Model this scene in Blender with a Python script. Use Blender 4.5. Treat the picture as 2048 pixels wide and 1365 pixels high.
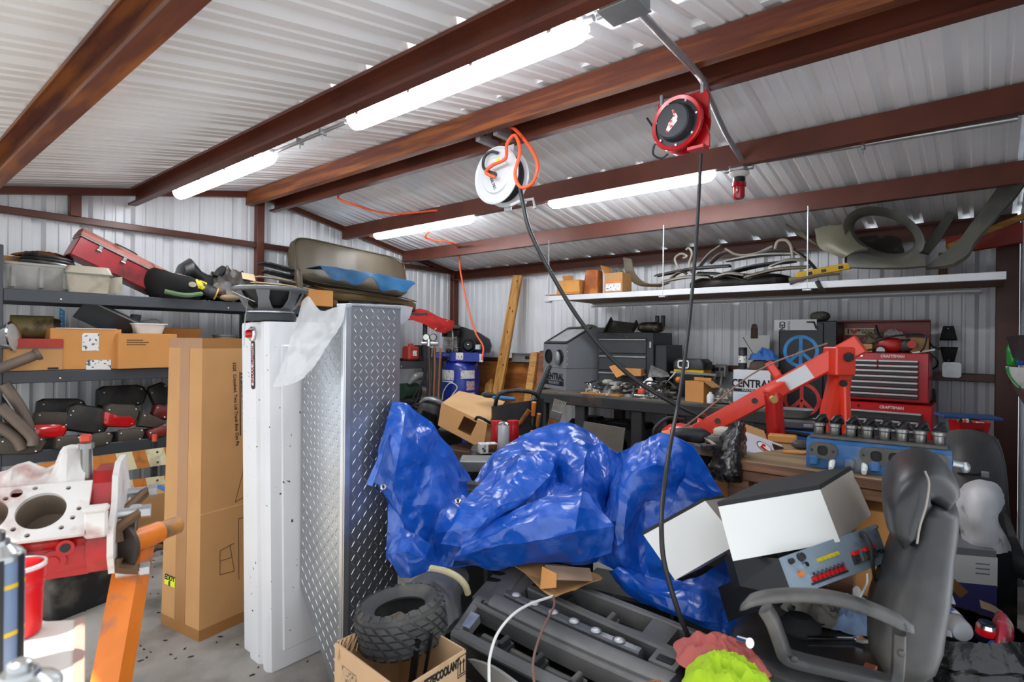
import bpy, bmesh, math, random
from mathutils import Vector as V, Matrix, noise
from mathutils.geometry import tessellate_polygon
for _o in list(bpy.data.objects): bpy.data.objects.remove(_o)
SC = bpy.context.scene; COL = SC.collection
pi = math.pi; sin, cos = math.sin, math.cos
# ---------------------------------------------------------------- camera
FPX, CH, YAW, ROLL = 1130.0, 1.45, math.radians(39.9), .0105
R3 = V((cos(YAW), sin(YAW), 0)); D3 = V((-sin(YAW), cos(YAW), 0)); U3 = V((0, 0, 1))
CR = R3*cos(ROLL)+U3*sin(ROLL); CU = -R3*sin(ROLL)+U3*cos(ROLL)
cam = bpy.data.cameras.new('camera'); co = bpy.data.objects.new('camera', cam); COL.objects.link(co)
cam.sensor_width = 36; cam.lens = 36*FPX/2048; cam.shift_y = (681-682.5)/2048*-1
cam.clip_start = .02
M_ = Matrix((CR, CU, -D3)).transposed().to_4x4(); M_.translation = (0, 0, CH); co.matrix_world = M_
cam.dof.use_dof = True; cam.dof.focus_distance = 3.6; cam.dof.aperture_fstop = 4.5
SC.camera = co
def at(px, py, x=None, y=None, z=None, d=None):
    q = D3+CR*((px-1024)/FPX)+CU*((681-py)/FPX)
    t = x/q.x if x is not None else y/q.y if y is not None else (z-CH)/q.z if z is not None else d
    return V((0, 0, CH))+q*t
# ---------------------------------------------------------------- light
wd = bpy.data.worlds.new('world'); SC.world = wd; wd.use_nodes = True
_b = wd.node_tree.nodes['Background']; _b.inputs[0].default_value = (.88, .94, 1, 1); _b.inputs[1].default_value = 1.3
_s = bpy.data.lights.new('sun', 'SUN'); _s.energy = 7; _s.angle = .01; _s.color = (1, .95, .86)
so = bpy.data.objects.new('sun', _s); COL.objects.link(so)
so.rotation_euler = V((.12, .40, -1.0)).to_track_quat('-Z', 'Y').to_euler()
SC.view_settings.view_transform = 'Standard'; SC.view_settings.look = 'None'
SC.view_settings.gamma = 1; SC.view_settings.exposure = .5; SC.view_settings.use_curve_mapping = False
LAMP = 25.0
# ---------------------------------------------------------------- materials
def lin(h):
    if isinstance(h, str):
        h = h.lstrip('#'); h = [int(h[i:i+2], 16)/255 for i in (0, 2, 4)]
    return tuple(c/12.92 if c <= .04045 else ((c+.055)/1.055)**2.4 for c in h)+(1,)
MATS = {}
def mat(name, col, rough=.5, metal=0., var=.12, vs=6., bump=0., bs=60., dirt=None, spec=.5, trans=0., alpha=1., emit=0., coat=0., stretch=None, gen=False):
    """colour with soft noise variation, optional dirt=(colour, amount 0..1, scale[, sharp]) patches and noise bump"""
    if name in MATS: return MATS[name]
    m = bpy.data.materials.new(name); MATS[name] = m; m.use_nodes = True
    nt = m.node_tree; N = nt.nodes; L = nt.links; p = N['Principled BSDF']
    c = lin(col); p.inputs['Roughness'].default_value = rough; p.inputs['Metallic'].default_value = metal
    p.inputs['Specular IOR Level'].default_value = spec
    if trans: p.inputs['Transmission Weight'].default_value = trans
    if coat: p.inputs['Coat Weight'].default_value = coat; p.inputs['Coat Roughness'].default_value = .12
    p.inputs['Alpha'].default_value = alpha
    if emit: p.inputs['Emission Color'].default_value = c; p.inputs['Emission Strength'].default_value = emit
    p.inputs['Base Color'].default_value = c
    tc = N.new('ShaderNodeTexCoord'); vec = tc.outputs['Generated' if gen else 'Object']
    if stretch:
        mp = N.new('ShaderNodeMapping'); mp.inputs['Scale'].default_value = stretch; L.new(vec, mp.inputs[0]); vec = mp.outputs[0]
    out = None
    def nz(scale, detail=4.):
        n = N.new('ShaderNodeTexNoise'); n.inputs['Scale'].default_value = scale; n.inputs['Detail'].default_value = detail; L.new(vec, n.inputs['Vector']); return n.outputs['Fac']
    if var:
        r = N.new('ShaderNodeMix'); r.data_type = 'RGBA'
        r.inputs['A'].default_value = tuple(x*(1-var) for x in c[:3])+(1,); r.inputs['B'].default_value = tuple(min(1, x*(1+var)) for x in c[:3])+(1,)
        mr = N.new('ShaderNodeMapRange'); mr.inputs[1].default_value = .32; mr.inputs[2].default_value = .68
        L.new(nz(vs), mr.inputs[0]); L.new(mr.outputs[0], r.inputs['Factor']); out = r.outputs['Result']
    if dirt:
        dc, amt, ds = dirt[:3]; sh = dirt[3] if len(dirt) > 3 else .06
        mr = N.new('ShaderNodeMapRange'); t = .72-.42*amt; mr.inputs[1].default_value = t-sh; mr.inputs[2].default_value = t+sh
        L.new(nz(ds, 6.), mr.inputs[0])
        r = N.new('ShaderNodeMix'); r.data_type = 'RGBA'; r.inputs['B'].default_value = lin(dc)
        if out: L.new(out, r.inputs['A'])
        else: r.inputs['A'].default_value = c
        L.new(mr.outputs[0], r.inputs['Factor']); out = r.outputs['Result']
    if out: L.new(out, p.inputs['Base Color'])
    if bump:
        b = N.new('ShaderNodeBump'); b.inputs['Strength'].default_value = bump; b.inputs['Distance'].default_value = .01
        L.new(nz(bs, 3.), b.inputs['Height']); L.new(b.outputs[0], p.inputs['Normal'])
    return m
def wood(name, c1, c2, scale=3., axis=(1, 12, 12), rough=.6):
    if name in MATS: return MATS[name]
    m = mat(name, c1, rough, var=0); nt = m.node_tree; N = nt.nodes; L = nt.links; p = N['Principled BSDF']
    tc = N.new('ShaderNodeTexCoord'); mp = N.new('ShaderNodeMapping'); mp.inputs['Scale'].default_value = axis; L.new(tc.outputs['Object'], mp.inputs[0])
    n = N.new('ShaderNodeTexNoise'); n.inputs['Scale'].default_value = scale; n.inputs['Detail'].default_value = 6; n.inputs['Distortion'].default_value = 1.2; L.new(mp.outputs[0], n.inputs['Vector'])
    cr = N.new('ShaderNodeValToRGB'); cr.color_ramp.elements[0].position = .35; cr.color_ramp.elements[1].position = .65
    cr.color_ramp.elements[0].color = lin(c2); cr.color_ramp.elements[1].color = lin(c1); L.new(n.outputs['Fac'], cr.inputs[0]); L.new(cr.outputs[0], p.inputs['Base Color'])
    return m
# ---------------------------------------------------------------- mesh builder
def frame(o, x, z=None, y=None):
    o, x = V(o), V(x).normalized()
    if z is not None:
        z = V(z); y = z.cross(x).normalized(); z = x.cross(y)
    else:
        y = V(y); z = x.cross(y).normalized(); y = z.cross(x)
    m = Matrix((x, y, z)).transposed().to_4x4(); m.translation = o; return m
def rot(rx=0, ry=0, rz=0):
    return Matrix.Rotation(rz, 4, 'Z') @ Matrix.Rotation(ry, 4, 'Y') @ Matrix.Rotation(rx, 4, 'X')
def trs(x, y, z, rx=0, ry=0, rz=0): return Matrix.Translation((x, y, z)) @ rot(rx, ry, rz)
def catmull(p, k, closed=False):
    p = [V(a) for a in p]; n = len(p); out = []
    if n < 3 or k < 2: return p
    for i in range(n if closed else n-1):
        if closed: a, b, c, d = p[(i-1) % n], p[i], p[(i+1) % n], p[(i+2) % n]
        else:
            b, c = p[i], p[i+1]; a = p[i-1] if i else b*2-c; d = p[i+2] if i+2 < n else c*2-b
        for j in range(k):
            t = j/k; out.append(.5*((2*b)+(c-a)*t+(2*a-5*b+4*c-d)*t*t+(3*b-a-3*c+d)*t**3))
    if not closed: out.append(p[-1])
    return out
class B:
    def __init__(s, T=None): s.v = []; s.f = []; s.mi = []; s.cur = 0; s.T = T or Matrix()
    def add(s, vs, fs):
        o = len(s.v); T = s.T; s.v += [T @ V(a) for a in vs]
        s.f += [tuple(i+o for i in f) for f in fs]; s.mi += [s.cur]*len(fs); return s
    def box(s, c, d, bev=0., M=None):
        h = [a/2 for a in d]; b = min(bev, min(h)*.95); P = []; idx = {}
        if b <= 0:
            vs = [(x*h[0], y*h[1], z*h[2]) for x in (-1, 1) for y in (-1, 1) for z in (-1, 1)]
            fs = [(0, 1, 3, 2), (4, 6, 7, 5), (0, 4, 5, 1), (2, 3, 7, 6), (0, 2, 6, 4), (1, 5, 7, 3)]
        else:
            vs = []
            for x in (-1, 1):
                for y in (-1, 1):
                    for z in (-1, 1):
                        for k in range(3):
                            q = [x*h[0], y*h[1], z*h[2]]; sg = (x, y, z)
                            for j in range(3):
                                if j != k: q[j] -= sg[j]*b
                            idx[(x, y, z, k)] = len(vs); vs.append(q)
            fs = []
            def flip(f, sg): return f if sg > 0 else f[::-1]
            for sg in (-1, 1):
                fs.append(flip([idx[(sg, a, c_, 0)] for a, c_ in ((-1, -1), (1, -1), (1, 1), (-1, 1))], sg))
                fs.append(flip([idx[(a, sg, c_, 1)] for a, c_ in ((-1, -1), (-1, 1), (1, 1), (1, -1))], sg))
                fs.append(flip([idx[(a, c_, sg, 2)] for a, c_ in ((-1, -1), (1, -1), (1, 1), (-1, 1))], sg))
            for a in (-1, 1):
                for b_ in (-1, 1):
                    fs.append(flip([idx[(a, b_, -1, 0)], idx[(a, b_, -1, 1)], idx[(a, b_, 1, 1)], idx[(a, b_, 1, 0)]], a*b_))
                    fs.append(flip([idx[(a, -1, b_, 0)], idx[(a, 1, b_, 0)], idx[(a, 1, b_, 2)], idx[(a, -1, b_, 2)]], a*b_))
                    fs.append(flip([idx[(-1, a, b_, 1)], idx[(-1, a, b_, 2)], idx[(1, a, b_, 2)], idx[(1, a, b_, 1)]], a*b_))
                    for c_ in (-1, 1): fs.append(flip([idx[(a, b_, c_, 0)], idx[(a, b_, c_, 1)], idx[(a, b_, c_, 2)]], a*b_*c_))
        M = M or Matrix(); c = V(c)
        return s.add([c+(M @ V(a)) for a in vs], fs)
    def hexa(s, p):
        """8 corners: bottom loop 4 then top loop 4"""
        return s.add(p, [(3, 2, 1, 0), (4, 5, 6, 7), (0, 1, 5, 4), (1, 2, 6, 5), (2, 3, 7, 6), (3, 0, 4, 7)])
    def rings(s, R, caps=True, closed=False, wrap=True):
        n = len(R[0]); vs = [p for r in R for p in r]; fs = []
        m = len(R)
        for i in range(m if closed else m-1):
            for j in range(n if wrap else n-1):
                a, b_ = i*n+j, i*n+(j+1) % n; c, d = ((i+1) % m)*n+(j+1) % n, ((i+1) % m)*n+j
                fs.append((a, b_, c, d))
        if caps and not closed: fs += [tuple(range(n))[::-1], tuple(range((m-1)*n, m*n))]
        return s.add(vs, fs)
    def tube(s, pts, r, n=8, k=1, closed=False, caps=True, flat=1.):
        pts = catmull(pts, k, closed); m = len(pts)
        rad = r if callable(r) else (lambda t: r) if not isinstance(r, (list, tuple)) else (lambda t: r[min(int(t*(len(r)-1)), len(r)-2)]*(1-(t*(len(r)-1)-min(int(t*(len(r)-1)), len(r)-2)))+r[min(int(t*(len(r)-1)), len(r)-2)+1]*(t*(len(r)-1)-min(int(t*(len(r)-1)), len(r)-2)))
        up = None; R = []
        for i, p in enumerate(pts):
            if closed: t = pts[(i+1) % m]-pts[i-1]
            else: t = pts[min(i+1, m-1)]-pts[max(i-1, 0)]
            if t.length < 1e-9: t = V((0, 0, 1))
            t.normalize()
            if up is None: up = V((0, 0, 1)) if abs(t.z) < .9 else V((1, 0, 0))
            u = (up-t*up.dot(t))
            if u.length < 1e-6: u = t.orthogonal()
            u.normalize(); w = t.cross(u); up = u; a = rad(i/max(1, m-1))
            R.append([p+u*(cos(2*pi*j/n)*a*flat)+w*(sin(2*pi*j/n)*a) for j in range(n)])
        return s.rings(R, caps, closed)
    def cyl(s, p0, p1, r0, r1=None, n=20, caps=True): return s.tube([p0, p1], [r0, r0 if r1 is None else r1], n, caps=caps)
    def lathe(s, prof, n=28, caps=True, a0=0., a1=2*pi, sq=1.):
        """profile [(r, z)] about local Z; sq squashes Y"""
        full = abs(a1-a0-2*pi) < 1e-6; m = n if full else n+1
        R = [[V((r*cos(a0+(a1-a0)*j/n), sq*r*sin(a0+(a1-a0)*j/n), z)) for j in range(m)] for r, z in prof]
        return s.rings(R, caps, wrap=full)
    def plate(s, outer, holes=(), d=.01, z0=0.):
        """polygon in local XY with holes, thickened z0..z0+d"""
        def area(p): return sum(p[i][0]*p[(i+1) % len(p)][1]-p[(i+1) % len(p)][0]*p[i][1] for i in range(len(p)))
        loops = [list(outer) if area(outer) > 0 else list(outer)[::-1]]+[list(h) if area(h) < 0 else list(h)[::-1] for h in holes]
        flat = [V((a[0], a[1], 0)) for l in loops for a in l]; n = len(flat)
        if not holes and len(outer) <= 4: tris = [tuple(range(n))]
        else:
            tris = []
            for t in tessellate_polygon([[V((a[0], a[1], 0)) for a in l] for l in loops]):
                a, b_, c = [flat[i] for i in t]
                cr = (b_-a).cross(c-a).z
                if abs(cr) > 1e-14: tris.append(t if cr > 0 else t[::-1])
        vs = [(p.x, p.y, z0+d) for p in flat]+[(p.x, p.y, z0) for p in flat]
        fs = [tuple(t) for t in tris]+[tuple(i+n for i in t[::-1]) for t in tris]; o = 0
        for l in loops:
            k = len(l)
            fs += [(o+i+n, o+(i+1) % k+n, o+(i+1) % k, o+i) for i in range(k)]; o += k
        return s.add(vs, fs)
    def grid(s, fn, nu, nv, th=0., wrapu=False):
        """surface fn(u,v) u,v in 0..1; th > 0 gives it thickness"""
        mu = nu if wrapu else nu+1
        P = [[V(fn(i/nu, j/nv)) for j in range(nv+1)] for i in range(mu)]
        vs = [p for r in P for p in r]; w = nv+1; q = []
        for i in range(nu):
            for j in range(nv):
                i2 = (i+1) % mu; q.append((i*w+j, i2*w+j, i2*w+j+1, i*w+j+1))
        if th:
            N_ = []
            for i in range(mu):
                for j in range(nv+1):
                    a = P[(i+1) % mu][j] if wrapu else P[min(i+1, nu)][j]; b_ = P[i-1][j] if (wrapu or i) else P[0][j]
                    c = P[i][min(j+1, nv)]; d = P[i][max(j-1, 0)]; nn = (a-b_).cross(c-d)
                    N_.append(nn.normalized() if nn.length > 1e-12 else V((0, 0, 1)))
            k = len(vs); vs = vs+[p-nn*th for p, nn in zip(vs, N_)]
            fs = q+[tuple(i+k for i in f[::-1]) for f in q]
            for i in range(nu):
                i2 = (i+1) % mu
                fs += [(i*w, i*w+k, i2*w+k, i2*w), (i2*w+nv, i2*w+nv+k, i*w+nv+k, i*w+nv)]
            if not wrapu:
                for j in range(nv):
                    fs += [(j+1, j+1+k, j+k, j), (nu*w+j, nu*w+j+k, nu*w+j+1+k, nu*w+j+1)]
            q = fs
        return s.add(vs, q)
    def ell(s, c, r, n=14, e=1., M=None):
        """(super)ellipsoid; e < 1 is boxier"""
        c = V(c); M = M or Matrix(); r = r if not isinstance(r, (int, float)) else (r,)*3
        def pw(a): return math.copysign(abs(a)**e, a)
        R = []
        for i in range(1, n//2+1):
            ph = -pi/2+pi*i/(n//2+1)
            R.append([c+(M @ V((r[0]*pw(cos(ph))*pw(cos(2*pi*j/n)), r[1]*pw(cos(ph))*pw(sin(2*pi*j/n)), r[2]*pw(sin(ph))))) for j in range(n)])
        return s.rings(R, True)
    def obj(s, name, mats, parent=None, smooth=35, world=False):
        me = bpy.data.meshes.new(name)
        vs = s.v
        if world and parent is not None:
            inv = parent.matrix_world.inverted() if parent.parent is None else TM(parent).inverted(); vs = [inv @ a for a in vs]
        me.from_pydata([tuple(a) for a in vs], [], s.f)
        mats = mats if isinstance(mats, (list, tuple)) else [mats]
        for m in mats: me.materials.append(m)
        me.polygons.foreach_set('material_index', s.mi)
        if smooth:
            me.polygons.foreach_set('use_smooth', [True]*len(me.polygons))
            me.update(); me.set_sharp_from_angle(angle=math.radians(smooth))
        me.update()
        o = bpy.data.objects.new(name, me); COL.objects.link(o)
        if parent is not None: o.parent = parent
        return o
def TM(o):
    m = o.matrix_basis.copy()
    while o.parent: o = o.parent; m = o.matrix_basis @ m
    return m
def props(o, label, cat, group=None, kind=None):
    if label: o['label'] = label
    if cat: o['category'] = cat
    if group: o['group'] = group
    if kind: o['kind'] = kind
    return o
def thing(name, label, cat, M, group=None):
    """Empty at a thing's base; M is a location or a 4x4 frame"""
    o = bpy.data.objects.new(name, None); COL.objects.link(o); o.empty_display_size = .1
    if not isinstance(M, Matrix): M = Matrix.Translation(V(M))
    o.matrix_basis = M; o.matrix_world = M
    return props(o, label, cat, group)
def one(b, name, mats, label, cat, group=None, smooth=35, kind=None):
    """a thing that is one mesh authored in world space; origin goes to its base"""
    if not b.v: return None
    lo = [min(a[i] for a in b.v) for i in range(3)]; hi = [max(a[i] for a in b.v) for i in range(3)]
    c = V(((lo[0]+hi[0])/2, (lo[1]+hi[1])/2, lo[2])); b.v = [a-c for a in b.v]
    o = b.obj(name, mats, None, smooth); o.location = c; o.matrix_world = Matrix.Translation(c)
    return props(o, label, cat, group, kind)
def struct(b, name, mats, smooth=35):
    o = b.obj(name, mats, None, smooth); o['kind'] = 'structure'; return o
def dup(root, M, label=None, group=None):
    """copy of a thing with copies of its parts and sub-parts"""
    r = root.copy(); COL.objects.link(r); r.matrix_basis = M if isinstance(M, Matrix) else Matrix.Translation(V(M)); r.matrix_world = r.matrix_basis
    if label: r['label'] = label
    if group: r['group'] = group
    def kids(a, b_):
        for ch in list(a.children):
            c = ch.copy(); COL.objects.link(c); c.parent = b_; kids(ch, c)
    kids(root, r)
    return r
def text(body, M, size, m, parent, name='lettering', ext=.0008, bold=0., sx=1., world=True, shear=0., align='CENTER'):
    """lettering as mesh in the XY plane of M (reading along +X, up +Y, facing +Z)"""
    cu = bpy.data.curves.new('t', 'FONT'); cu.body = body; cu.size = size; cu.extrude = ext; cu.offset = bold; cu.align_x = align; cu.align_y = 'CENTER'; cu.shear = shear; cu.resolution_u = 3; cu.space_line = .8
    o = bpy.data.objects.new('t', cu); COL.objects.link(o)
    dg = bpy.context.evaluated_depsgraph_get(); dg.update()
    me = bpy.data.meshes.new_from_object(o.evaluated_get(dg)); bpy.data.objects.remove(o); bpy.data.curves.remove(cu)
    b = B(M @ Matrix.Diagonal((sx, 1, 1, 1))); b.add([v.co.copy() for v in me.vertices], [tuple(p.vertices) for p in me.polygons]); bpy.data.meshes.remove(me)
    return b.obj(name, m, parent, 0, world=world)
def circ(cx, cy, r, n=16, ry=None, a0=0.): return [(cx+r*cos(2*pi*i/n+a0), cy+(ry or r)*sin(2*pi*i/n+a0)) for i in range(n)]
def rrect(w, h, r, n=4, cx=0, cy=0):
    out = []
    for qx, qy, a in ((1, 1, 0), (-1, 1, 90), (-1, -1, 180), (1, -1, 270)):
        for i in range(n+1):
            t = math.radians(a+90*i/n); out.append((cx+qx*(w/2-r)+r*cos(t), cy+qy*(h/2-r)+r*sin(t)))
    return out
def nz3(p, s=1., seed=0.): return noise.noise(V(p)*s+V((seed*7.3, seed*3.1, seed*5.7)))
def hollow_box(b, w, d, h, t=.004, floor=True):
    """open-topped box, base centre at origin"""
    b.box((0, -d/2+t/2, h/2), (w, t, h)); b.box((0, d/2-t/2, h/2), (w, t, h))
    b.box((-w/2+t/2, 0, h/2), (t, d-2*t, h)); b.box((w/2-t/2, 0, h/2), (t, d-2*t, h))
    if floor: b.box((0, 0, t/2), (w-2*t, d-2*t, t))
    return b
rnd = random.Random(7)
def loft(b, levels, caps=True):
    """levels [(outline2d, z)] with equal point counts"""
    return b.rings([[V((x, y, z)) for x, y in o] for o, z in levels], caps)
def scaled(o, k, dx=0., dy=0.): return [(x*k+dx, y*k+dy) for x, y in o]
def rag_b(c, rx, ry, h, seed, folds=1., M=None, th=.005, nu=22, nv=56, rag=.2, flat=2.):
    """crumpled cloth lying in a heap: polar sheet with ridged folds"""
    b = B((Matrix.Translation(V(c)) if M is None else M))
    def fn(u, v):
        a = 2*pi*v; ca, sa = cos(a), sin(a)
        k = 1+rag*nz3((ca*1.3, sa*1.3, 0), 1.6, seed)
        x, y = rx*u*k*ca, ry*u*k*sa
        f = 0.
        for s_, w in ((2.2, .5), (4.5, .3), (9., .15)):
            f += w*(1-2*abs(nz3((x/rx, y/ry, 0), s_, seed+s_)))
        z = h*max(0., (1-u**flat))*.62+h*folds*.42*f*(1-.75*u**4)
        return V((x, y, max(z, .004)))
    b.grid(fn, nu, nv, th); return b
def carton(t, w, d, h, m, tape=None, bev=.003):
    """closed carton parts under thing t; front is -Y"""
    b = B(); b.box((0, 0, h/2), (w, d, h), bev); b.obj('carton_body', m, t)
    if tape:
        b = B(); b.box((0, 0, h+.0006), (.05, d+.003, .0012)); b.box((0, -d/2-.0006, h-.04), (.05, .0012, .08)); b.obj('tape', tape, t)
def label_patch(t, m, x, z, w, h, y, rz=0., name='label', lab=None):
    """flat printed patch on a front (-Y) face"""
    b = B(trs(x, y, z, pi/2)); b.plate([(-w/2, -h/2), (w/2, -h/2), (w/2, h/2), (-w/2, h/2)], d=.0008); o = b.obj(name, m, t, 0)
    if lab: o['label'] = lab
    return o
def FA(p, rz=0., tilt=0., pitch=0.):
    """frame for things on the gable wall side: local x = world +Y, local -Y faces the room"""
    return Matrix.Translation(V(p)) @ rot(rz=pi/2) @ rot(rz=rz) @ rot(ry=tilt) @ rot(rx=pitch)
_cr = random.Random(11); CRE = [(V((_cr.gauss(0, 1), _cr.gauss(0, 1), _cr.gauss(0, 1))).normalized(), _cr.random()*6) for _ in range(9)]
def crease(p, f):
    """straight sharp folds: sum of warped triangle waves"""
    q = V(p)+V((nz3(p, 1.7, 1), nz3(p, 1.7, 2), nz3(p, 1.7, 3)))*.22; h = 0.
    for i, (n, ph) in enumerate(CRE):
        x = (n.dot(q)*f*(.6+.22*i)+ph) % 1.; h += (abs(2*x-1)-.5)/(1+.35*i)
    return h*.45
def net(b, rows, k=4, amp=0., sc=6., seed=0., th=.003, fold=0., ff=3.):
    """smooth surface through a control net (rows of points); fold > 0 makes it angular with sharp creases"""
    def lerp_(p): return [p[i].lerp(p[i+1], j/k) for i in range(len(p)-1) for j in range(k)]+[p[-1]]
    def f(p):
        c = catmull(p, k)
        return [a.lerp(d, .85) for a, d in zip(c, lerp_(p))] if fold else c
    A_ = [f([V(p) for p in r]) for r in rows]; Bm = list(zip(*A_)); C_ = [f(list(c)) for c in Bm]
    nu, nv = len(C_)-1, len(C_[0])-1
    def fn(u, v):
        i, j = round(u*nu), round(v*nv); p = C_[i][j]
        if amp or fold:
            a = C_[min(i+1, nu)][j]-C_[max(i-1, 0)][j]; c = C_[i][min(j+1, nv)]-C_[i][max(j-1, 0)]; n = a.cross(c)
            n = n.normalized() if n.length > 1e-9 else V((0, 0, 1))
            h = 0.
            for s_, w in ((1, .6), (2.3, .3), (5, .14)): h += w*(1-2.2*abs(nz3(p, sc*s_, seed+s_)))
            p = p+n*(amp*(h-.35)+fold*(crease(p, ff)+.16*crease(p+V((3.1, 1.7, .4)), ff*2.6)))
        return p
    b.grid(fn, nu, nv, th); return b
def quadpt(Q, u, v): return (Q[0]*(1-u)+Q[1]*u)*(1-v)+(Q[3]*(1-u)+Q[2]*u)*v
def qpatch(b, Q, u0, u1, v0, v1, off=.0012):
    """thin patch on the quad Q (p00 p10 p11 p01, facing the viewer)"""
    n = (Q[1]-Q[0]).cross(Q[3]-Q[0]).normalized()*off
    P = [quadpt(Q, u, v) for u, v in ((u0, v0), (u1, v0), (u1, v1), (u0, v1))]
    return b.hexa([p for p in P]+[p+n for p in P])
def qframe(Q, u, v, up=(0, 0, 1), rz=0., off=.0016):
    n = (Q[1]-Q[0]).cross(Q[3]-Q[0]).normalized(); x = (Q[1]-Q[0]).normalized()
    return frame(quadpt(Q, u, v)+n*off, x, n) @ rot(rz=rz)
# ================================================================ the shell
XA, YB, XC, YF = -5.66, 5.50, .125, -.05
RZ, RY, SL = 2.94, 2.72, .19
def roofz(y): return RZ-SL*abs(y-RY)
m_wall = mat('white_wall_sheet', '#e6e8ea', .34, .0, .04, 3., spec=.6)
m_roof = mat('pale_roof_sheet', '#f3f3f3', .19, .0, .04, 2., spec=.9)
m_red = mat('red_oxide_steel', '#5a2a1b', .42, .1, .15, 5., bump=.08, bs=220, dirt=('#6a3421', .25, 3., .2))
m_rust = mat('rusty_red_oxide_steel', '#602f1f', .48, .1, .2, 4., bump=.1, bs=180, dirt=('#8f5120', .46, 1.6, .09), stretch=(1.0, 9, 14))
m_girt = mat('brown_girt_steel', '#553025', .35, .15, .1, 4.)
m_floor = mat('dusty_concrete', '#a19c95', .8, 0, .16, 2.5, .12, 90, dirt=('#5d564e', .3, 3.1, .14))
m_galv = mat('galvanised_conduit', '#b9bcbe', .35, .75, .1, 20.)
def ribs(L, pitch=.305, off=0.):
    """sheet profile: (u, depth) with a deep rib and two small ones per pitch"""
    P = []; u = -pitch+off
    while u < L:
        for a, d in ((0, 0), (.026, .034), (.066, .034), (.092, 0), (.145, 0), (.153, .008), (.167, .008), (.175, 0), (.225, 0), (.233, .008), (.247, .008), (.255, 0)):
            if 0 <= u+a <= L: P.append((u+a, d))
        u += pitch
    if P[0][0] > 0: P = [(0, 0)]+P
    P.append((L, 0)); return P
def sheet(b, P, fn0, fn1):
    b.rings([[fn0(u, d) for u, d in P], [fn1(u, d) for u, d in P]], caps=False, wrap=False)
b = B(); pr = ribs(5.55, off=.1)
sheet(b, pr, lambda u, d: V((XA-.03-d, YF+u, 0)), lambda u, d: V((XA-.03-d, YF+u, roofz(YF+u)+.02)))
struct(b, 'wall_left', m_wall, 20)
b = B(); pr = ribs(XC-XA+.1, off=.16)
sheet(b, pr, lambda u, d: V((XA-.05+u, YB+.05+d, 0)), lambda u, d: V((XA-.05+u, YB+.05+d, roofz(YB)+.0)))
struct(b, 'wall_back', m_wall, 20)
m_wallb = mat('bluish_wall_sheet', '#c9d2dc', .35, 0, .06, 3.)
b = B(); pr = ribs(3.3, off=.05)
sheet(b, pr, lambda u, d: V((XC+.07+d, 2.25+u, 0)), lambda u, d: V((XC+.07+d, 2.25+u, roofz(2.25+u)+.02)))
struct(b, 'wall_right', m_wallb, 20)
# front wall: wide door opening the camera stands in; only its unseen lintel and far jamb panel, built to block the sun
b = B(); b.box((-2.75, YF-.03, 2.3), (5.9, .03, .26)); b.box((-5.35, YF-.03, 1.1), (.7, .03, 2.2))
struct(b, 'wall_front', m_wall, 0)
b = B(); b.box((-2.9, 2.6, -.05), (7.4, 8.2, .1)); struct(b, 'floor', m_floor, 0)
pr = ribs(6.3, off=.21)
for nm, ya, yb in (('ceiling', RY, 5.72), ('ceiling', RY, -.3)):
    b = B(); sheet(b, pr, lambda u, d: V((XA-.2+u, ya, roofz(ya)+.005+d)), lambda u, d: V((XA-.2+u, yb, roofz(yb)+.005+d)))
    struct(b, nm, m_roof, 20)
b = B(); b.plate([(RY-.16, RZ+.02-SL*.16), (RY, RZ+.02), (RY+.16, RZ+.02-SL*.16), (RY+.16, RZ+.045-SL*.16), (RY, RZ+.045), (RY-.16, RZ+.045-SL*.16)], d=6.3)
b.v = [V((XA-.2+a.z, a.x, a.y)) for a in b.v]; struct(b, 'ridge_cap', m_roof, 0)
def cee(y, zt, h, side, m, x0=XA+.02, x1=XC+.05, fl=.06):
    """lipped C purlin along X; side = +1 opens towards +Y (web faces -Y)"""
    t = .004; s = side; p = [(0, 0), (fl, 0), (fl, .018), (fl-t, .018), (fl-t, t), (t, t), (t, h-t), (fl-t, h-t), (fl-t, h-.018), (fl, h-.018), (fl, h), (0, h)]
    b = B(); b.plate([(s*a, c) for a, c in p], d=x1-x0); b.v = [V((x0+a.z, y+a.x, zt-h+a.y)) for a in b.v]
    return struct(b, 'roof_beam', m, 30)
cee(.635, roofz(.565), .18, -1, m_rust, fl=.07)
cee(1.655, roofz(1.595), .14, -1, m_red)
cee(2.60, 2.915, .136, 1, m_rust)
cee(2.90, 2.905, .145, -1, m_red)
cee(3.70, roofz(3.76)-.002, .14, 1, m_red)
cee(4.57, roofz(4.63)-.002, .135, 1, m_red)
cee(5.49, roofz(5.49)-.002, .13, -1, m_red)
cee(.02, roofz(.02)-.002, .13, 1, m_red)
b = B(); P0 = at(0, 408, x=XA+.03)
b.box((XA+.02, 2.73, 2.398), (.05, 5.5, .055), .004); struct(b, 'girt', m_girt)
b = B(); b.box((XA+.02, 2.73, 1.2), (.05, 5.5, .055), .004); struct(b, 'girt', m_girt)
b = B(); b.box(((XA+XC)/2, YB+.01, 1.215), (XC-XA, .06, .06), .004); struct(b, 'girt', m_girt)
b = B(); b.box((XC+.04, 3.85, 1.215), (.05, 3.3, .06), .004); struct(b, 'girt', m_girt)
for y, z0, z1, w in ((2.735, 0, 2.86, .075), (at(148, 390, x=XA).y, 2.42, 2.6, .075), (YB-.02, 0, 2.42, .1)):
    b = B(); b.box((XA+.03, y, (z0+z1)/2), (.07, w, z1-z0), .004); struct(b, 'column', m_red)
b = B(); b.box((XC+.0, YB-.02, 1.2), (.13, .1, 2.4), .004); struct(b, 'column', m_girt)
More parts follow.
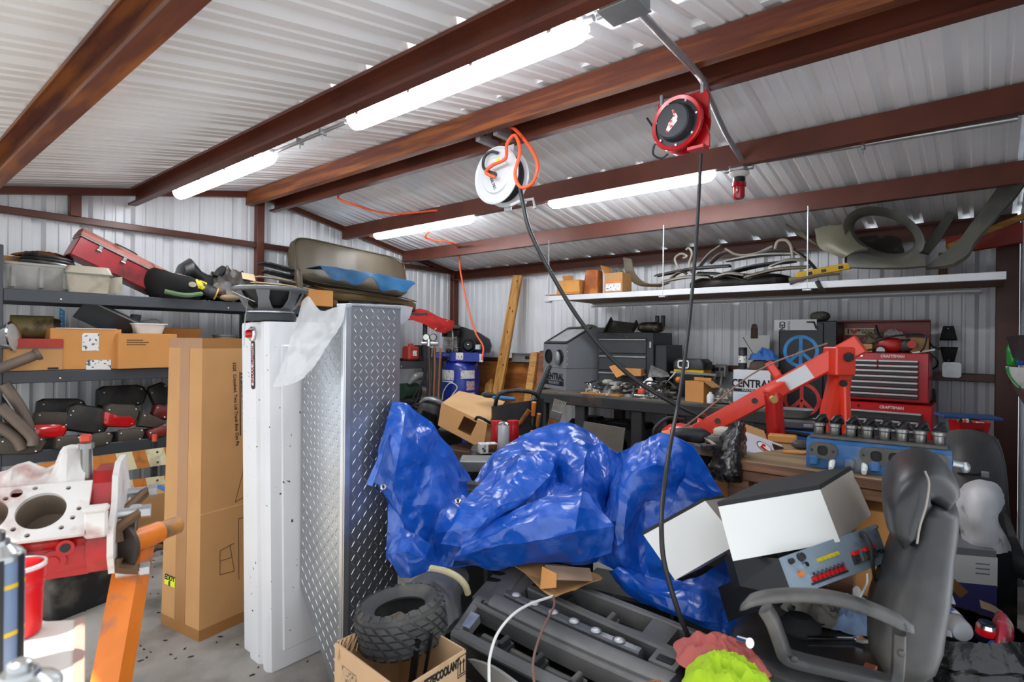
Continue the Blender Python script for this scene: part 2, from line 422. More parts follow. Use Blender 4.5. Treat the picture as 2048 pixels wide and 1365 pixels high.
for ya, yb in ((RY, 5.5), (RY, 0)):
    b = B(); k = .06
    b.hexa([(XA, ya, roofz(ya)-k), (XA+.05, ya, roofz(ya)-k), (XA+.05, yb, roofz(yb)-k), (XA, yb, roofz(yb)-k), (XA, ya, roofz(ya)-.004), (XA+.05, ya, roofz(ya)-.004), (XA+.05, yb, roofz(yb)-.004), (XA, yb, roofz(yb)-.004)])
    struct(b, 'rake_beam', m_red)
# ================================================================ lamps, conduit, reels
m_led = mat('glowing_diffuser', '#f3f8ff', .4, var=0, emit=LAMP)
m_lampbody = mat('lamp_housing_plastic', '#c9cbcc', .4, var=.03)
def tube_light(xa, xb, y, zt, label):
    t = thing('tube_light', label, 'lamp', ((xa+xb)/2, y, zt-.09), 'sealed tube lights under the roof beams'); L = xb-xa
    b = B(); b.plate([(-.05, .045), (.05, .045), (.042, .09), (-.042, .09)], d=L); b.v = [V((a.z-L/2, a.x, a.y)) for a in b.v]; b.obj('housing', m_lampbody, t)
    b = B(); R = []
    for i, (x, k) in enumerate(((-L/2-.01, .55), (-L/2+.02, .92), (-L/2+.06, 1), (L/2-.06, 1), (L/2-.02, .92), (L/2+.01, .55))):
        R.append([V((x, .056*k*cos(a), .05-.062*k*sin(a))) for a in [pi*j/12 for j in range(13)]])
    b.rings(R); b.obj('diffuser', m_led, t)
    for k in range(4):
        x = -L/2+.12+k*(L-.24)/3
        for s in (-1, 1):
            b = B(); b.box((x, s*.056, .055), (.022, .008, .04), .002); b.obj('clip', m_galv, t)
    for s in (-1, 1):
        b = B(); b.cyl((s*(L/2+.005), 0, .06), (s*(L/2+.045), 0, .06), .013, n=12); b.obj('cable_gland', m_galv, t)
    return t
tube_light(-2.655, -1.17, 1.80, 2.69, 'longest tube light, nearest the camera, on the wide brown beam')
tube_light(-5.10, -3.56, 1.80, 2.69, 'bright tube light at the left, ending by the corrugated gable wall')
tube_light(-2.77, -1.42, 3.80, 2.655, 'tube light at the right between the red reel and the wall shelf')
tube_light(-5.14, -3.68, 3.80, 2.655, 'shortest looking tube light, far back above the olive seat backs')
def conduit(pts, r, label, clips=()):
    t = thing('conduit', label, 'pipe', pts[0]); b = B(); b.tube(pts, r, 12, k=6 if len(pts) > 2 else 1); b.obj('pipe', m_galv, t, world=True)
    for c in clips:
        b = B(); c = V(c); b.box(c, (.02, .045, .035), .003); b.cyl(c, c+V((0, 0, -.045)), .004, n=8); b.obj('beam_clamp', m_galv, t, world=True)
    return t
zc = 2.655
conduit([(-3.50, 1.80, zc), (-2.72, 1.80, zc)], .011, 'thin galvanised conduit between the two front tube lights', [(-3.2, 1.8, zc), (-2.95, 1.8, zc)])
conduit([(-1.11, 1.80, zc), (-.93, 1.80, zc)], .011, 'stub of conduit between the longest tube light and the top junction box')
conduit([(-3.63, 3.80, 2.62), (-2.83, 3.80, 2.62)], .011, 'conduit between the two rear tube lights behind the silver reel')
conduit([(-1.37, 3.80, 2.62), (-1.19, 3.80, 2.62)], .011, 'stub of conduit between the rear tube light and the red lamp')
conduit([(-1.08, 3.80, 2.625), (.12, 3.80, 2.60)], .016, 'long straight conduit running right from the red lamp to the frame edge', [at(1726, 290, y=3.8)])
jb = at(1248, 12, y=1.80)
t = thing('junction_box', 'grey junction box at the top edge beside the longest tube light', 'box', (jb.x, 1.8, 2.64))
b = B(); b.box((0, 0, .035), (.15, .12, .07), .006); b.obj('body', mat('grey_box_metal', '#8b8d8e', .45, .5), t); b = B(); b.box((0, 0, -.003), (.156, .126, .008), .003); b.obj('cover', mat('grey_box_metal', '#8b8d8e'), t)
jb2 = at(1478, 335, y=3.80)
t = thing('junction_box', 'small square junction box above the red lamp', 'box', jb2)
b = B(); b.box((0, 0, .0), (.1, .1, .045), .006); b.obj('body', m_galv, t)
for s in (-1, 1):
    b = B(); b.cyl((s*.05, 0, 0), (s*.09, 0, 0), .018, n=12); b.obj('connector', m_galv, t)
# fat conduit crossing between both boxes under the ridge beams
conduit([at(1278, 20, y=1.87), at(1330, 75, y=2.2), at(1400, 150, y=2.72), at(1418, 190, y=2.95), at(1452, 265, y=3.4), at(1492, 330, y=3.79)], .017, 'bent grey conduit crossing under the ridge beams from box to box', [at(1407, 158, y=2.80)])
t = thing('pendant_lamp', 'red jar shaped lamp hanging from a white base near the ceiling', 'lamp', jb2-V((0, 0, .2)))
b = B(); b.lathe([(.0, .178), (.062, .176), (.066, .165), (.05, .15), (.03, .14)], 24); b.obj('base', mat('lamp_white_plastic', '#e4e2dc', .4), t)
b = B(); b.lathe([(.036, .145), (.04, .14), (.04, .112), (.036, .108)], 20); b.obj('socket', mat('lamp_black', '#1b1a1a', .4), t)
b = B(); b.lathe([(.03, .115), (.044, .108), (.046, .085), (.038, .078), (.037, .02), (.03, .002), (.012, -.004)], 24); b.obj('lamp_shade', mat('lamp_red_glass', '#a0101a', .15, coat=.6), t)
# --- silver hose reel (disc faces the camera's left front, hangs under the rear ridge beam)
m_reel = mat('light_grey_reel_paint', '#cfd1d3', .32, .15, .04)
m_hose = mat('black_rubber_hose', '#232426', .45, 0, .1)
m_orange = mat('orange_hose', '#e8562b', .4, 0, .08)
rc = at(1003, 352, y=2.70); ax = (rc-V((0, 0, CH))); ax = V((.45, -.87, -.22)).normalized()
FR = frame(rc, V((1, 0, 0)), V((0, -1, 0)))
t = thing('hose_reel', 'silver disc hose reel hanging below the ridge beam', 'hose reel', FR)
k = .178
b = B(); b.lathe([(.0, .062), (.108, .062), (.118, .052), (.165, .05), (.174, .058), (.18, .056), (.18, .048), (.12, .042), (0, .045)], 48); b.obj('front_disc', m_reel, t)
b = B(); b.lathe([(.0, -.042), (.17, -.045), (.18, -.05), (.18, -.056), (.0, -.055)], 48); b.obj('rear_disc', m_reel, t)
b = B()
for i, r_ in enumerate((.13, .146)):
    for j in range(6):
        z = -.036+j*.0145; b.tube([V((r_*cos(a), r_*sin(a), z)) for a in [2*pi*q/40 for q in range(40)]], .0074, 8, closed=True)
b.obj('wound_hose', m_hose, t)
b = B(); b.cyl((0, 0, .05), (0, 0, .105), .018, n=16); b.cyl((0, 0, .085), (-.045, .03, .09), .011, n=12); b.obj('swivel', mat('dark_fitting', '#4c4b49', .35, .7), t)
b = B(); b.tube([(-.035, .02, .09), (-.075, .06, .09), (-.07, .12, .085), (-.02, .145, .08), (.03, .13, .07)], .0095, 10, k=6); b.obj('inlet_hose', mat('black_rubber_hose', '#232426'), t)
b = B(); b.lathe([(0, .0635), (.028, .0635), (.028, .0628)], 20, sq=.62); b.T = Matrix(); b.v = [a+V((.03, .085, 0)) for a in b.v]; o = b.obj('sticker', mat('yellow_white_sticker', '#d6c63a', .4, dirt=('#efefe8', .5, 30., .02)), t); o['label'] = 'oval yellow and white sticker'
text('REELTEC', Matrix.Translation((-.018, -.045, .0625)) @ rot(rz=-1.15), .026, mat('print_black', '#17181a', .6), t, world=False, bold=.0006)
# bracket: base plate up to beam and guide arm
b = B(); b.plate([(-.03, -.2), (.03, -.2), (.045, .22), (-.045, .22)], d=.006, z0=-.07); b.obj('mounting_arm', m_reel, t)
for s in (-1, 1):
    b = B(FR.inverted() @ Matrix()); p = at(975 if s < 0 else 1010, 280 if s < 0 else 268, y=2.78)
    b.box(p, (.035, .2, .05), .004); b.box(p+V((0, 0, .045)), (.035, .05, .05), .004); b.obj('beam_bracket', m_galv, t)
b = B(); ga = FR.inverted()
g0, g1, g2 = ga @ at(1022, 408, y=2.66), ga @ at(1066, 395, y=2.72), ga @ at(1070, 415, y=2.72)
b.tube([g0, (g0+g1)/2+V((0, 0, .02)), g1, g2], .01, 6); b.box((g0+g1)/2, (.06, .03, .03), .004); b.obj('hose_guide', m_reel, t)
# orange supply hose: loop at the reel, over the beams, down to the compressor
y0 = 2.62
pts = [at(990, 352, y=2.6), at(972, 342, y=2.58), at(985, 328, y=2.58), at(1011, 314, y=2.58), at(1014, 285, y=2.6), at(1030, 268, y=2.6), at(1040, 300, y=2.58), at(1030, 345, y=2.56), at(1042, 372, y=2.56), at(1066, 362, y=2.56), at(1075, 325, y=2.56), at(1055, 285, y=2.62), at(1022, 252, y=2.75)]
tail = [(-2.6, 2.98, 2.86), (-3.4, 3.0, 2.85), at(680, 385, y=3.0), at(720, 410, y=3.15), at(785, 425, y=3.5), (-3.95, 3.8, 2.70), at(850, 470, y=4.05), at(905, 483, y=4.35), at(917, 500, y=4.66), at(921, 540, y=4.75), at(933, 600, y=4.75), at(950, 660, y=4.7), at(966, 690, y=4.66), at(964, 716, y=4.6)]
b = B(); b.tube(pts+tail, .0105, 10, k=7)
one(b, 'air_hose', m_orange, 'bright orange air hose looping at the silver reel and running to the compressor', 'hose', smooth=60)
# black hose from silver reel slack to the wooden worktable
pts = [at(1040, 372, d=3.4), at(1046, 405, d=3.38), at(1060, 460, d=3.35), at(1100, 540, d=3.3), at(1165, 645, d=3.2), at(1250, 740, d=3.1), at(1340, 800, d=3.0), at(1430, 840, d=2.95), at(1520, 858, d=2.95), at(1600, 866, d=2.95), at(1680, 884, d=2.9), at(1700, 890, d=2.88)]
b = B(); b.tube(pts, .0125, 10, k=8)
one(b, 'air_hose', m_hose, 'thick black hose sagging from the silver reel down to the worktable', 'hose', smooth=60)
# --- red cord reel
m_rr = mat('red_reel_paint', '#b3121b', .28, .1, .08, coat=.3); m_blk = mat('black_reel_metal', '#26282b', .4, .3, .08)
rc = at(1362, 248, y=2.78); FR = frame(rc, V((.995, -.1, 0)), V((-.1, -.995, 0)))
t = thing('cord_reel', 'red framed black cord reel hanging left of the bent conduit', 'cord reel', FR)
b = B(); b.lathe([(.118, .05), (.135, .055), (.14, .05), (.14, .03), (.13, .028), (.118, .04)], 40, caps=False); b.obj('front_rim', m_rr, t)
b = B(); b.lathe([(0, -.06), (.13, -.06), (.14, -.05), (.14, -.035), (0, -.035)], 40); b.obj('rear_disc', m_rr, t)
b = B(); b.lathe([(.0, .042), (.128, .042), (.128, .034), (0, .034)], 40); b.obj('side_plate', m_blk, t)
b = B(); b.lathe([(.0, .092), (.082, .092), (.09, .085), (.096, .042)], 40); b.obj('drum_cover', mat('black_drum', '#303338', .5, .1), t)
for a in range(7):
    b = B(); q = .112; b.cyl((q*cos(a*.9+.2), q*sin(a*.9+.2), .04), (q*cos(a*.9+.2), q*sin(a*.9+.2), .05), .006, n=10); b.obj('bolt', m_galv, t)
b = B(); b.plate([(-.035, -.05), (-.022, -.058), (.03, -.01), (.032, .012), (.012, .052), (.0, .05), (.012, .02), (-.015, -.005)], d=.001, z0=.0925); o = b.obj('warning_label', mat('reel_label', '#e6e2dc', .5, dirt=('#c2281e', .45, 40., .02)), t); o['label'] = 'white and red warning label'
b = B(); b.plate([(-.14, .06), (-.14, .15), (.13, .15), (.145, .12), (.145, .0), (.1, .06)], d=.012, z0=-.02); b.plate([(.05, -.15), (.15, -.14), (.15, -.08), (.13, -.02), (.1, -.05), (.07, -.12)], d=.012, z0=-.02); b.box((.1, -.145, .01), (.09, .02, .06), .003); b.obj('mounting_frame', m_rr, t)
for x in (-.12, .11):
    b = B(); b.box((x, .165, -.01), (.018, .06, .012), .002); b.obj('hanger', m_galv, t)
b = B(); b.tube([(-.13, -.06, -.03), (-.17, -.05, -.03), (-.18, -.1, -.03), (-.13, -.135, -.03), (-.09, -.12, -.03)], .006, 8, k=5); b.tube([(-.24, .12, -.06), (-.17, .02, -.05), (-.13, -.02, -.04)], .006, 8, k=5); b.obj('feed_cable', m_hose, t)
pts = [at(1402, 305, y=2.72), at(1396, 420, d=2.75), at(1388, 540, d=2.72), at(1374, 680, d=2.6), at(1357, 800, d=2.45), at(1340, 890, d=2.12), at(1326, 990, d=1.98), at(1323, 1060, d=1.86), at(1330, 1130, d=1.82), at(1360, 1230, d=1.80), at(1396, 1312, d=1.82)]
b = B(); b.tube(pts, .0085, 10, k=8)
one(b, 'power_lead', m_hose, 'long dark cord dropping from the red reel to the yellow rag', 'cord', smooth=60)
# ================================================================ rack along the gable wall
m_rack = mat('charcoal_rack_steel', '#45484d', .45, .2, .08, 3.)
m_deck = mat('rack_deck_board', '#4a4238', .8, 0, .15)
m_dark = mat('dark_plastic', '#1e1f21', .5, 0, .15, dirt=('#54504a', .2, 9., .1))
m_tan = mat('cardboard', '#b98a57', .8, 0, .07, 4., .03, 120)
m_tan2 = mat('orange_cardboard', '#c98b4b', .75, 0, .06, 4., .03, 120)
m_tape = mat('brown_tape', '#9b6b3a', .3, 0, .05)
m_paper = mat('white_paper', '#e4e3df', .6, 0, .04)
m_print = mat('print_black', '#17181a', .6)
m_chrome = mat('chrome', '#d9dadb', .12, 1., .05)
m_steel = mat('bare_steel', '#8d8c88', .35, .8, .15, 12.)
RXF, RXB = -5.0, -5.58
def rack(y0, y1, label):
    t = thing('storage_rack', label, 'shelving', (RXF-.29, (y0+y1)/2, 0), 'charcoal storage racks on the gable wall')
    hl = (y1-y0)/2-.004
    for sy in (-1, 1):
        for x in (-.27, .27):
            b = B(); b.box((x, sy*(hl-.02), 1.03 if y0 < 1 and sy < 0 else .89), (.045, .04, 2.06 if y0 < 1 and sy < 0 else 1.78), .004); b.obj('post', m_rack, t)
    for z in (.16, .665, 1.215, 1.772):
        b = B(); b.box((.29-.012, 0, z-.042), (.024, 2*hl-.08, .082), .004); b.box((-.278, 0, z-.042), (.024, 2*hl-.08, .082), .004)
        for sy in (-1, 1): b.box((0, sy*(hl-.03), z-.042), (.53, .03, .06))
        b.obj('shelf_beam', m_rack, t)
        b = B(); b.box((0, 0, z-.02), (.53, 2*hl-.1, .016)); b.obj('shelf_deck', m_deck, t)
        for q in (-.6, .55):
            b = B(); b.cyl((.288, q, z-.055), (.293, q, z-.055), .006, n=8); b.obj('bolt', m_paper, t)
    return t
rack(.665, 2.565, 'charcoal steel storage rack at the left under the red toolbox')
rack(2.57, 4.44, 'charcoal steel storage rack behind the tank, under the seat backs')
S1, S2, S3, S0 = 1.774, 1.217, .667, .162
def A(px, py=None, x=-5.2, z=None): return at(px, py if py else 600, x=x) if z is None else V((x, at(px, 650, x=x).y, z))
# ---- top shelf
m_grey = mat('grey_tub_plastic', '#9b9a95', .35, 0, .1, 5., dirt=('#77746d', .3, 6., .15))
t = thing('plastic_tub', 'wide grey plastic tub with wavy lower edge on the top shelf', 'tub', FA(A(72, x=-5.2, z=S1)))
b = B(); L = []
for k, (z, s) in enumerate(((0, .86), (.004, .88), (.10, .95), (.165, 1.), (.17, 1.03), (.185, 1.03), (.187, 1.))): L.append(([(x*s, y*s) for x, y in rrect(.46, .30, .06, 6)], z))
loft(b, L); b.obj('tub_body', m_grey, t)
for x in (-.15, .0, .14):
    b = B(); b.box((x, -.142, .085), (.035, .02, .15), .01, rot(rx=.09)); b.obj('rib', m_grey, t)
m_br = mat('rusty_brown', '#7a4a22', .7, 0, .3, 14., dirt=('#2e2018', .4, 9.))
t = thing('filter_housing', 'stack of black ringed filter pans lying on the grey tub', 'car part', FA(A(95, x=-5.2, z=S1+.19), .1, .09))
for k, (r, z) in enumerate(((.15, .0), (.155, .022), (.145, .044))):
    b = B(); b.lathe([(r*.2, z), (r, z), (r+.006, z+.008), (r, z+.018), (r*.3, z+.02)], 30, sq=.8); b.obj('pan', [m_steel, m_dark, m_dark][k], t)
one(rag_b(A(85, x=-5.28, z=S1+.255), .09, .17, .05, 3), 'rag', m_br, 'brown rusty rag heaped on the filter pans at far left', 'rag')
t = thing('carton', 'cardboard carton behind the grey tub at the left edge of the top shelf', 'box', FA(A(28, x=-5.42, z=S1))); carton(t, .3, .2, .25, m_tan, m_tape)
m_beige = mat('beige_plastic', '#b0a795', .45, 0, .06, dirt=('#8a8172', .25, 7., .1))
t = thing('storage_box', 'beige lidded plastic box leaning beside the red toolbox', 'box', FA(A(172, x=-5.13, z=S1), -.1))
b = B(); loft(b, [(rrect(.235, .24, .02), 0), (rrect(.265, .27, .02), .13)]); b.obj('body', m_beige, t)
b = B(); loft(b, [(rrect(.285, .29, .02), .13), (rrect(.285, .29, .02), .14)]); b.obj('rim', mat('greenish_grey', '#6d7668', .5), t)
b = B(); loft(b, [(rrect(.28, .285, .02), .14), (rrect(.25, .25, .03), .19), (rrect(.24, .24, .03), .193)]); b.obj('lid', m_beige, t)
m_trd = mat('worn_red_paint', '#a5222a', .3, .1, .12, 6., dirt=('#4b2522', .28, 5., .1), coat=.2)
m_trl = mat('faded_red_lid', '#a8685c', .45, .1, .15, 8., dirt=('#6b2e2a', .3, 9.))
p = A(222, 548, x=-5.22); t = thing('toolbox', 'long red steel toolbox tilted down to the right on the top shelf', 'toolbox', FA(p+V((0, 0, -.005)), 0, math.radians(24.5)))
b = B(); b.box((0, 0, .075), (.62, .22, .15), .006); b.obj('body', m_trd, t)
b = B(); b.box((0, -.002, .158), (.63, .23, .014), .003); b.obj('rim', m_steel, t)
b = B(); b.plate([(-.115, .165), (.115, .165), (.112, .19), (.06, .225), (-.06, .225), (-.112, .19)], d=.63); b.v = [V((a.z-.315, a.x, a.y)) for a in b.v]; b.obj('lid', m_trl, t)
for x in (-.17, 0, .2):
    b = B(); b.box((x, -.117, .125), (.03, .012, .05), .004); b.cyl((x-.016, -.124, .11), (x+.016, -.124, .11), .007, n=8); b.obj('latch', m_steel, t)
b = B(); b.tube([(-.08, 0, .225), (-.07, 0, .245), (.07, 0, .245), (.08, 0, .225)], .006, 8, k=4); b.obj('handle', m_dark, t)
t = thing('magazine', 'curled beige booklet propped under the tilted red toolbox', 'booklet', A(212, x=-5.08, z=S1))
b = B(); b.grid(lambda u, v: V((-.02+.03*sin(u*2), u*.10, .002+v*.12+.02*u)), 8, 4, .006); b.obj('pages', m_beige, t)
# black bag with pads, seat, boots
t = thing('gear_bag', 'black mesh bag with round badge and green trim on the top shelf', 'bag', FA(A(352, x=-5.12, z=S1)) @ Matrix.Scale(1.15, 4))
b = B()
def bag(u, v):
    a = 2*pi*u; z = .17*v; k = (1+.16*sin(3*a+1)*v)*(.8+.35*sin(v*2.2))
    return V((.2*cos(a)*k, .13*sin(a)*k, z+.03*sin(2*a+.6)*v+.01*nz3((cos(a), sin(a), v), 3, 2)))
b.grid(bag, 36, 12, .006, wrapu=True); b.box((0, 0, .01), (.26, .16, .02), .005); b.obj('bag_body', mat('black_mesh_fabric', '#141514', .85, 0, .2), t)
b = B(trs(.05, -.15, .10, pi/2)); b.lathe([(0, 0), (.026, 0), (.026, .004), (0, .005)], 20, sq=.75); b.obj('badge', m_beige, t)
b = B(); b.tube([(-.12, -.13, .04), (0, -.16, .02), (.12, -.13, .04)], .016, 8, k=5); b.obj('trim', mat('dull_green', '#5b7351', .7), t)
b = rag_b((0, 0, 0), .13, .09, .07, 5, M=FA(A(350, x=-5.14, z=S1+.15))); one(b, 'knee_pad', mat('worn_grey_pad', '#6d6259', .7, 0, .25), 'grey brown pads sticking out of the black mesh bag', 'pads')
t = thing('canister', 'dark canister with yellow print and a round yellow end on the top shelf', 'canister', frame(A(418, 580, x=-5.0), V((.25, .9, -.32)), V((0, .3, 1))))
b = B(); b.cyl((-.19, 0, .02), (.05, 0, .0), .045, .05, 24); b.obj('tube_body', m_dark, t)
b = B(); b.cyl((-.125, 0, .016), (-.04, 0, .012), .0487, .0497, 24, caps=False); o = b.obj('printed_band', mat('yellow_print', '#d8c21d', .5, 0, .1, dirt=('#26241d', .45, 30., .03)), t)
b = B(); b.cyl((.05, 0, 0), (.062, 0, 0), .052, .05, 24); b.obj('end_cap', mat('dirty_yellow', '#c9a24a', .5, 0, .1, 20.), t)
t = thing('motorcycle_saddle', 'black motorcycle seat with a raised horn standing among the gear', 'seat', FA(A(405, x=-5.27, z=S1+.08)) @ Matrix.Scale(1.3, 4))
b = B(); R = []
for x, z, w, h in ((-.17, .05, .05, .03), (-.14, .12, .09, .06), (-.09, .145, .10, .075), (-.03, .085, .1, .06), (.05, .06, .1, .05), (.12, .075, .1, .06), (.19, .05, .08, .05), (.22, .04, .04, .02)):
    R.append([V((x, w*cos(a), z+h*sin(a))) for a in [2*pi*j/16 for j in range(16)]])
b.rings(R); b.obj('cushion', mat('black_vinyl', '#242527', .4, 0, .2, 6., dirt=('#6d6350', .25, 4., .15)), t)
b = B(); b.tube([(.06, -.06, .1), (.12, -.02, .17), (.16, .0, .13), (.2, 0, .1)], [.03, .025, .03, .02], 8, k=3); b.obj('strap_loop', m_dark, t)
one(rag_b(A(458, x=-5.2, z=S1+.0), .2, .27, .34, 11, nu=26), 'leather_jacket', mat('cracked_black_leather', '#3a3532', .45, 0, .3, 9., dirt=('#7b6a55', .28, 7., .1)), 'crumpled black leather jacket heaped on the top shelf', 'jacket')
t = thing('work_shoe', 'worn grey brown shoe sole beside the yellow canister end', 'shoe', FA(A(428, x=-5.03, z=S1+.06), .2))
b = B(); b.ell((0, 0, .03), (.1, .04, .035), 16, .8); b.obj('upper', mat('worn_grey_pad', '#6d6259'), t); b = B(); b.ell((0, 0, .0), (.11, .045, .015), 16, .7); b.obj('sole', m_br, t)
b = B(FA(A(458, x=-5.0, z=S1+.01))); b.ell((0, 0, .02), (.08, .05, .028), 16, .9); one(b, 'foam_pad', mat('tan_foam', '#8c7a5e', .8), 'tan rounded pad lying at the front of the top shelf', 'pad')
t = thing('cardboard_sheet', 'cream cardboard piece standing on the leather jacket', 'cardboard', frame(A(497, 551, x=-5.08), V((.15, 1, -.12)), V((.7, 0, .7))))
b = B(); b.box((0, 0, 0), (.11, .09, .004)); b.obj('sheet', mat('cream_card', '#d8c29a', .7), t)
def strip(px0, py0, px1, py1, x, w, m, label, name='cardboard_strip', bow=.01):
    a, c = at(px0, py0, x=x), at(px1, py1, x=x); b = B(); mid = (a+c)/2+V((0, 0, bow)); P = catmull([a, mid, c], 5)
    b.rings([[p+V((w*s, 0, q)) for s, q in ((-1, -.004), (1, -.004), (1, .004), (-1, .004))] for p in P]); return one(b, name, m, label, 'cardboard')
strip(515, 550, 600, 566, -5.05, .05, m_beige, 'folded beige cardboard strip above the speaker frame')
strip(505, 562, 625, 578, -5.02, .06, mat('cream_card', '#d8c29a'), 'long cream cardboard strip under the chevron mats')
for k, (px, py, r) in enumerate(((556, 533, .17), (560, 548, .16), (585, 566, .11))):
    t = thing('rubber_mat', ['black slotted rubber mat, topmost of the pile', 'black slotted rubber mat, middle of the pile', 'small grey fuzzy mat at the right end of the pile'][k], 'mat', FA(at(px, py, x=-5.2), 0, .14))
    b = B(); sl = [rrect(.05, .016, .007, 3, -.12+.07*i, .03*s) for i in range(4) for s in (-1, 1)] if k < 2 else []
    b.plate(scaled(rrect(2*r, .2, .05, 5), 1.), sl, .014); b.obj('mat_body', [m_dark, m_dark, mat('fuzzy_grey', '#79756d', .9, 0, .3, 40.)][k], t)
# bench seat backs and cloth
m_olive = mat('olive_vinyl', '#5a5040', .5, .05, .12, 3., .1, 90)
def cushion(M, w, h, d, name, label, cat, n_pleat=0, m=m_olive, curve=.0):
    t = thing(name, label, cat, M); b = B()
    def sec(x):
        k = (1-abs(2*x/w)**8)**.25 if abs(2*x/w) < 1 else 0.
        return k
    R = []; xs = [w*(-.5+i/40) for i in range(41)]; xs[0] += 1e-3; xs[-1] -= 1e-3
    for x in xs:
        k = max(.25, sec(x)); ring = []
        for j in range(24):
            a = 2*pi*j/24; ca, sa = cos(a), sin(a)
            yy = d/2*math.copysign(abs(ca)**.6, ca); zz = h/2*math.copysign(abs(sa)**.45, sa)*k
            if n_pleat and ca < 0: yy += .006*abs(sin(x*n_pleat*pi/w))*(1 if abs(zz) < h*.36 else 0)
            ring.append(V((x, yy*(.5+.5*k)+curve*(2*x/w)**2, zz+h/2)))
        R.append(ring)
    b.rings(R); b.obj('cushion', m, t)
    b = B(); P = [V((w*.485*math.copysign(abs(cos(a))**.25, cos(a)), -d*.42, h/2+h*.47*math.copysign(abs(sin(a))**.3, sin(a)))) for a in [2*pi*i/60 for i in range(60)]]
    b.tube(P, .006, 6, closed=True); b.obj('piping', m, t)
    return t
q0, q1 = at(585, 575, x=-5.25), at(812, 545, x=-5.25); c = (q0+q1)/2; c.z = S1+.20
cushion(FA(c, 0, .055, -.25), 1.45, .50, .14, 'bench_cushion', 'large olive pleated bench seat back standing on the rack top', 'seat', 46)
c = at(598, 575, x=-5.12); c.z = S1+.05
cushion(FA(c, 1.15, 0, -.1), .5, .30, .05, 'seat_board', 'thin dark olive panel leaning at the left end of the bench seat', 'seat panel')
c = at(752, 590, x=-5.02); c.z = S1+.10
cushion(FA(c, 0, .05, -1.35), 1.26, .40, .12, 'bench_cushion', 'tan brown seat cushion lying flat under the blue cloth', 'seat', 0, mat('tan_brown_vinyl', '#6b5636', .5, .05, .12), .02)
b = B(); c = at(735, 552, x=-4.93); W_ = 1.16
def cl(u, v):
    x = (u-.5)*W_; e = 1-.25*abs(2*u-1)**3
    dr = max(0., v-.45)/.55; hang = (.14+.05*sin(u*9+.7)+.035*sin(u*23))*e*(1-.8*abs(2*u-1)**4)
    y = -.06+.26*(.45-min(v, .45))/.45; f = .012*nz3((u*6, v*2, 0), 1.5, 4)
    return V((x, y-.02*dr*sin(u*17)-.03*dr+f, .02-.02*abs(2*u-1)**2-hang*dr+f))
b.T = FA(c+V((0, 0, .02)), 0, .045); b.grid(cl, 70, 20, .004); one(b, 'cloth', mat('blue_cloth', '#0f4d75', .75, 0, .18, 9., .1, 200), 'bright blue cloth draped over the flat seat cushion on the rack', 'cloth')
t = thing('carton', 'orange cardboard carton beside the speaker frame on the rack top', 'box', FA(A(625, x=-5.05, z=S1))); carton(t, .26, .3, .155, m_tan2, None)
t = thing('equipment_case', 'flat black case under the tan seat cushion on the rack top', 'case', FA(A(742, x=-5.14, z=S1)))
b = B(); b.box((0, 0, .045), (.72, .26, .09), .008); b.obj('case_body', m_dark, t); b = B(); b.box((-.05, -.133, .045), (.3, .006, .05), .002); b.obj('face_panel', mat('dark_grey_face', '#3a3d40', .5), t)
one(rag_b(A(772, x=-4.94, z=S1+.0), .05, .15, .05, 21), 'rag', mat('neon_green_cloth', '#4fae2f', .7, 0, .25, 12., dirt=('#a85a2a', .2, 8.)), 'neon green rag at the rack edge below the seat cushion', 'rag')
b = B(FA(A(662, x=-5.0, z=S1))); b.ell((0, 0, .04), (.06, .07, .04), 14, .8); one(b, 'foam_block', mat('brown_foam', '#6a5442', .9), 'brown foam block between the carton and the black case', 'foam')
b = B(); net(b, [[at(p, q, x=x) for p, q, x in r] for r in (((808, 620, -5.2), (845, 616, -5.15), (880, 632, -5.05), (908, 640, -4.98)), ((808, 630, -5.0), (850, 634, -4.96), (888, 644, -4.93), (906, 654, -4.93)), ((812, 634, -4.97), (845, 644, -4.93), (872, 660, -4.92), (890, 664, -4.92)))], 7, .012, 14, 2, .006)
one(b, 'red_rag', [mat('red_white_cloth', '#b5231d', .7, 0, .15, 8., dirt=('#d8c8b8', .12, 16., .02))], 'red rag with pale hem hanging off the right end of the rack', 'rag')
# ---- second shelf
t = thing('headlight', 'round chrome headlight bucket at the left end of the second shelf', 'headlight', frame(A(22, 672, x=-5.02), V((-.35, .2, 0)), V((.75, .55, .1))))
b = B(); b.lathe([(.0, -.09), (.05, -.085), (.085, -.03), (.10, .0), (.108, .012), (.1, .02), (.09, .014)], 30); b.obj('bucket', m_chrome, t)
b = B(); b.lathe([(.092, .014), (.05, .03), (0, .036)], 30, caps=False); b.obj('lens', mat('cloudy_lens', '#b9b7b2', .2, .3), t)
t = thing('canister', 'tan green canister lying behind the chrome headlight', 'canister', frame(A(68, 652, x=-5.3), V((.2, 1, 0)), V((0, 0, 1))))
b = B(); b.cyl((-.13, 0, 0), (.11, 0, 0), .085, .085, 24); b.obj('tank', mat('olive_tan_paint', '#7d7048', .5, .1, .25, 8., dirt=('#4b3a26', .3, 7.)), t); b = B(); b.cyl((.11, 0, 0), (.15, 0, 0), .07, .06, 20); b.obj('end_cap', m_br, t)
t = thing('carton', 'carton with red top band below the chrome headlight', 'box', FA(A(58, x=-5.14, z=S2)))
b = B(); b.box((0, 0, .075), (.33, .26, .15), .003); b.obj('carton_body', m_tan, t); b = B(); b.box((0, 0, .185), (.335, .265, .07), .004); o = b.obj('lid', mat('red_card', '#a8352a', .6), t); o['label'] = 'red carton lid'
b = B(); b.box((0, -.0, .152), (.333, .264, .008)); b.obj('stripe', mat('grey_stripe', '#6d7268', .6), t); label_patch(t, m_print, .11, .012, .06, .014, -.131)
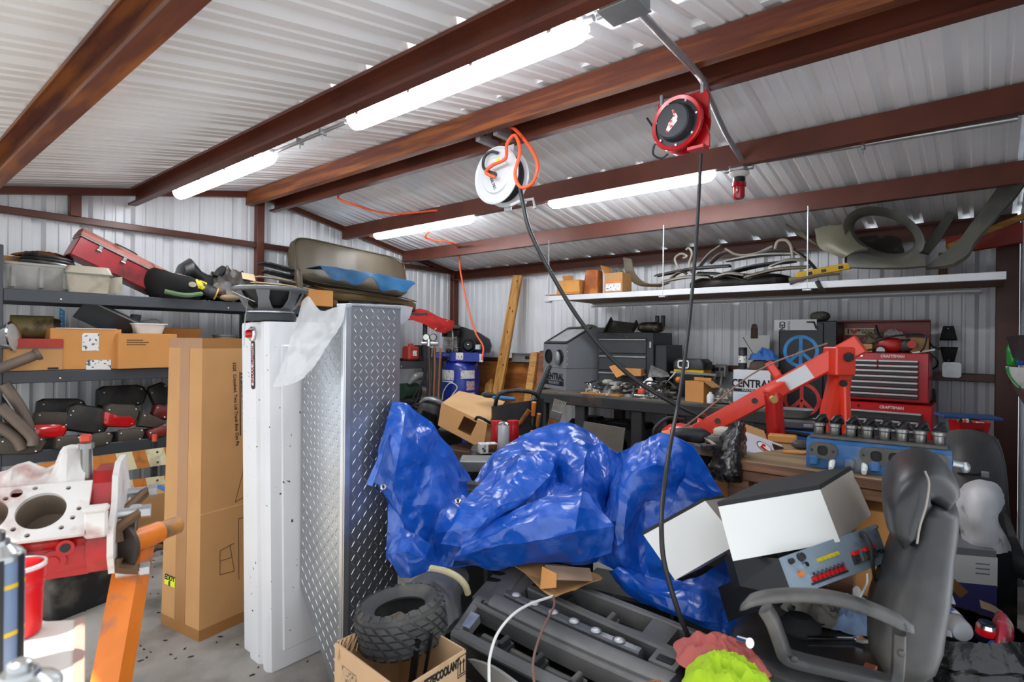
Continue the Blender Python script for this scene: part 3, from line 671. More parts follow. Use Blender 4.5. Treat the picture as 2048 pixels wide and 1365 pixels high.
t = thing('carton', 'brown carton with two white shipping labels on the second shelf', 'box', FA(A(165, x=-5.18, z=S2), -.06)); carton(t, .42, .34, .295, m_tan2)
m_lab = mat('printed_label', '#dfdedb', .5, 0, .05, dirt=('#4b4a50', .3, 55., .03))
label_patch(t, m_lab, .02, .20, .10, .13, -.171); label_patch(t, m_lab, .07, .03, .15, .075, -.171)
b = B(); b.box((0, -.05, .2965), (.36, .25, .004)); o = b.obj('tape', m_paper, t)
t = thing('carton', 'plain brown carton with small print, right of the labelled one', 'box', FA(A(281, x=-5.12, z=S2), .05)); carton(t, .405, .33, .265, m_tan2)
for i, w in enumerate((.11, .15, .13)): label_patch(t, mat('faded_print', '#6b4a2a', .8), -.15+w/2, .215-.017*i, w, .007, -.1655, name='printed_line')
t = thing('carton', 'open carton with folded flap behind the tall box', 'box', FA(A(372, x=-5.2, z=S2))); carton(t, .3, .3, .2, m_tan2)
b = B(trs(0, .1, .2, math.radians(20))); b.box((0, 0, .06), (.29, .006, .13)); b.obj('flap', m_tan2, t)
b = B(FA(A(365, x=-5.1, z=S2+.2))); b.box((0, 0, .012), (.22, .1, .02), .006); one(b, 'packing_foam', m_paper, 'strip of white packing on the open carton', 'packing')
b = B(); p = A(123, x=-5.3, z=S2+.3); b.plate([(-.018, 0), (.018, 0), (.018, .13), (-.012, .15)], circ(0, .03, .006)and [circ(0, .03+.03*i, .006, 8) for i in range(4)], .008); b.T = Matrix(); b.v = [FA(p) @ rot(pi/2) @ a for a in b.v]; one(b, 'hole_strip', mat('blue_card', '#2c7fae', .5), 'blue perforated strip standing on the labelled carton', 'strip')
t = thing('metal_tray', 'black metal tray leaning across both cartons on the second shelf', 'tray', FA(at(214, 638, x=-5.12), 0, math.radians(27), .5))
b = B(); b.box((0, 0, 0), (.38, .02, .17), .004); b.obj('tray_body', mat('black_tray', '#2c2e31', .4, .2), t); b = B(); b.box((0, -.0, .088), (.38, .05, .012), .003); b.obj('tray_lip', mat('worn_lip', '#84868a', .35, .5, .2, 12.), t)
t = thing('plastic_basin', 'white plastic basin on the plain carton', 'tub', FA(A(294, x=-5.1, z=S2+.267)))
b = B(); loft(b, [(rrect(.18, .16, .03), 0), (rrect(.225, .2, .04), .07), (rrect(.245, .22, .04), .072), (rrect(.245, .22, .04), .08), (rrect(.22, .195, .035), .08), (rrect(.18, .16, .03), .02)]); b.obj('basin', mat('white_basin', '#d9d8d4', .4), t)
b = B(FA(A(270, x=-5.12, z=S2+.34))); b.box((0, 0, .03), (.06, .06, .09), .004, rot(ry=.12)); one(b, 'black_socket_box', m_dark, 'small black box upright in the white basin', 'box')
b = B(); p = A(300, x=-5.1, z=S2+.35); b.tube([p+V(a) for a in ((0, -.08, 0), (.01, -.03, .025), (0, .04, .03), (0, .08, .005))], .006, 8, k=4); one(b, 'bent_bracket', m_steel, 'bent steel bracket lying in the white basin', 'bracket')
t = thing('paint_tin', 'grey ridged tin at the back of the second shelf by the tall carton', 'tin', A(450, x=-5.35, z=S2+.12)); b = B(); b.lathe([(.1, 0), (.1, .06), (.105, .065), (.1, .07), (.1, .13), (.106, .135), (.106, .15), (.09, .145), (0, .143)], 30); b.obj('can', mat('tin_grey', '#8f9087', .45, .3), t)
t = thing('carton', 'carton holding up the grey tin behind the tall box', 'box', FA(A(450, x=-5.35, z=S2))); carton(t, .3, .28, .12, m_tan2)
# exhaust tubes
m_exh = mat('dusty_exhaust_steel', '#6f6259', .6, .4, .2, 5.)
for k, P in enumerate((((75, 706), (20, 727), (-30, 745)), ((8, 765), (40, 812), (56, 850), (60, 885)), ((-10, 790), (20, 835), (38, 880)), ((0, 810), (38, 845), (64, 872), (66, 888)), ((-10, 845), (30, 872), (45, 895)))):
    xx = (-4.93, -5.0, -5.06, -4.94, -4.97)[k]; b = B(); pts = [at(a, c, x=xx) for a, c in P]; b.tube(pts, .034, 14, k=7)
    t = thing('exhaust_pipe', ['grey exhaust pipe pointing out level with the carton bottoms', 'steepest brown exhaust pipe leaning at the left rack end', 'brown exhaust pipe behind the two front bent pipes', 'bent exhaust pipe ending by the red tail lamp lens', 'lowest exhaust pipe at the left end of the third shelf'][k], 'exhaust pipe', pts[0])
    b.obj('pipe', m_exh, t, world=True)
    if k == 0:
        b = B(); d = (pts[0]-pts[1]).normalized(); b.cyl(pts[0]-d*.01, pts[0]+d*.012, .043, n=20); b.obj('pipe_flange', m_exh, t, world=True)
# ---- third shelf: tail lamps
m_hous = mat('grimy_black_housing', '#272421', .5, 0, .25, 8., dirt=('#5a5142', .22, 5., .15))
m_hous2 = mat('dusty_brown_housing', '#463e34', .6, 0, .2, 8., dirt=('#3a3028', .3, 6.))
m_rlens = mat('red_lens', '#c4151a', .15, 0, .15, 10., coat=.5)
LAMPS = [ # px, py, w px, h px, x, roll deg, kind, lens, label
 (246, 790, 92, 46, -5.35, 0, 0, 0, 'large dark rounded lamp housing standing highest on the third shelf'),
 (168, 836, 82, 54, -5.12, 16, 0, 0, 'big black lamp housing in the middle of the tail lamp pile'),
 (240, 828, 66, 48, -5.10, 8, 1, 1, 'dark tail lamp with red lower lens, right of centre'),
 (106, 836, 66, 30, -5.13, 8, 1, 0, 'dusty brown lamp housing above the left red lens'),
 (95, 860, 60, 26, -5.02, 5, 2, 1, 'bright red tail lamp lens at the left of the pile'),
 (302, 838, 54, 34, -5.08, 14, 1, 0, 'brown wedge lamp housing near the tall carton'),
 (136, 882, 44, 26, -4.99, 2, 1, 0, 'brown lamp housing at the shelf edge, second from the left'),
 (192, 878, 64, 28, -5.0, -6, 1, 0, 'green brown lamp housing low in the middle of the shelf edge'),
 (262, 868, 52, 28, -5.02, 0, 1, 0, 'grey lamp housing low at the shelf edge near the carton'),
 (318, 862, 40, 22, -5.0, -14, 2, 1, 'small dull red lamp lens at the shelf edge by the carton'),
 (40, 888, 76, 34, -4.99, 6, 1, 0, 'wide brown housing lying under the exhaust pipes'),
 (322, 822, 44, 30, -5.2, 20, 2, 1, 'dark maroon lamp leaning at the right of the pile'),
 (122, 815, 80, 40, -5.36, 4, 0, 0, 'black housing at the back left of the lamp pile'),
 (330, 785, 40, 50, -5.4, -20, 0, 0, 'dark olive housing standing at the back beside the carton')]
for px, py, w, h, x, ro, kind, ls, lab in LAMPS:
    c = at(px, py, x=x); sc_ = 4.1/FPX*(abs(x)/5.0); w, h = w*sc_, h*sc_
    t = thing('tail_lamp', lab, 'tail lamp', FA(c+V((0, 0, -h/2)), 0, math.radians(ro), -.15), 'tail lamp housings on the third shelf')
    o = [(-.5, -.35), (-.38, -.5), (.25, -.5), (.42, -.38), (.5, .1), (.44, .38), (.3, .5), (-.36, .5), (-.48, .36)]
    if px == 302: o = [(-.5, -.5), (.1, -.5), (.5, -.1), (.5, .05), (-.48, .5)]
    o = [(a*w, c_*h) for a, c_ in o]; mm = m_rlens if (kind == 2 and px < 300) else mat('dull_red_lens', '#7a2320', .4, 0, .2, 12.) if kind == 2 else (m_hous, m_hous2)[kind]
    b = B(trs(0, 0, h/2, pi/2)); loft(b, [(scaled(o, .7), -.11), (o, -.03), (o, .0), (scaled(o, .9), .018), (scaled(o, .6), .026)]); b.obj('housing', mm, t)
    if ls and kind == 1:
        b = B(trs(0, 0, h/2, pi/2)); o2 = [(a*w, c_*h) for a, c_ in ((-.48, -.38), (-.36, -.52), (.25, -.52), (.44, -.38), (.3, -.06), (-.1, -.1), (-.5, .1))]; loft(b, [(o2, .0), (scaled(o2, .95), .022), (scaled(o2, .8), .03)]); b.obj('lens', m_rlens, t)
    for sx, sz in ((-.36, .2), (.36, .28), (.28, -.36))[:3 if kind < 2 else 1]:
        b = B(trs(0, 0, h/2, pi/2)); b.ell((sx*w, sz*h, .026), (.006, .006, .005), 8); b.obj('screw', mat('white_glint', '#e8e6e0', .3), t)
# ---- right end of the rack
t = thing('red_canister', 'small red canister on the rack shelf beside the tank', 'canister', A(822, x=-5.05, z=S2)); b = B(); b.box((0, 0, .09), (.14, .16, .16), .02); b.cyl((0, 0, .17), (0, 0, .2), .03, n=12); b.obj('can_body', mat('faded_red_can', '#a03028', .5, 0, .1), t)
b = B(FA(trs(0, 0, 0).to_translation())); label_patch(t, m_lab, 0, 0, .06, .06, 0).matrix_local = Matrix.Translation((.072, 0, .09)) @ rot(rz=pi/2)
t = thing('black_box', 'dark box beside the red canister on the rack shelf', 'box', FA(A(838, x=-5.1, z=S2))); b = B(); b.box((0, 0, .09), (.06, .12, .18), .006); b.obj('box_body', m_hous, t)
t = thing('grinder', 'green bodied bench grinder with chrome guard on the rack by the tank', 'tool', A(826, x=-4.98, z=S3+.1))
b = B(); b.cyl((0, -.16, .12), (0, .05, .12), .085, n=24); b.obj('motor', mat('dark_green_paint', '#22372c', .4), t)
b = B(); b.cyl((.03, .06, .10), (.03, .13, .10), .075, n=24); b.box((.06, .1, .04), (.06, .07, .12), .006); b.obj('wheel_guard', m_steel, t)
b = B(); b.tube([(.08, -.12, .2), (.1, -.05, .27), (.1, .04, .29), (.09, .1, .27)], [.02, .045, .045, .03], 12, k=3); b.obj('eye_shield', mat('smoky_grey_plastic', '#6a6f6c', .25), t)
b = B(); b.box((0, -.03, .0), (.14, .3, .04), .006); b.obj('base', m_dark, t)
t = thing('storage_tote', 'black plastic tote under the grinder on the lower rack', 'tote', A(815, x=-5.2, z=S3-.0)); b = B(); loft(b, [(rrect(.36, .4, .03), 0), (rrect(.4, .45, .03), .09), (rrect(.42, .47, .03), .1)]); b.obj('tote_body', m_dark, t)
# ================================================================ tall carton, tailgate, tank, subwoofer
bl, bf, br = V((-3.195, 1.067, 0)), V((-2.865, 1.12, 0)), V((-2.915, 1.43, 0)); bk = bl+br-bf
tl, tf, tr = at(352, 682, d=3.0), at(405, 687, d=2.82), at(480, 684, d=3.04); tf.z = 1.452; tl = tf+(bl-bf)*.9; tr = tf+(br-bf)*.9; tk = tl+tr-tf
t = thing('tall_carton', 'tall narrow brown carton standing left of the white tailgate', 'box', (-3.0, 1.25, 0))
b = B(); b.hexa([bl, bf, br, bk, tl, tf, tr, tk]); b.obj('carton_body', m_tan, t, world=True, smooth=0)
QL, QR = [bl, bf, tf, tl], [bf, br, tr, tf]
b = B(); qpatch(b, QL, .36, .64, 0, 1); b.obj('tape', m_tape, t, world=True)
for Q in (QL, QR):
    b = B(); qpatch(b, Q, 0, 1, .0, .035, .001); b.obj('tape', m_tape, t, world=True); b = B(); qpatch(b, Q, 0, 1, .965, 1., .001); b.obj('tape', m_tape, t, world=True)
b = B(); qpatch(b, QL, .08, .36, .14, .172, .003); o = b.obj('sticker', mat('neon_yellow', '#d8e21f', .6, 0, .03), t, world=True); o['label'] = 'small neon yellow sticker'
text('EDDY\n8', qframe(QL, .22, .156, off=.0036), .034, m_print, t, bold=.001)
text('5525  Crossbed, Two Lid Truck Box Can Fit', qframe(QR, .62, .765, rz=-pi/2), .024, m_print, t)
b = B(); qpatch(b, QR, .70, .715, .65, .88, .0015); b.obj('printed_line', m_print, t, world=True)
text('Truck Box Can Fit', qframe(QR, .80, .765, rz=-pi/2), .045, m_print, t, bold=.003)
b = B()
for (u0, v0), (u1, v1) in (((.33, .19), (.58, .185)), ((.33, .27), (.58, .28)), ((.33, .19), (.33, .27)), ((.58, .185), (.5, .28)), ((.33, .235), (.54, .235)), ((.66, .15), (.66, .36)), ((.66, .36), (.98, .36)), ((.6, .42), (.75, .52)), ((.75, .52), (.9, .72)), ((.6, .42), (.9, .44))):
    p, q = quadpt(QR, u0, v0), quadpt(QR, u1, v1); n = (QR[1]-QR[0]).cross(QR[3]-QR[0]).normalized()*.001
    b.tube([p+n, q+n], .0016, 5)
b.obj('printed_diagram', mat('brown_print', '#5b3c22', .8), t, world=True)
b = B(); qpatch(b, QR, 0, 1, .405, .41, .0014); o = b.obj('crease', mat('light_crease', '#c79c68', .8), t, world=True)
# white tailgate on end
m_white = mat('chipped_white_paint', '#dfe0e2', .32, .0, .03, 4., dirt=('#2c2a29', .0, 42., .012), spec=.6)
_n = [n for n in m_white.node_tree.nodes if n.type == 'MAP_RANGE'][-1]; _n.inputs[1].default_value = .70; _n.inputs[2].default_value = .71
t = thing('tailgate', 'white chipped steel tailgate standing on its end by the tall carton', 'tailgate', Matrix.Translation((-2.5, 1.35, 0)) @ Matrix.Rotation(.018, 4, V((-D3.x, -D3.y, 0))) )
pf = [(-.145, -.115), (-.06, -.115), (-.045, -.135), (.03, -.135), (.042, -.122), (.075, -.122), (.088, -.14), (.12, -.142), (.14, -.128), (.143, -.10), (.143, .15), (-.145, .15)]
b = B(); loft(b, [(scaled(pf, .985), 0), (pf, .012), (pf, 1.515), (scaled(pf, .985), 1.527)]); b.obj('panel', m_white, t, 25)
for x, y in ((-.05, -.1262), (.082, -.133)):
    b = B(); b.box((x, y, .76), (.004, .004, 1.45)); b.obj('seam', mat('seam_grey', '#8f9194', .6), t)
b = B(); b.box((.144, .02, .75), (.012, .20, 1.35), .006); b.obj('inner_panel', m_white, t)
lp = V((.01, -.14, 1.475)); b = B(trs(*lp, pi/2)); b.lathe([(0, 0), (.03, 0), (.033, .006), (.026, .012), (0, .012)], 24); b.obj('bezel', m_chrome, t)
b = B(trs(*lp, pi/2)); b.lathe([(.019, .01), (.019, .024), (.013, .034), (0, .037)], 20); o = b.obj('marker_light', mat('marker_red', '#c3121a', .15, coat=.6), t); o['label'] = 'red round marker light'
b = B(trs(.006, -.1365, 1.335, pi/2)); b.plate(rrect(.034, .215, .012), d=.0015); o = b.obj('badge', m_print, t)
b = B(trs(.006, -.1382, 1.338, pi/2)); b.plate(rrect(.019, .188, .004), d=.0008); b.obj('badge_field', mat('badge_pink', '#e3c7cd', .5), o)
text('mollier Ward', trs(.006, -.1392, 1.338, pi/2, 0, 0) @ rot(rz=-pi/2), .03, mat('badge_red', '#8e1226', .5), o, world=False, bold=.0008)
b = B(); b.box((.02, -.1245, .33), (.003, .003, .22)); b.obj('crack', m_print, t)
# diamond plate tank
m_dia = mat('diamond_plate_aluminium', '#a9acb0', .3, .85, .1, 5.); m_diab = mat('bright_aluminium', '#c9cbce', .25, .85, .06)
t = thing('tank_box', 'tall diamond plate aluminium box standing on end in front of the tailgate', 'truck box', (-2.19, 1.49, 0))
x0, x1, yf, yk = -2.35, -2.02, 1.345, 1.63
def tz(px, py, x): return at(px, py, y=yf).z
pol = [(x0, .34), (-2.09, .0), (x1, 0), (x1, 1.592), (-2.078, 1.592), (-2.078, 1.475), (-2.16, 1.468), (x0, 1.30)]
b = B(); b.T = Matrix(); b.plate(pol, d=yk-yf); b.v = [V((a.x, yf+(yk-yf)-a.z, a.y)) for a in b.v]; b.f = [f[::-1] for f in b.f]
b.f = [f[::-1] for f in b.f]
o = b.obj('shell', m_dia, t, 0, world=True)
def lozenges(b, M, w, h, inside, pitch=.040):
    """raised bars of a tread plate on the XY plane of M, alternating directions"""
    b.T = M; j = 0; y = pitch*.5
    while y < h:
        i = 0; x = pitch*.5+(0 if j % 2 else 0)
        while x < w:
            if inside(x, y):
                a = .92 if (i+j) % 2 else 2.22; c, s = cos(a), sin(a); l, ww = .0165, .0025
                vs = [(x+c*l, y+s*l, 0), (x-s*ww, y+c*ww, 0), (x-c*l, y-s*l, 0), (x+s*ww, y-c*ww, 0), (x+c*l*.5, y+s*l*.5, .0017), (x-c*l*.5, y-s*l*.5, .0017)]
                b.add(vs, [(0, 1, 5, 4), (1, 2, 5), (2, 3, 4, 5), (3, 0, 4)])
            x += pitch*.72; i += 1
        y += pitch*.72; j += 1
def inpoly(x, z, m=.012):
    c = False; n = len(pol)
    for i in range(n):
        (xa, za), (xb, zb) = pol[i], pol[(i+1) % n]
        if (za > z) != (zb > z) and x < (xb-xa)*(z-za)/(zb-za)+xa: c = not c
    return c
b = B(); lozenges(b, frame((x0, yf-.0003, 0), (1, 0, 0), y=(0, 0, 1)), x1-x0, 1.6, lambda x, y: all(inpoly(x0+x+dx, y+dz) for dx in (-.012, .012) for dz in (-.012, .012)) and x < x1-x0-.02)
lozenges(b, frame((x1+.0003, yf, 0), (0, 1, 0), y=(0, 0, 1)), yk-yf, 1.585, lambda x, y: .03 < x < yk-yf-.012 and y > .012)
lozenges(b, frame((x0+.0, yf, 1.30), (0, 0.001, 0) if 0 else (0, 1, 0), y=(.19, 0, .168)), .28, .25, lambda x, y: True)
o = b.obj('tread_bars', mat('tread_bars_bright', '#d8dadc', .2, .9, .03), t, 0, world=True); o['kind'] = 'stuff'
b = B(); b.box((x1-.008, yf-.002, .80), (.02, .012, 1.585), .003); b.box((x1+.002, yf+.012, .80), (.008, .03, 1.585), .003); b.obj('corner_trim', m_diab, t, world=True)
b = B(); b.box((x1-.03, (yf+yk)/2, 1.596), (.075, yk-yf, .012), .003); b.obj('top_lip', m_diab, t, world=True)
# clear plastic sheet over the tank top
m_film = mat('milky_plastic_film', '#e6e8ea', .22, 0, .05, 10., alpha=.55, spec=.7)
b = B(); rows = [[(604, 600, 2.46), (616, 590, 2.42), (640, 618, 2.38), (668, 612, 2.33), (692, 606, 2.30)], [(588, 650, 2.43), (610, 655, 2.38), (635, 662, 2.35), (658, 658, 2.31), (680, 648, 2.29)], [(570, 705, 2.41), (592, 705, 2.36), (618, 705, 2.34), (640, 690, 2.31), (660, 680, 2.29)], [(558, 742, 2.40), (578, 745, 2.36), (602, 742, 2.34), (622, 728, 2.32), (640, 712, 2.30)], [(547, 772, 2.39), (566, 770, 2.37), (588, 764, 2.36), (606, 754, 2.34), (614, 748, 2.33)]]
net(b, [[at(p, q, d=d) for p, q, d in r] for r in rows], 7, .012, 12, 2, .0008)
t2 = one(b, 'plastic_sheet', m_film, 'milky plastic sheet draped over the left shoulder of the diamond plate box', 'plastic sheet')
b = B(); rows = [[(690, 604, 2.30), (740, 606, 2.42), (800, 608, 2.58), (826, 612, 2.66)], [(690, 612, 2.31), (740, 613, 2.46), (800, 628, 2.60), (818, 634, 2.66)], [(692, 613, 2.33), (745, 615, 2.5), (799, 642, 2.62), (806, 648, 2.66)]]
net(b, [[at(p, q, d=d) for p, q, d in r] for r in rows], 6, .006, 12, 3, .0008)
one(b, 'plastic_sheet', m_film, 'plastic film lying across the top edge of the diamond plate box', 'plastic sheet')
# subwoofer chassis on the tailgate top
m_sub = mat('grey_speaker_basket', '#6c6f72', .45, .4, .06)
c = at(541, 640, d=2.56); c.z = 1.532
t = thing('subwoofer', 'grey metal subwoofer frame sitting face up on the white tailgate', 'speaker', c)
b = B(); b.lathe([(.105, 0), (.108, .004), (.108, .03), (.10, .034), (0, .034)], 40); b.obj('magnet', mat('dark_magnet', '#3a3d40', .6, .3, .15, 30.), t)
b = B(); b.lathe([(.085, .036), (.1, .036), (.1, .042), (.085, .05), (0, .05)], 36); b.obj('top_plate', m_galv, t)
b = B(); b.lathe([(.125, .13), (.158, .133), (.162, .138), (.162, .146), (.15, .15), (.122, .142)], 48, caps=False); b.lathe([(.05, .04), (.075, .045), (.085, .055), (.05, .05)], 36, caps=False); b.obj('rim', m_sub, t)
for k in range(6):
    a = k*pi/3+.35; b = B(); ca, sa = cos(a), sin(a); R = []
    for r, z, w in ((.07, .042, .035), (.1, .062, .028), (.12, .095, .022), (.138, .138, .03)):
        R.append([V((ca*r-sa*s*w+ca*q, sa*r+ca*s*w+sa*q, z)) for s, q in ((-1, -.004), (1, -.004), (1, .006), (-1, .006))])
    b.rings(R); b.obj('spoke', m_sub, t)
b = B(); b.lathe([(.13, .135), (.075, .07), (.04, .062), (0, .062)], 36, caps=False); b.obj('cone', mat('black_cone', '#16171a', .6), t)
b = B(); b.tube([(-.03, -.155, .125), (.04, -.14, .1), (.06, -.1, .08)], .0025, 6, k=4); b.obj('lead_wire', m_galv, t)
b = B(); b.tube([at(497, 592, d=2.48), at(490, 640, d=2.44), at(488, 690, d=2.44)], .0022, 6, k=4); b.obj('cable', m_galv, t, world=True)
# ================================================================ engine block on stand
m_ered = mat('engine_red_paint', '#b01015', .35, 0, .15, 9., dirt=('#3f0d12', .25, 10., .12), coat=.2)
m_prime = mat('white_primer_cast', '#d9d4ce', .6, 0, .08, 9., dirt=('#a9726a', .18, 10., .1), bump=.15, bs=70)
m_bore = mat('oily_bore', '#857667', .35, .1, .2, 10.)
AX = V((.37, .929, 0)); QN = V((.929, -.37, 0))   # block axis, towards viewer
P = at(170, 1069, d=1.44); oc = P-QN*.20-V((0, 0, .16)); FB = frame(oc, AX, V((0, 0, 1)))   # local x axis, y = away from viewer, z up
t = thing('engine_block', 'red and white engine block bolted to the orange stand at left', 'engine block', FB)
Lb = .56
sec = [(-.20, .16), (-.165, .125), (-.165, .08), (-.15, .06), (-.15, .045), (.15, .045), (.15, .11), (.20, .16), (.09, .27), (.0, .18), (-.03, .15), (-.09, .085), (-.19, .15)]
b = B(); b.rings([[V((x, y, z)) for y, z in sec] for x in (-Lb, 0)]); b.obj('crankcase', m_ered, t, 20)
# deck plate with real bore holes; x measured back from the flange end
dk = frame((-Lb, -.2005, .1595), (1, 0, 0), y=(0, .115, .114)); fx = lambda x: Lb-x
bore = lambda cx: circ(fx(cx), .080, .0515, 40)
small = [(.05, .025), (.115, .014), (.05, .14), (.12, .148), (.185, .03), (.175, .125), (.02, .075), (.235, .015), (.03, .05), (.145, .035)]
holes = [bore(.098), bore(.214), bore(.33), bore(.446)]+[circ(fx(x), y, .006, 10) for x, y in small]+[circ(fx(.156), .138, .013, 16)]
b = B(dk); b.plate([(0, .0), (Lb, .0), (Lb, .158), (0, .158)], holes, .012); b.obj('deck', m_prime, t, 30)
for k in range(4):
    b = B(dk @ Matrix.Translation((fx(.098+.116*k), .080, 0))); b.lathe([(.0514, .0), (.051, -.095), (0, -.095)], 40, caps=False); b.f = [f[::-1] for f in b.f]; b.obj('bore', m_bore, t)
# side skirt bosses, plugs, ribs
for x, z, r in ((-.07, .095, .028), (-.2, .095, .028), (-.33, .095, .028)):
    b = B(); b.cyl((x, -.14, z), (x, -.172, z), r, n=24); b.cyl((x, -.172, z), (x, -.176, z), r*.5, n=16); b.obj('core_plug', m_ered, t)
for x, z in ((-.04, .135), (-.23, .135), (-.30, .11)):
    b = B(); b.cyl((x, -.13, z), (x, -.20, z), .021, .019, n=18); b.obj('boss', m_ered, t); b = B(); b.cyl((x, -.2, z), (x, -.203, z), .011, n=12); b.obj('bolt_hole', m_print, t)
for x in (-.135, -.16, -.27):
    b = B(); b.box((x, -.17, .10), (.012, .05, .10), .004); b.obj('rib', m_ered, t)
b = B(); b.box((-.22, -.19, .145), (.16, .04, .03), .01); b.obj('mount_pad', m_ered, t)
# lifter valley walls (white) rising behind the deck
b = B(); R = []
for i in range(29):
    x = -Lb+(Lb-.02)*i/28; w = .018*sin(i*.9)+.012*sin(i*2.1+1); h = .31+.012*sin(i*1.3)
    if x > -.09: h += .03+(x+.09)*.5
    R.append([V((x, -.095, .262)), V((x, -.075+w*.5, .29)), V((x, -.05+w, h)), V((x, -.01+w, h+.006)), V((x, .03, h-.01)), V((x, .06, .25))])
b.rings(R); b.obj('valley_wall', m_prime, t, 60)
b = B(); b.cyl((-.02, -.06, .28), (-.02, -.06, .36), .013, n=14); b.cyl((-.02, -.06, .36), (-.02, -.06, .375), .018, n=8); b.obj('lifting_bolt', m_steel, t)
b = B(); b.box((-.022, -.06, .388), (.026, .018, .022), .004); o = b.obj('bolt_tip', mat('red_tip', '#c2402c', .5), t)
# rear flange
fo = [(-.17, .04), (-.205, .10), (-.205, .165), (-.13, .235), (-.115, .31), (-.06, .34), (.06, .34), (.20, .19), (.19, .04)]
fo = [(y*.96, .04+(z-.04)*.92) for y, z in fo]
b = B(); b.plate([(y, z) for y, z in fo], [circ(y, z, .009, 10) for y, z in ((-.16, .07), (-.185, .15), (-.09, .29))], .014); b.v = [V((.045+a.z, a.x, a.y)) for a in b.v]; b.obj('rear_flange', m_prime, t, 0)
b = B(); b.plate(scaled(fo, .9, 0, .01), d=.05); b.v = [V((-.002+a.z, a.x, a.y)) for a in b.v]; b.obj('rear_housing', m_ered, t, 0)
for y, z0, z1 in ((-.205, .05, .15),):
    b = B(); b.box((.022, y+.012, .185), (.05, .022, .07), .006); b.box((.022, y+.012, .225), (.055, .03, .016), .005); b.obj('flange_lug', m_prime, t)
# --- stand
m_sto = mat('worn_orange_paint', '#e07a22', .42, .1, .12, 7., dirt=('#6e6763', .28, 6., .06))
hc = FB @ V((.20, -.03, .10))
t = thing('engine_stand', 'orange engine stand carrying the red and white block', 'stand', frame((hc.x, hc.y, 0), AX, V((0, 0, 1))))
T0 = at(252, 1066, d=1.56); T1 = at(352, 1066, d=1.72)
hz = T0.z; ax2 = (T1-T0); ax2.z = 0; ax2.normalize()
c1 = at(300, 1068, d=1.64)
b = B(); b.cyl(c1-ax2*.09, c1+ax2*.03, .031, n=28); b.obj('head_sleeve', m_sto, t, world=True)
b = B(); b.cyl(c1+ax2*.03, c1+ax2*.095, .027, .026, n=28); b.cyl(c1+ax2*.095, c1+ax2*.1, .022, n=20); b.obj('rotating_tube', mat('scuffed_orange', '#c98a45', .5, .2, .2, 14., dirt=('#57504c', .4, 9., .1)), t, world=True)
b = B(); p = c1-ax2*.05+V((0, 0, .03)); b.cyl(p, p+V((.01, .0, .06)), .008, .01, n=12); b.cyl(p+V((.01, 0, .06)), p+V((.012, 0, .07)), .016, n=12); b.obj('lock_handle', m_steel, t, world=True)
b = B(); b.T = frame(c1-ax2*.10, V((-ax2.y, ax2.x, 0)), ax2); b.plate(circ(0, 0, .065, 24), d=.012); b.obj('head_plate', mat('dark_head_plate', '#4d4641', .5, .5, .2), t, world=True)
for i, (y, z) in enumerate(((-.10, .075), (-.12, -.065), (.10, .08), (.1, -.06))):
    e = FB @ V((.058, y*1.1, .10+z*1.1)); s = c1-ax2*.095+QN*(-y*.3)+V((0, 0, z*.3))
    b = B(); b.tube([s, (s+e)/2+QN*(-y*.1), e-AX*-.05], .015, 8); b.obj('mounting_arm', mat('rusty_arm', '#6b5038', .6, .4, .25, 14.), t, world=True)
    f = e+AX*.055; b = B(); b.cyl(e, f, .014, n=16); b.cyl(f, f+AX*.022, .019, n=6); b.obj('mounting_bolt', m_galv, t, world=True)
A_ = at(272, 1092, d=1.64); B_ = at(222, 1365, d=1.46); dr = (B_-A_).normalized(); foot = A_+dr*((A_.z-.06)/-dr.z)
px_ = V((-dr.y, dr.x, 0)).normalized(); px_ = R3
b = B(); R = []
for q, w in ((A_, .036), (foot, .036)):
    R.append([q+px_*(w*sx)+D3*(.03*sy) for sx, sy in ((-1, -1), (1, -1), (1, 1), (-1, 1))])
b.rings(R); b.obj('upright', m_sto, t, world=True)
b = B(); b.hexa([q+px_*.036*sx+D3*(.03+o) for q in (A_+dr*.04, foot) for sx, o in ((-1.35, 0), (-1.0, -.06), (-1.0, .0), (-1.35, .0))]); b.obj('edge_web', mat('dark_worn_web', '#5d544e', .6, .3, .2, 8.), t, world=True)
b = B(); ff = V((foot.x, foot.y, .06)); b.tube([ff-AX*.75, ff+AX*.12], .03, 4); b.tube([ff+QN*.3+AX*.1, ff-QN*.3+AX*.1], .03, 4); b.obj('base', m_sto, t, world=True)
for e in (ff-AX*.72, ff+QN*.28+AX*.1, ff-QN*.28+AX*.1):
    b = B(); b.cyl(V((e.x, e.y, .03))-px_*.015, V((e.x, e.y, .03))+px_*.015, .03, n=16); b.obj('caster', m_dark, t, world=True)
# --- near white table with cup and cans
m_wtop = mat('weathered_white_board', '#d5cfc6', .7, 0, .1, 6., dirt=('#a8978a', .3, 5., .1))
c0, c1_, c2, c3 = at(150, 1238, z=.95), at(140, 1460, z=.95), at(-420, 1460, z=.95), at(-200, 1255, z=.95)
t = thing('side_table', 'weathered white topped table at the lower left corner', 'table', (sum(p.x for p in (c0, c1_, c2, c3))/4, sum(p.y for p in (c0, c1_, c2, c3))/4, 0))
dz = V((0, 0, .025)); b = B(); Q = [c3, c2, c1_, c0]; b.hexa([p-dz for p in Q]+Q); b.obj('tabletop', m_wtop, t, world=True, smooth=0)
b = B(); dd = (c0-c1_).normalized(); sd = V((dd.y, -dd.x, 0))
b.hexa([c1_-dz*1.6, c1_-dz*1.6+sd*.014, c0-dz*1.6+sd*.014, c0-dz*1.6, c1_+dz*.1, c1_+dz*.1+sd*.014, c0+dz*.1+sd*.014, c0+dz*.1]); b.obj('edge_trim', mat('pinkish_wood_trim', '#a98b7c', .6), t, world=True, smooth=0)
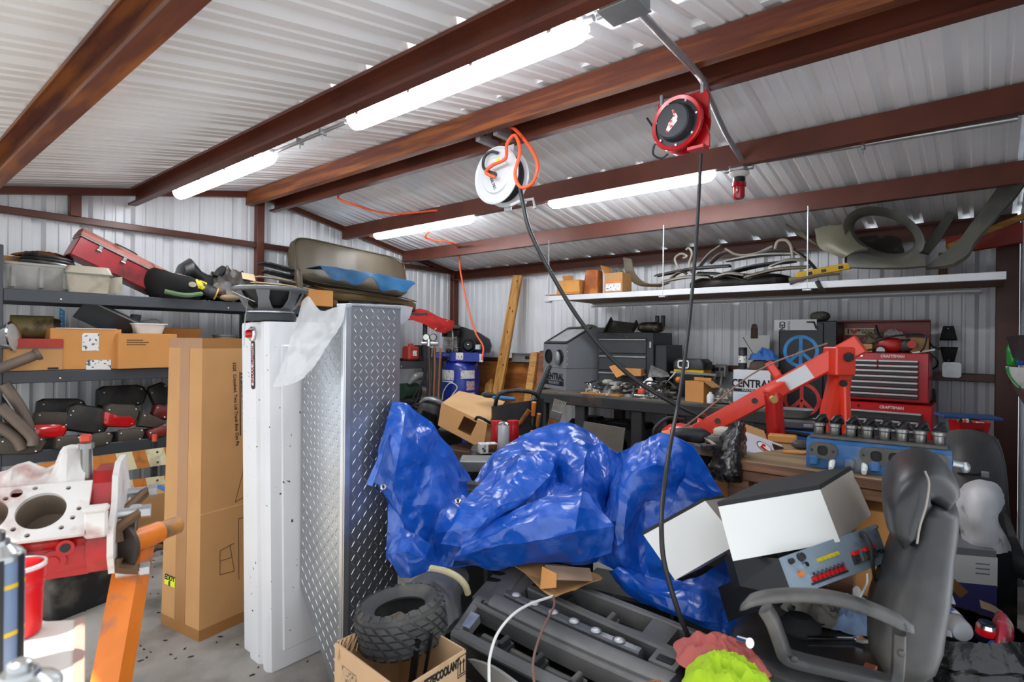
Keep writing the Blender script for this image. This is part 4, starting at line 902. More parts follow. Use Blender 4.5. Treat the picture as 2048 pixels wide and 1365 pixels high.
cen = (c0+c1_+c2+c3)/4
for p in Q:
    q = p.lerp(cen, .12); b = B(); b.box((q.x, q.y, .4625), (.04, .04, .925), .003); b.obj('leg', m_wtop, t, world=True)
c = at(36, 1268, z=.95)
t = thing('plastic_cup', 'red ribbed plastic cup with white rim on the white table', 'cup', c)
b = B(); b.lathe([(.026, 0), (.031, .004), (.033, .075), (.0345, .085), (.033, .088), (.0355, .092), (.0365, .115), (.034, .117), (.033, .115), (.031, .01), (0, .008)], 32); b.obj('cup_body', mat('cup_red', '#d4141c', .3, 0, .05), t)
b = B(); b.lathe([(.0335, .113), (.0375, .113), (.0375, .119), (.0335, .119)], 32, caps=False); b.obj('rim', mat('rim_pink_white', '#ecd3d0', .3), t)
b = B(frame((0, 0, 0), V((R3.x, R3.y, 0)), V((0, 0, 1)))); b.box((-.004, -.0335, .06), (.018, .006, .022), .002); o = b.obj('tab', mat('yellow_tab', '#e3b21c', .4), t)
def aerosol(px, py, d, r, h, lab, mats, cone=True, name='spray_can'):
    c = at(px, py, d=d); c.z = .95; t = thing(name, lab, 'can', Matrix.Translation(c) @ rot(rz=.5)); k = r/.033
    b = B(); b.lathe([(r*.94, 0), (r, .004), (r, h*.8), (r*.98, h*.81)], 36); b.obj('can_body', mats[0], t)
    for z0, z1, m in mats[2]:
        b = B(); b.lathe([(r+.0004, z0*h), (r+.0004, z1*h)], 36, caps=False); b.obj('label_band', m, t)
    b = B(); b.lathe([(r*1.03, h*.80), (r*1.03, h*.82), (r*.9, h*.85), (r*.5, h*.9), (r*.46, h*.93), (0, h*.93)], 32); b.obj('dome', mats[1], t)
    b = B(); b.lathe([(r*.3, h*.92), (r*.3, h*.985), (r*.2, h), (0, h)], 20); b.obj('nozzle', mats[3], t); return t
sil = mat('can_silver', '#a9acae', .25, .8, .06)
t = aerosol(-6, 1085, .83, .032, .215, 'blue grey and black aerosol can at the left frame edge on the white table', [mat('can_bluegrey', '#6d7f9d', .35, .1), sil, [(.3, .33, mat('can_yellow', '#d9b21f', .4)), (.62, .65, mat('can_yellow', '#d9b21f'))], mat('dark_steel_nozzle', '#5d5b59', .3, .6)])
b = B()
for a in (.45, 1.35): 
    b.lathe([(.0338, .005), (.0338, .178)], 6, caps=False, a0=a-1.2, a1=a-1.2+.35)
b.obj('black_stripe', m_print, t)
aerosol(40, 1300, .585, .035, .165, 'short wide can with a silver domed top nearest the camera', [mat('can_pale', '#c8c5c2', .3, .4, .05, dirt=('#a8262a', .15, 30., .02)), sil, [(.0, .0, sil)][:0], sil])
# ================================================================ barricade, tote and floor clutter behind the block
m_cream = mat('cream_board_paint', '#d8cfa8', .45, 0, .08, 8., dirt=('#8f8676', .22, 9., .1)); m_bor = mat('faded_orange_board', '#c2762c', .5, 0, .15, 8., dirt=('#7a553a', .25, 10., .1))
p0, p1 = at(160, 934, x=-4.62), at(345, 910, x=-4.62)
t = thing('barricade', 'orange and cream striped barricade boards leaning on the rack', 'barricade', (-4.62, (p0.y+p1.y)/2, 0))
for i, (za, zb) in enumerate((((915, 947), (892, 926)), ((962, 1000), (944, 978)))):
    a0, a1 = at(160, za[0], x=-4.62), at(160, za[1], x=-4.62); zc_ = at(337, sum(zb)/2, x=-4.62); za_ = at(180, sum(za)/2, x=-4.62)
    w = abs(at(337, zb[0], x=-4.62).z-at(337, zb[1], x=-4.62).z); L = 1.5
    M = frame((-4.62, za_.y-.35, za_.z), V((0, 1, (zc_.z-za_.z)/(zc_.y-za_.y))), V((1, 0, .12)))
    hl = [circ(x, y, .009, 10) for x in (.55, .75, .95, 1.06) for y in (-w*.3, w*.28)]
    b = B(M); b.plate([(0, -w/2), (L, -w/2), (L, w/2), (0, w/2)], hl, .02); bd = b.obj('board', m_cream, t, 0, world=True)
    for x0_, x1_ in ((.1, .52), (.62, .70), (.82, .88)):
        b = B(M); sh = .03; b.plate([(x0_, -w/2), (x1_, -w/2), (x1_-sh, w/2), (x0_-sh, w/2)], [h for h in hl if all(x0_-sh*.5+.012 < p[0]-.0 and p[0] < x1_-sh-.004 for p in h)], .0215, 0.); b.obj('orange_stripe', m_bor, bd, 0, world=True)
for px in (160, 309):
    q = at(px, 900 if px == 160 else 880, x=-4.66); b = B(); b.box((q.x, q.y, q.z/2), (.03, .035, q.z), .003); b.obj('leg', m_dark, t, world=True)
    b = B(); b.cyl((q.x, q.y, q.z), (q.x, q.y, q.z+.05), .017, n=14); b.obj('leg_tip', mat('red_orange_tip', '#d2523a', .5), t, world=True)
t = thing('storage_tote', 'black tapered plastic tote under the engine block', 'tote', FA(at(120, 1222, z=0)+V((-.1, .1, 0)), .3))
b = B(); loft(b, [(rrect(.42, .34, .03), 0), (rrect(.48, .4, .03), .24), (rrect(.5, .42, .03), .25), (rrect(.5, .42, .03), .27), (rrect(.47, .39, .03), .272)]); b.obj('tote_body', m_dark, t)
t = thing('carton', 'low carton with blue tape behind the tall carton on the floor', 'box', FA((-4.55, at(318, 1000, x=-4.55).y, 0))); carton(t, .4, .4, .38, m_tan, mat('blue_tape', '#2f6fb4', .5))
def tire(M, R_, r_, w, name, label, cat='tire', blocks=26, m=None, wheel=False, rows=4):
    m = m or mat('tire_rubber', '#3a3a3b', .75, 0, .15, 20., dirt=('#5f5d59', .2, 8., .15)); t = thing(name, label, cat, M); h = w/2
    prof = [(r_, -h*.62), (r_+.012, -h*.8), (R_*.86, -h), (R_*.965, -h*.88), (R_*.985, -h*.6), (R_*.985, h*.6), (R_*.965, h*.88), (R_*.86, h), (r_+.012, h*.8), (r_, h*.62), (r_+.004, h*.5), (R_*.93, h*.7), (R_*.94, -h*.7), (r_+.004, -h*.5)]
    b = B(); b.lathe(prof+prof[:1], 56, caps=False)
    # tread blocks: zigzag lugs standing on the crown, same mesh
    for j in range(rows):
        z = -h*.66+(h*1.32)*(j+.5)/rows
        for i in range(blocks):
            a = 2*pi*(i+(.5 if j % 2 else 0))/blocks; da = 2*pi/blocks*.40; dz_ = h*1.32/rows*.42; sk = da*.45
            vs = [(R_*.975, a-da+sk, z-dz_), (R_*.975, a+da+sk, z-dz_), (R_*.975, a+da-sk, z+dz_), (R_*.975, a-da-sk, z+dz_), (R_*1.045, a-da*.85+sk, z-dz_*.85), (R_*1.045, a+da*.85+sk, z-dz_*.85), (R_*1.045, a+da*.85-sk, z+dz_*.85), (R_*1.045, a-da*.85-sk, z+dz_*.85)]
            b.hexa([(q*cos(p), q*sin(p), zz) for q, p, zz in vs])
    for s in (-1, 1):
        for i in range(blocks):
            a = 2*pi*i/blocks; da = 2*pi/blocks*.3
            vs = [(R_*.88, a-da, s*h*.985), (R_*.88, a+da, s*h*.985), (R_*.975, a+da, s*h*.80), (R_*.975, a-da, s*h*.80)]
            P_ = [V((q*cos(p), q*sin(p), zz)) for q, p, zz in vs]; up = [V((q.x*1.012, q.y*1.012, q.z+s*.006)) for q in P_]
            b.hexa((P_+up) if s > 0 else (P_[::-1]+up[::-1]))
    b.obj('tread_body', m, t, 25); return t
tire(trs(-4.35, 1.02, .24, pi/2, 0, .9), .24, .13, .17, 'tire', 'black tire standing on the floor behind the orange stand', rows=3)
b = B(); c = at(300, 1105, z=.02)
for k in range(3):
    q = [c+V((.25*nz3((k, i, 0), .9, k)+.06*i-.2, .22*nz3((i, k, 2), .8, k+3)+.03*i, .012+.01*(k+i % 2))) for i in range(8)]; b.tube(q, .009, 7, k=5)
one(b, 'cable', m_hose, 'tangled black cables on the floor between the stand and the tall carton', 'cable')
# ================================================================ back left corner
m_blue = mat('compressor_blue', '#1b2f8f', .3, .1, .1, 6., coat=.3)
m_cast = mat('cast_aluminium', '#a9a6a0', .4, .7, .2, 14., dirt=('#5a4a3c', .25, 12., .1))
m_blkp = mat('satin_black_paint', '#17181a', .35, .2, .1)
cx = at(922, 760, d=7.0); cx.z = 0
t = thing('air_compressor', 'blue upright air compressor standing in the back corner', 'compressor', Matrix.Translation(cx) @ rot(rz=YAW-.1))
b = B(); b.lathe([(0, .12), (.12, .125), (.2, .16), (.235, .22), (.235, 1.12), (.2, 1.2), (.12, 1.25), (0, 1.26)], 40); b.obj('tank', m_blue, t)
b = B(); b.box((.02, 0, 1.285), (.62, .40, .05), .006); b.obj('deck_plate', m_blue, t)
b = B(); b.box((.08, -.205, 1.26), (.36, .02, .11), .004); b.box((-.25, -.1, 1.275), (.12, .22, .08), .006); b.obj('deck_skirt', m_blue, t)
for k in range(3):
    a = k*2.1+.3; b = B(); b.box((.2*cos(a), .2*sin(a), .07), (.06, .06, .14), .006); b.obj('foot', m_blue, t)
b = B()
for k in range(9): b.box((-.12, 0, 1.33+.02*k), (.2-.004*k, .2, .012), .003)
b.box((-.12, 0, 1.41), (.15, .16, .2)); b.obj('pump_body', m_cast, t)
b = B(); b.lathe([(.07, 1.5), (.115, 1.505), (.115, 1.58), (.09, 1.6), (0, 1.61)], 24); b.v = [a+V((-.13, 0, 0)) for a in b.v]; b.obj('pump_head', m_blkp, t)
b = B(); b.lathe([(.1, 1.6), (.115, 1.61), (.115, 1.645), (.0, 1.65)], 24); b.v = [a+V((-.13, -.02, 0)) for a in b.v]; b.obj('intake_filter', mat('worn_filter', '#6d6a64', .6, .3, .3, 20.), t)
b = B(); b.plate([(-.1, 1.31), (.34, 1.31), (.36, 1.40), (.33, 1.48), (.2, 1.56), (.0, 1.63), (-.08, 1.64), (-.1, 1.6)], d=.09); b.v = [V((a.x, .14-a.z+.05, a.y)) for a in b.v]; b.obj('belt_guard', m_blkp, t)
b = B(); b.cyl((.12, -.17, 1.40), (.12, .06, 1.40), .085, n=28); b.cyl((.12, -.2, 1.40), (.12, -.17, 1.40), .05, .08, n=28); b.obj('motor', m_blkp, t)
b = B(); b.ell((.12, -.19, 1.41), (.022, .012, .022), 12); b.obj('motor_cap', m_chrome, t)
b = B(); b.box((.23, -.12, 1.38), (.07, .1, .07), .01); b.obj('capacitor_cover', m_galv, t)
b = B(); b.tube([(-.1, -.12, 1.6), (-.08, -.15, 1.5), (-.08, -.15, 1.36), (-.1, -.12, 1.24)], .012, 8, k=5); b.obj('discharge_tube', m_cast, t)
b = B(); b.cyl((-.12, -.16, 1.22), (-.12, -.16, 1.30), .03, n=12); b.ell((-.12, -.18, 1.33), .035, 12); b.obj('pressure_switch', m_dark, t)
for a0, a1, z0, z1, m in ((-2.75, -1.75, .98, 1.10, m_lab), (-1.4, -.62, 1.0, 1.10, m_lab), (-1.1, -.62, .86, .97, mat('pink_label', '#b79a9c', .5, dirt=('#6d4a55', .3, 50., .03))), (-1.05, -.62, .74, .83, mat('pale_label', '#d5c3c1', .5)), (-2.75, -1.8, .955, .968, m_paper)):
    b = B(); b.lathe([(.2362, z0), (.2362, z1)], 16, caps=False, a0=a0, a1=a1); b.obj('label', m, t)
label_patch(t, m_lab, .02, 1.27, .09, .085, -.216)
b = B(); b.tube([(-.17, -.2, .66), (-.06, -.25, .8), (.0, -.245, .9), (-.08, -.25, .95), (-.17, -.2, .85), (-.2, -.16, .72)], .007, 8, k=5); b.obj('drain_hose', m_paper, t)
b = B(); b.box((.28, -.2, 1.25), (.05, .02, .1), .004); b.obj('tag', m_lab, t)
# regulators with torch hoses hanging at the rack end
p = at(858, 672, d=6.35)
t = thing('gas_regulator', 'pair of brass gauges with hoses hanging at the rack corner', 'regulator', Matrix.Translation(p) @ rot(rz=YAW))
for x in (-.03, .05):
    b = B(); b.cyl((x, -.02, 0), (x, .02, 0), .04, n=24); b.obj('gauge', m_dark, t); b = B(); b.cyl((x, -.023, 0), (x, -.02, 0), .033, n=24); b.obj('gauge_face', m_paper if x < 0 else mat('grey_face', '#9a9a94', .4), t)
b = B(); b.cyl((-.08, 0, -.07), (.1, 0, -.07), .022, n=14); b.cyl((0, 0, -.02), (0, 0, -.1), .03, n=14); b.obj('valve_body', m_chrome, t)
for k, (x, m, sw) in enumerate(((-.05, m_hose, -.1), (0.0, mat('brown_hose', '#5e3f33', .5), .03), (.06, mat('tan_hose', '#8d5a3c', .5), .0), (-.02, m_hose, -.22))):
    b = B(); b.tube([(x, 0, -.08), (x+.01, 0, -.35), (x+sw*.6, 0, -.65), (x+sw, .0, -.78), (x+sw*.5+.06, .0, -.74), (x+.05, .02, -.45-.1*k), (x+.07, .02, -.12)], .011, 8, k=5); b.obj('hose', m, t)
b = B(); b.box((.02, .07, -.02), (.03, .14, .03), .004); b.obj('hanger', m_rack, t)
t = thing('steel_cabinet', 'grey steel panel cabinet standing between the rack and the compressor', 'cabinet', Matrix.Translation(at(868, 760, d=6.95)*V((1, 1, 0)) if 0 else V((at(866, 760, d=7.2).x, at(866, 760, d=7.2).y, 0))) @ rot(rz=YAW))
b = B(); b.box((0, 0, .62), (.26, .12, 1.24), .01); b.obj('cabinet_body', mat('grey_steel_door', '#6f7377', .4, .4, .08), t); b = B(); b.box((.02, -.065, .66), (.18, .012, 1.05), .004); b.obj('door', mat('grey_steel_door', '#6f7377'), t)
# lumber, plywood, channel
m_pine = wood('pine_lumber', '#c9964f', '#9c6527', 2.2, (1.2, 9, 9)); m_ply = wood('orange_plywood', '#b8742c', '#7e4414', 1.6, (1, 1, 3.5))
q0, q1 = at(965, 722, y=5.36), at(1072, 800, y=5.36)
b = B(); b.box(((q0.x+q1.x)/2-.05, 5.36, .62), (q1.x-q0.x+.35, .018, 1.15), .002); one(b, 'plywood_sheet', m_ply, 'orange plywood sheet leaning on the back wall behind the lumber', 'plywood')
a, c = at(1036, 548, y=5.40), at(992, 800, y=5.12); d_ = c-a; c = c+d_*((c.z-.02)/-d_.z) if c.z > .02 else c
dr = (c-a); M = frame((a+c)/2, dr, V((0, -1, .1))); t = thing('lumber_plank', 'tall pine plank with dark knots leaning on the back wall', 'lumber', M); L = dr.length
b = B(); b.box((0, 0, 0), (L, .14, .04), .004); b.obj('plank', m_pine, t)
for x, y in ((-L/2+.08, .02), (-L/2+.42, -.02), (-L/2+.46, .03), (-L/2+.72, .01), (-L/2+1.0, -.03), (-.02, .03)):
    b = B(trs(x, y, .0202)); b.lathe([(0, .0006), (.016, .0004)], 14, caps=False, sq=.6); b.obj('knot', mat('dark_knot', '#4a2412', .7), t)
for k, (pa, pb, w, lab) in enumerate((((1070, 703), (1056, 800), .10, 'short pine plank leaning beside the grey blast cabinet'), ((1086, 700), (1078, 790), .08, 'reddish short plank, nearest the grey blast cabinet'), ((978, 762), (976, 800), .12, 'stubby pine offcut leaning behind the cardboard hood box'))):
    a, c = at(*pa, y=5.22), at(*pb, y=5.0); dr = c-a; c = a+dr*((a.z-.03)/-dr.z); dr = c-a; b = B(frame((a+c)/2, dr, V((0, -1, .1)))); b.box((0, 0, 0), (dr.length, w, .038), .003)
    one(b, 'lumber_plank', [m_pine, wood('red_lumber', '#9c5f3a', '#6b3a22', 2., (1.2, 9, 9)), m_pine][k], lab, 'lumber')
a, c = at(1030, 712, y=5.33), at(1074, 712, y=5.33); b = B(); b.box(((a.x+c.x)/2, 5.33, a.z), (.42, .03, .10), .004); b.box(((a.x+c.x)/2, 5.31, a.z+.05), (.42, .06, .006)); b.box(((a.x+c.x)/2, 5.31, a.z-.05), (.42, .06, .006))
t = thing('steel_channel', 'grey slotted steel channel fixed on the wall above the plywood', 'bracket', ((a.x+c.x)/2, 5.33, a.z)); b.obj('channel', m_galv, t, world=True)
b = B(frame((a.x*.4+c.x*.6, 5.314, a.z), (1, 0, 0), (0, -1, 0))); b.plate(rrect(.07, .04, .018), d=.002); b.obj('slot', m_print, t, world=True)
# ---------------------------------------------------------------- heap behind the tarp
t = thing('welding_helmet', 'black welding helmet with grey band beyond the diamond plate box', 'helmet', Matrix.Translation(at(858, 838, d=4.2)) @ rot(rz=YAW, ry=.35))
b = B(); b.ell((0, 0, .05), (.11, .12, .13), 22, .85); b.obj('shell', m_dark, t); b = B(); b.box((.0, -.125, .05), (.12, .02, .05), .006); b.obj('lens', mat('dark_glass', '#0d1110', .08), t)
b = B(); b.tube([(-.1, -.03, .11), (-.06, -.1, .16), (.03, -.1, .17), (.09, -.04, .13)], .014, 10, k=5); b.obj('headband', mat('silver_band', '#9fa3a5', .3, .5), t)
t = thing('tool_case', 'black case under the welding helmet behind the blue tarp', 'case', (at(862, 850, d=4.25).x, at(862, 850, d=4.25).y, 0)); zz = at(858, 838, d=4.2).z-.075; b = B(); b.box((0, 0, zz/2), (.35, .35, zz), .02); b.obj('case_body', m_dark, t)
# cardboard hood box with a cut window
F0, F1, F2, F3 = at(877, 848, d=3.9), at(968, 897, d=3.62), at(975, 845, d=3.66), at(884, 803, d=3.94)
K0, K1 = at(918, 779, d=4.35), at(1010, 800, d=4.2)
t = thing('carton', 'cardboard hood box with a square window tipped behind the blue tarp', 'box', (F0+F1)/2)
Q = [F0, F1, F2, F3]; e1, e2 = (F1-F0), (F3-F0); fm = frame(F0, e1, y=e2); w_, h_ = e1.length, e2.length; wn = [(w_*.40, h_*.24), (w_*.68, h_*.24), (w_*.70, h_*.86), (w_*.42, h_*.86)]
fq = [fm.inverted() @ p for p in Q]
b = B(fm); b.plate([(p.x, p.y) for p in fq], [wn], .006); b.obj('front_panel', m_tan, t, 0, world=True)
back = K0-F3; bk_ = K1-F2
b = B(); n_ = V((0, 0, .004)); b.hexa([F3-n_, F2-n_, K1-n_, K0-n_, F3, F2, K1, K0]); b.obj('top_panel', mat('light_cardboard', '#c89f6d', .8, 0, .05), t, 0, world=True)
b = B(); s_ = V((.004, .003, 0)); b.hexa([F0, F0+s_, K0+e2*-1+s_, K0-e2, F3, F3+s_, K0+s_, K0]); b.obj('side_panel', m_tan, t, 0, world=True)
b = B(); b.hexa([F0-n_, F1-n_, F1+bk_-n_, F0+back-n_, F0, F1, F1+bk_, F0+back]); b.obj('bottom_panel', m_tan, t, 0, world=True)
b = B(); qpatch(b, Q, .12, .2, .02, .5, .002); b.obj('tape', m_tape, t, world=True); b = B(); qpatch(b, Q, .84, .92, .02, .5, .002); b.obj('tape', m_tape, t, world=True)
b = B(); qpatch(b, Q, .25, .34, .56, .66, .002); b.obj('label', m_lab, t, world=True)
b = B(); qpatch(b, Q, .27, .32, .59, .63, .0032); b.obj('printed_line', m_print, t, world=True)
# crate that carries it
t = thing('wooden_crate', 'dark wooden crate under the cardboard hood box', 'crate', (F1.x-.1, F1.y+.15, 0)); zt = F1.z-.02
b = B()
b.box((0, 0, zt/2), (.5, .4, zt), .004); b.obj('crate_body', wood('dark_crate_wood', '#5a3d24', '#2e1c10', 2., (1, 8, 8)), t)
for i in range(4):
    b = B(); b.box((0, -.21, zt*(.15+.23*i)), (.52, .016, zt*.19), .003); b.obj('slat', wood('dark_crate_wood', '#5a3d24', '#2e1c10'), t)
t = thing('sanding_tool', 'flat blue tool with black grip lying on the hood box', 'tool', Matrix.Translation(at(1002, 793, d=4.05)) @ rot(rz=YAW+.05, ry=.08))
b = B(); b.box((.02, 0, .0), (.17, .07, .022), .008); b.obj('tool_body', mat('tool_blue', '#2273b5', .4), t); b = B(); b.ell((-.09, 0, .012), (.055, .035, .022), 14); b.obj('grip', m_dark, t)
# black tool bag
tb = at(1035, 845, d=3.75)
t = thing('tool_bag', 'open black tool bag stuffed with wooden handles behind the cans', 'bag', Matrix.Translation(tb-V((0, 0, .16))) @ rot(rz=YAW))
b = B(); b.grid(lambda u, v: V((.17*cos(2*pi*u)*(1+.1*sin(3*2*pi*u)*v), .12*sin(2*pi*u), .30*v+.03*cos(2*pi*u+.5)*v)), 36, 10, .006, wrapu=True); b.box((0, 0, .01), (.24, .16, .02)); b.obj('bag_body', mat('black_nylon', '#17171a', .6, 0, .2, 10., .15, 60), t)
b = B(); b.tube([(-.15, 0, .28), (-.12, -.04, .36), (0, -.05, .385), (.12, -.03, .36), (.15, 0, .28)], .014, 8, k=5); b.obj('handle', m_dark, t)
def hand_tool(pa, pb, d, r, m, mh, lab, cat='hand tool', name='hand_tool', rh=None):
    a, c = at(*pa, d=d), at(*pb, d=d+.04); t = thing(name, lab, cat, c); k = a.lerp(c, .55)
    b = B(); b.tube([a, k], [r, r*.85], 12); b.obj('handle', mh, t, world=True); b = B(); b.tube([k, c], [r*.5, rh or r*.45], 10); b.obj('shaft', m, t, world=True); return t
m_wh = wood('handle_wood', '#b9793c', '#7c431c', 3., (3, 3, 3)); m_oh = mat('orange_handle', '#d97a2e', .4)
hand_tool((1058, 818), (1025, 865), 3.6, .016, m_steel, m_wh, 'wooden hammer handle sticking out of the black tool bag')
hand_tool((1068, 802), (1064, 850), 3.62, .016, m_steel, m_oh, 'orange handle standing upright at the back of the tool bag')
hand_tool((1078, 825), (1072, 870), 3.62, .014, m_steel, m_wh, 'brown handle standing at the right side of the tool bag')
hand_tool((1067, 862), (1050, 890), 3.5, .02, m_steel, m_oh, 'orange banded stubby handle below the tool bag')
hand_tool((1043, 872), (1038, 905), 3.5, .02, m_steel, m_wh, 'short wooden stake beside the red spray can')
hand_tool((1062, 880), (1040, 898), 3.48, .018, m_steel, mat('grey_wood', '#8d8272', .7), 'grey weathered stick leaning near the red spray can')
b = B(); b.tube([at(1098, 730, d=4.6), at(1085, 760, d=4.5), at(1072, 790, d=4.4), at(1062, 806, d=4.35)], .026, 10, k=6); one(b, 'pipe', m_dark, 'thick black pipe slanting down left of the workbench', 'pipe')
b = B(); b.tube([at(950, 838, d=3.42), at(955, 832, d=3.42), at(966, 835, d=3.42), at(985, 846, d=3.45), at(1003, 850, d=3.5)], .009, 8, k=5); one(b, 'pry_bar', m_blkp, 'black hooked bar in front of the hood box', 'bar')
# machine carrying three cans and a small carton
mz = at(985, 897, d=3.3).z
t = thing('battery_charger', 'black rounded charger with orange label holding the spray cans', 'charger', Matrix.Translation((at(992, 905, d=3.36).x, at(992, 905, d=3.36).y, mz-.10)) @ rot(rz=YAW))
b = B(); loft(b, [(rrect(.30, .26, .06, 6), -.0), (rrect(.31, .27, .07, 6), .08), (rrect(.29, .25, .07, 6), .10)]); b.obj('case_body', m_dark, t)
label_patch(t, mat('orange_label', '#d2452c', .5, dirt=('#2a1512', .3, 60., .03)), -.09, .045, .085, .045, -.136, lab='orange red label')
text('MASTER', trs(-.09, -.1375, .045, pi/2), .016, m_print, t, world=False)
t2 = thing('storage_bin', 'grey bin under the black charger behind the blue tarp', 'bin', (at(985, 905, d=3.42).x, at(985, 905, d=3.42).y, 0)); b = B(); zz = mz-.10; b.T = rot(rz=YAW); loft(b, [(rrect(.3, .26, .03), 0), (rrect(.36, .3, .03), zz)]); b.obj('bin_body', mat('grey_bin', '#6d6f70', .5), t2)
def can_at(px, d, z, r, h, m, lab, cap=None, band=None):
    c = at(px, 860, d=d); c.z = z; t = thing('spray_can', lab, 'can', Matrix.Translation(c) @ rot(rz=YAW))
    b = B(); b.lathe([(r*.95, 0), (r, .004), (r, h*.84), (r*.97, h*.86)], 28); b.obj('can_body', m, t)
    b = B(); b.lathe([(r*1.02, h*.85), (r*1.02, h*.87), (r*.7, h*.92), (r*.3, h*.94), (0, h*.94)], 28) if cap is None else b.lathe([(r*.98, h*.86), (r*.98, h), (0, h)], 28)
    b.obj('cap', cap or sil, t)
    if band: b = B(); b.lathe([(r+.0006, h*.3), (r+.0006, h*.62)], 28, caps=False); b.obj('label_band', band, t)
    return t
m_canr = mat('can_red', '#b3161c', .3, .1, .05)
can_at(993, 3.33, mz, .034, .165, m_canr, 'red spray can, leftmost of three behind the blue tarp', mat('cap_red', '#c01a22', .3))
can_at(1007, 3.24, mz-.0, .033, .185, mat('can_white_grey', '#c8c9cc', .35, .2, .05), 'white grey spray can in the middle of the three cans', None)
can_at(1026, 3.33, mz, .034, .168, m_canr, 'red spray can with white print, right of the white grey one', mat('cap_red', '#c01a22'), None)
t = thing('carton', 'small white and brown parts carton lying before the red can', 'box', Matrix.Translation(at(975, 897, d=3.2)+V((0, 0, .0))) @ rot(rz=YAW+.3)); t.location.z = mz; t.matrix_world = t.matrix_basis.copy(); t.location = t.matrix_basis.translation
b = B(); b.box((0, 0, .03), (.1, .06, .055), .002); b.obj('carton_body', m_lab, t); b = B(); b.box((.022, -.0005, .03), (.05, .062, .045)); b.obj('brown_print', m_br, t)
t = thing('paint_brush', 'wide paint brush standing upright by the bench leg', 'brush', Matrix.Translation(at(1106, 845, d=3.9)) @ rot(rz=YAW) @ rot(ry=.3))
b = B(); b.box((0, 0, .06), (.075, .022, .06), .004); b.obj('ferrule', m_steel, t); b = B(); loft(b, [(rrect(.07, .02, .008), -.06), (rrect(.075, .022, .008), .03)]); b.obj('handle', m_wh, t)
b = B()
for i in range(9): b.tube([(-.034+.0085*i, 0, .08), (-.04+.0102*i, .0, .17)], .0042, 5)
b.obj('bristles', mat('grey_bristle', '#a09a90', .6, .2), t)
b = B(); q = at(1106, 860, d=3.95); b.T = Matrix.Translation((q.x, q.y, 0)) @ rot(rz=YAW); zz = q.z+.0; b.box((0, .02, zz/2), (.16, .14, zz), .006); one(b, 'storage_box', m_dark, 'dark box below the upright paint brush', 'box')
# ================================================================ workbench along the back wall
BZ, BY0, BX0, BX1 = .955, 4.60, -3.52, -1.27
m_bench = mat('black_bench_plastic', '#2b2b2c', .55, 0, .2, 5., dirt=('#6b4a38', .2, 4., .1))
t = thing('workbench', 'long black workbench under the wall shelf', 'workbench', ((BX0+BX1)/2, 5.0, 0)); L = BX1-BX0
b = B(); b.box((0, .02, BZ-.012), (L, .84, .024), .004); b.obj('bench_top', mat('dusty_bench_top', '#6a635a', .8, 0, .2, 6., dirt=('#3a3531', .3, 6., .15)), t)
b = B(); b.box((0, -.39, BZ-.07), (L, .03, .10), .008); b.obj('front_apron', m_bench, t)
for x in (-L/2+.06, -L/2+.52, .0, L/2-.06):
    for y in (-.35, .40):
        b = B(); b.box((x, y, (BZ-.1)/2), (.11, .07, BZ-.1), .008); b.obj('leg', m_bench, t)
b = B(); b.box((0, .05, .32), (L-.1, .7, .03)); b.obj('lower_shelf', m_bench, t)
# blast cabinet
P = at(1132, 779, z=BZ); sx = V((.43, .90, 0)).normalized(); fx_ = V((.90, -.43, 0))
M = frame(P, sx, V((0, 0, 1)))    # local x = depth of the cabinet, y = width away along its front (to the left)
m_gb = mat('grey_cabinet_paint', '#85888c', .42, .1, .05); t = thing('blast_cabinet', 'grey blast cabinet with sloped window on the workbench', 'cabinet', M)
D_, W_, H1, H2 = .49, .50, .475, .655
pr_ = [(0, 0), (D_, 0), (D_, H2), (D_-.17, H2), (0, H1)]
b = B(); b.plate(pr_, d=W_); b.v = [V((a.x, W_-a.z, a.y)) for a in b.v]; b.obj('cabinet_body', m_gb, t, 0)
b = B(); b.box((D_/2, W_/2, .235), (D_+.012, W_+.012, .012), .002); b.obj('seam_flange', m_gb, t)
sl = V((D_-.17, 0, H2-H1)); 
wm = frame((0, W_, H1), (0, -1, 0), y=sl); b = B(wm); b.plate(rrect(W_, sl.length, .02, 4, W_/2, sl.length/2), [rrect(W_-.07, sl.length-.08, .02, 4, W_/2, sl.length/2)], .014); b.obj('window_gasket', m_dark, t, 0)
b = B(wm); b.plate(rrect(W_-.06, sl.length-.07, .02, 4, W_/2, sl.length/2), d=.005, z0=.002); b.obj('window_pane', mat('dusty_glass', '#a3a8a8', .2, 0, .15, 8., spec=.8), t, 0)
for y in (.13, .37):
    b = B(frame((-.002, y, .345), (0, -1, 0), y=(0, 0, 1))); b.lathe([(.058, 0), (.075, .0), (.075, .012), (.06, .012)], 28, caps=False); b.obj('arm_ring', m_dark, t); b = B(frame((-.001, y, .345), (0, -1, 0), y=(0, 0, 1))); b.lathe([(.06, .004), (0, .004)], 28, caps=False); b.obj('arm_hole', m_print, t)
b = B(); b.ell((-.03, .13, .33), (.03, .045, .075), 14); b.obj('cuff_glove', mat('silver_glove', '#8d8f90', .35, .4, .25, 20.), t)
text('CENTRAL', frame((-.003, W_/2, .13), (0, -1, 0), y=(0, 0, 1)), .098, m_print, t, world=False, bold=.003, sx=.95)
b = B(frame((-.002, W_/2, .065), (0, -1, 0), y=(0, 0, 1))); b.plate([(-.2, -.025), (.2, -.025), (.2, .025), (-.2, .025)], d=.0015); b.obj('lettering_bar', m_print, t)
text('MACHINERY', frame((-.0045, W_/2, .065), (0, -1, 0), y=(0, 0, 1)), .042, m_gb, t, world=False, bold=.001)
for z in (.27, .33, .40, .45):
    b = B(); b.ell((.012, -.002, z), .005, 8); b.obj('screw', m_paper, t)
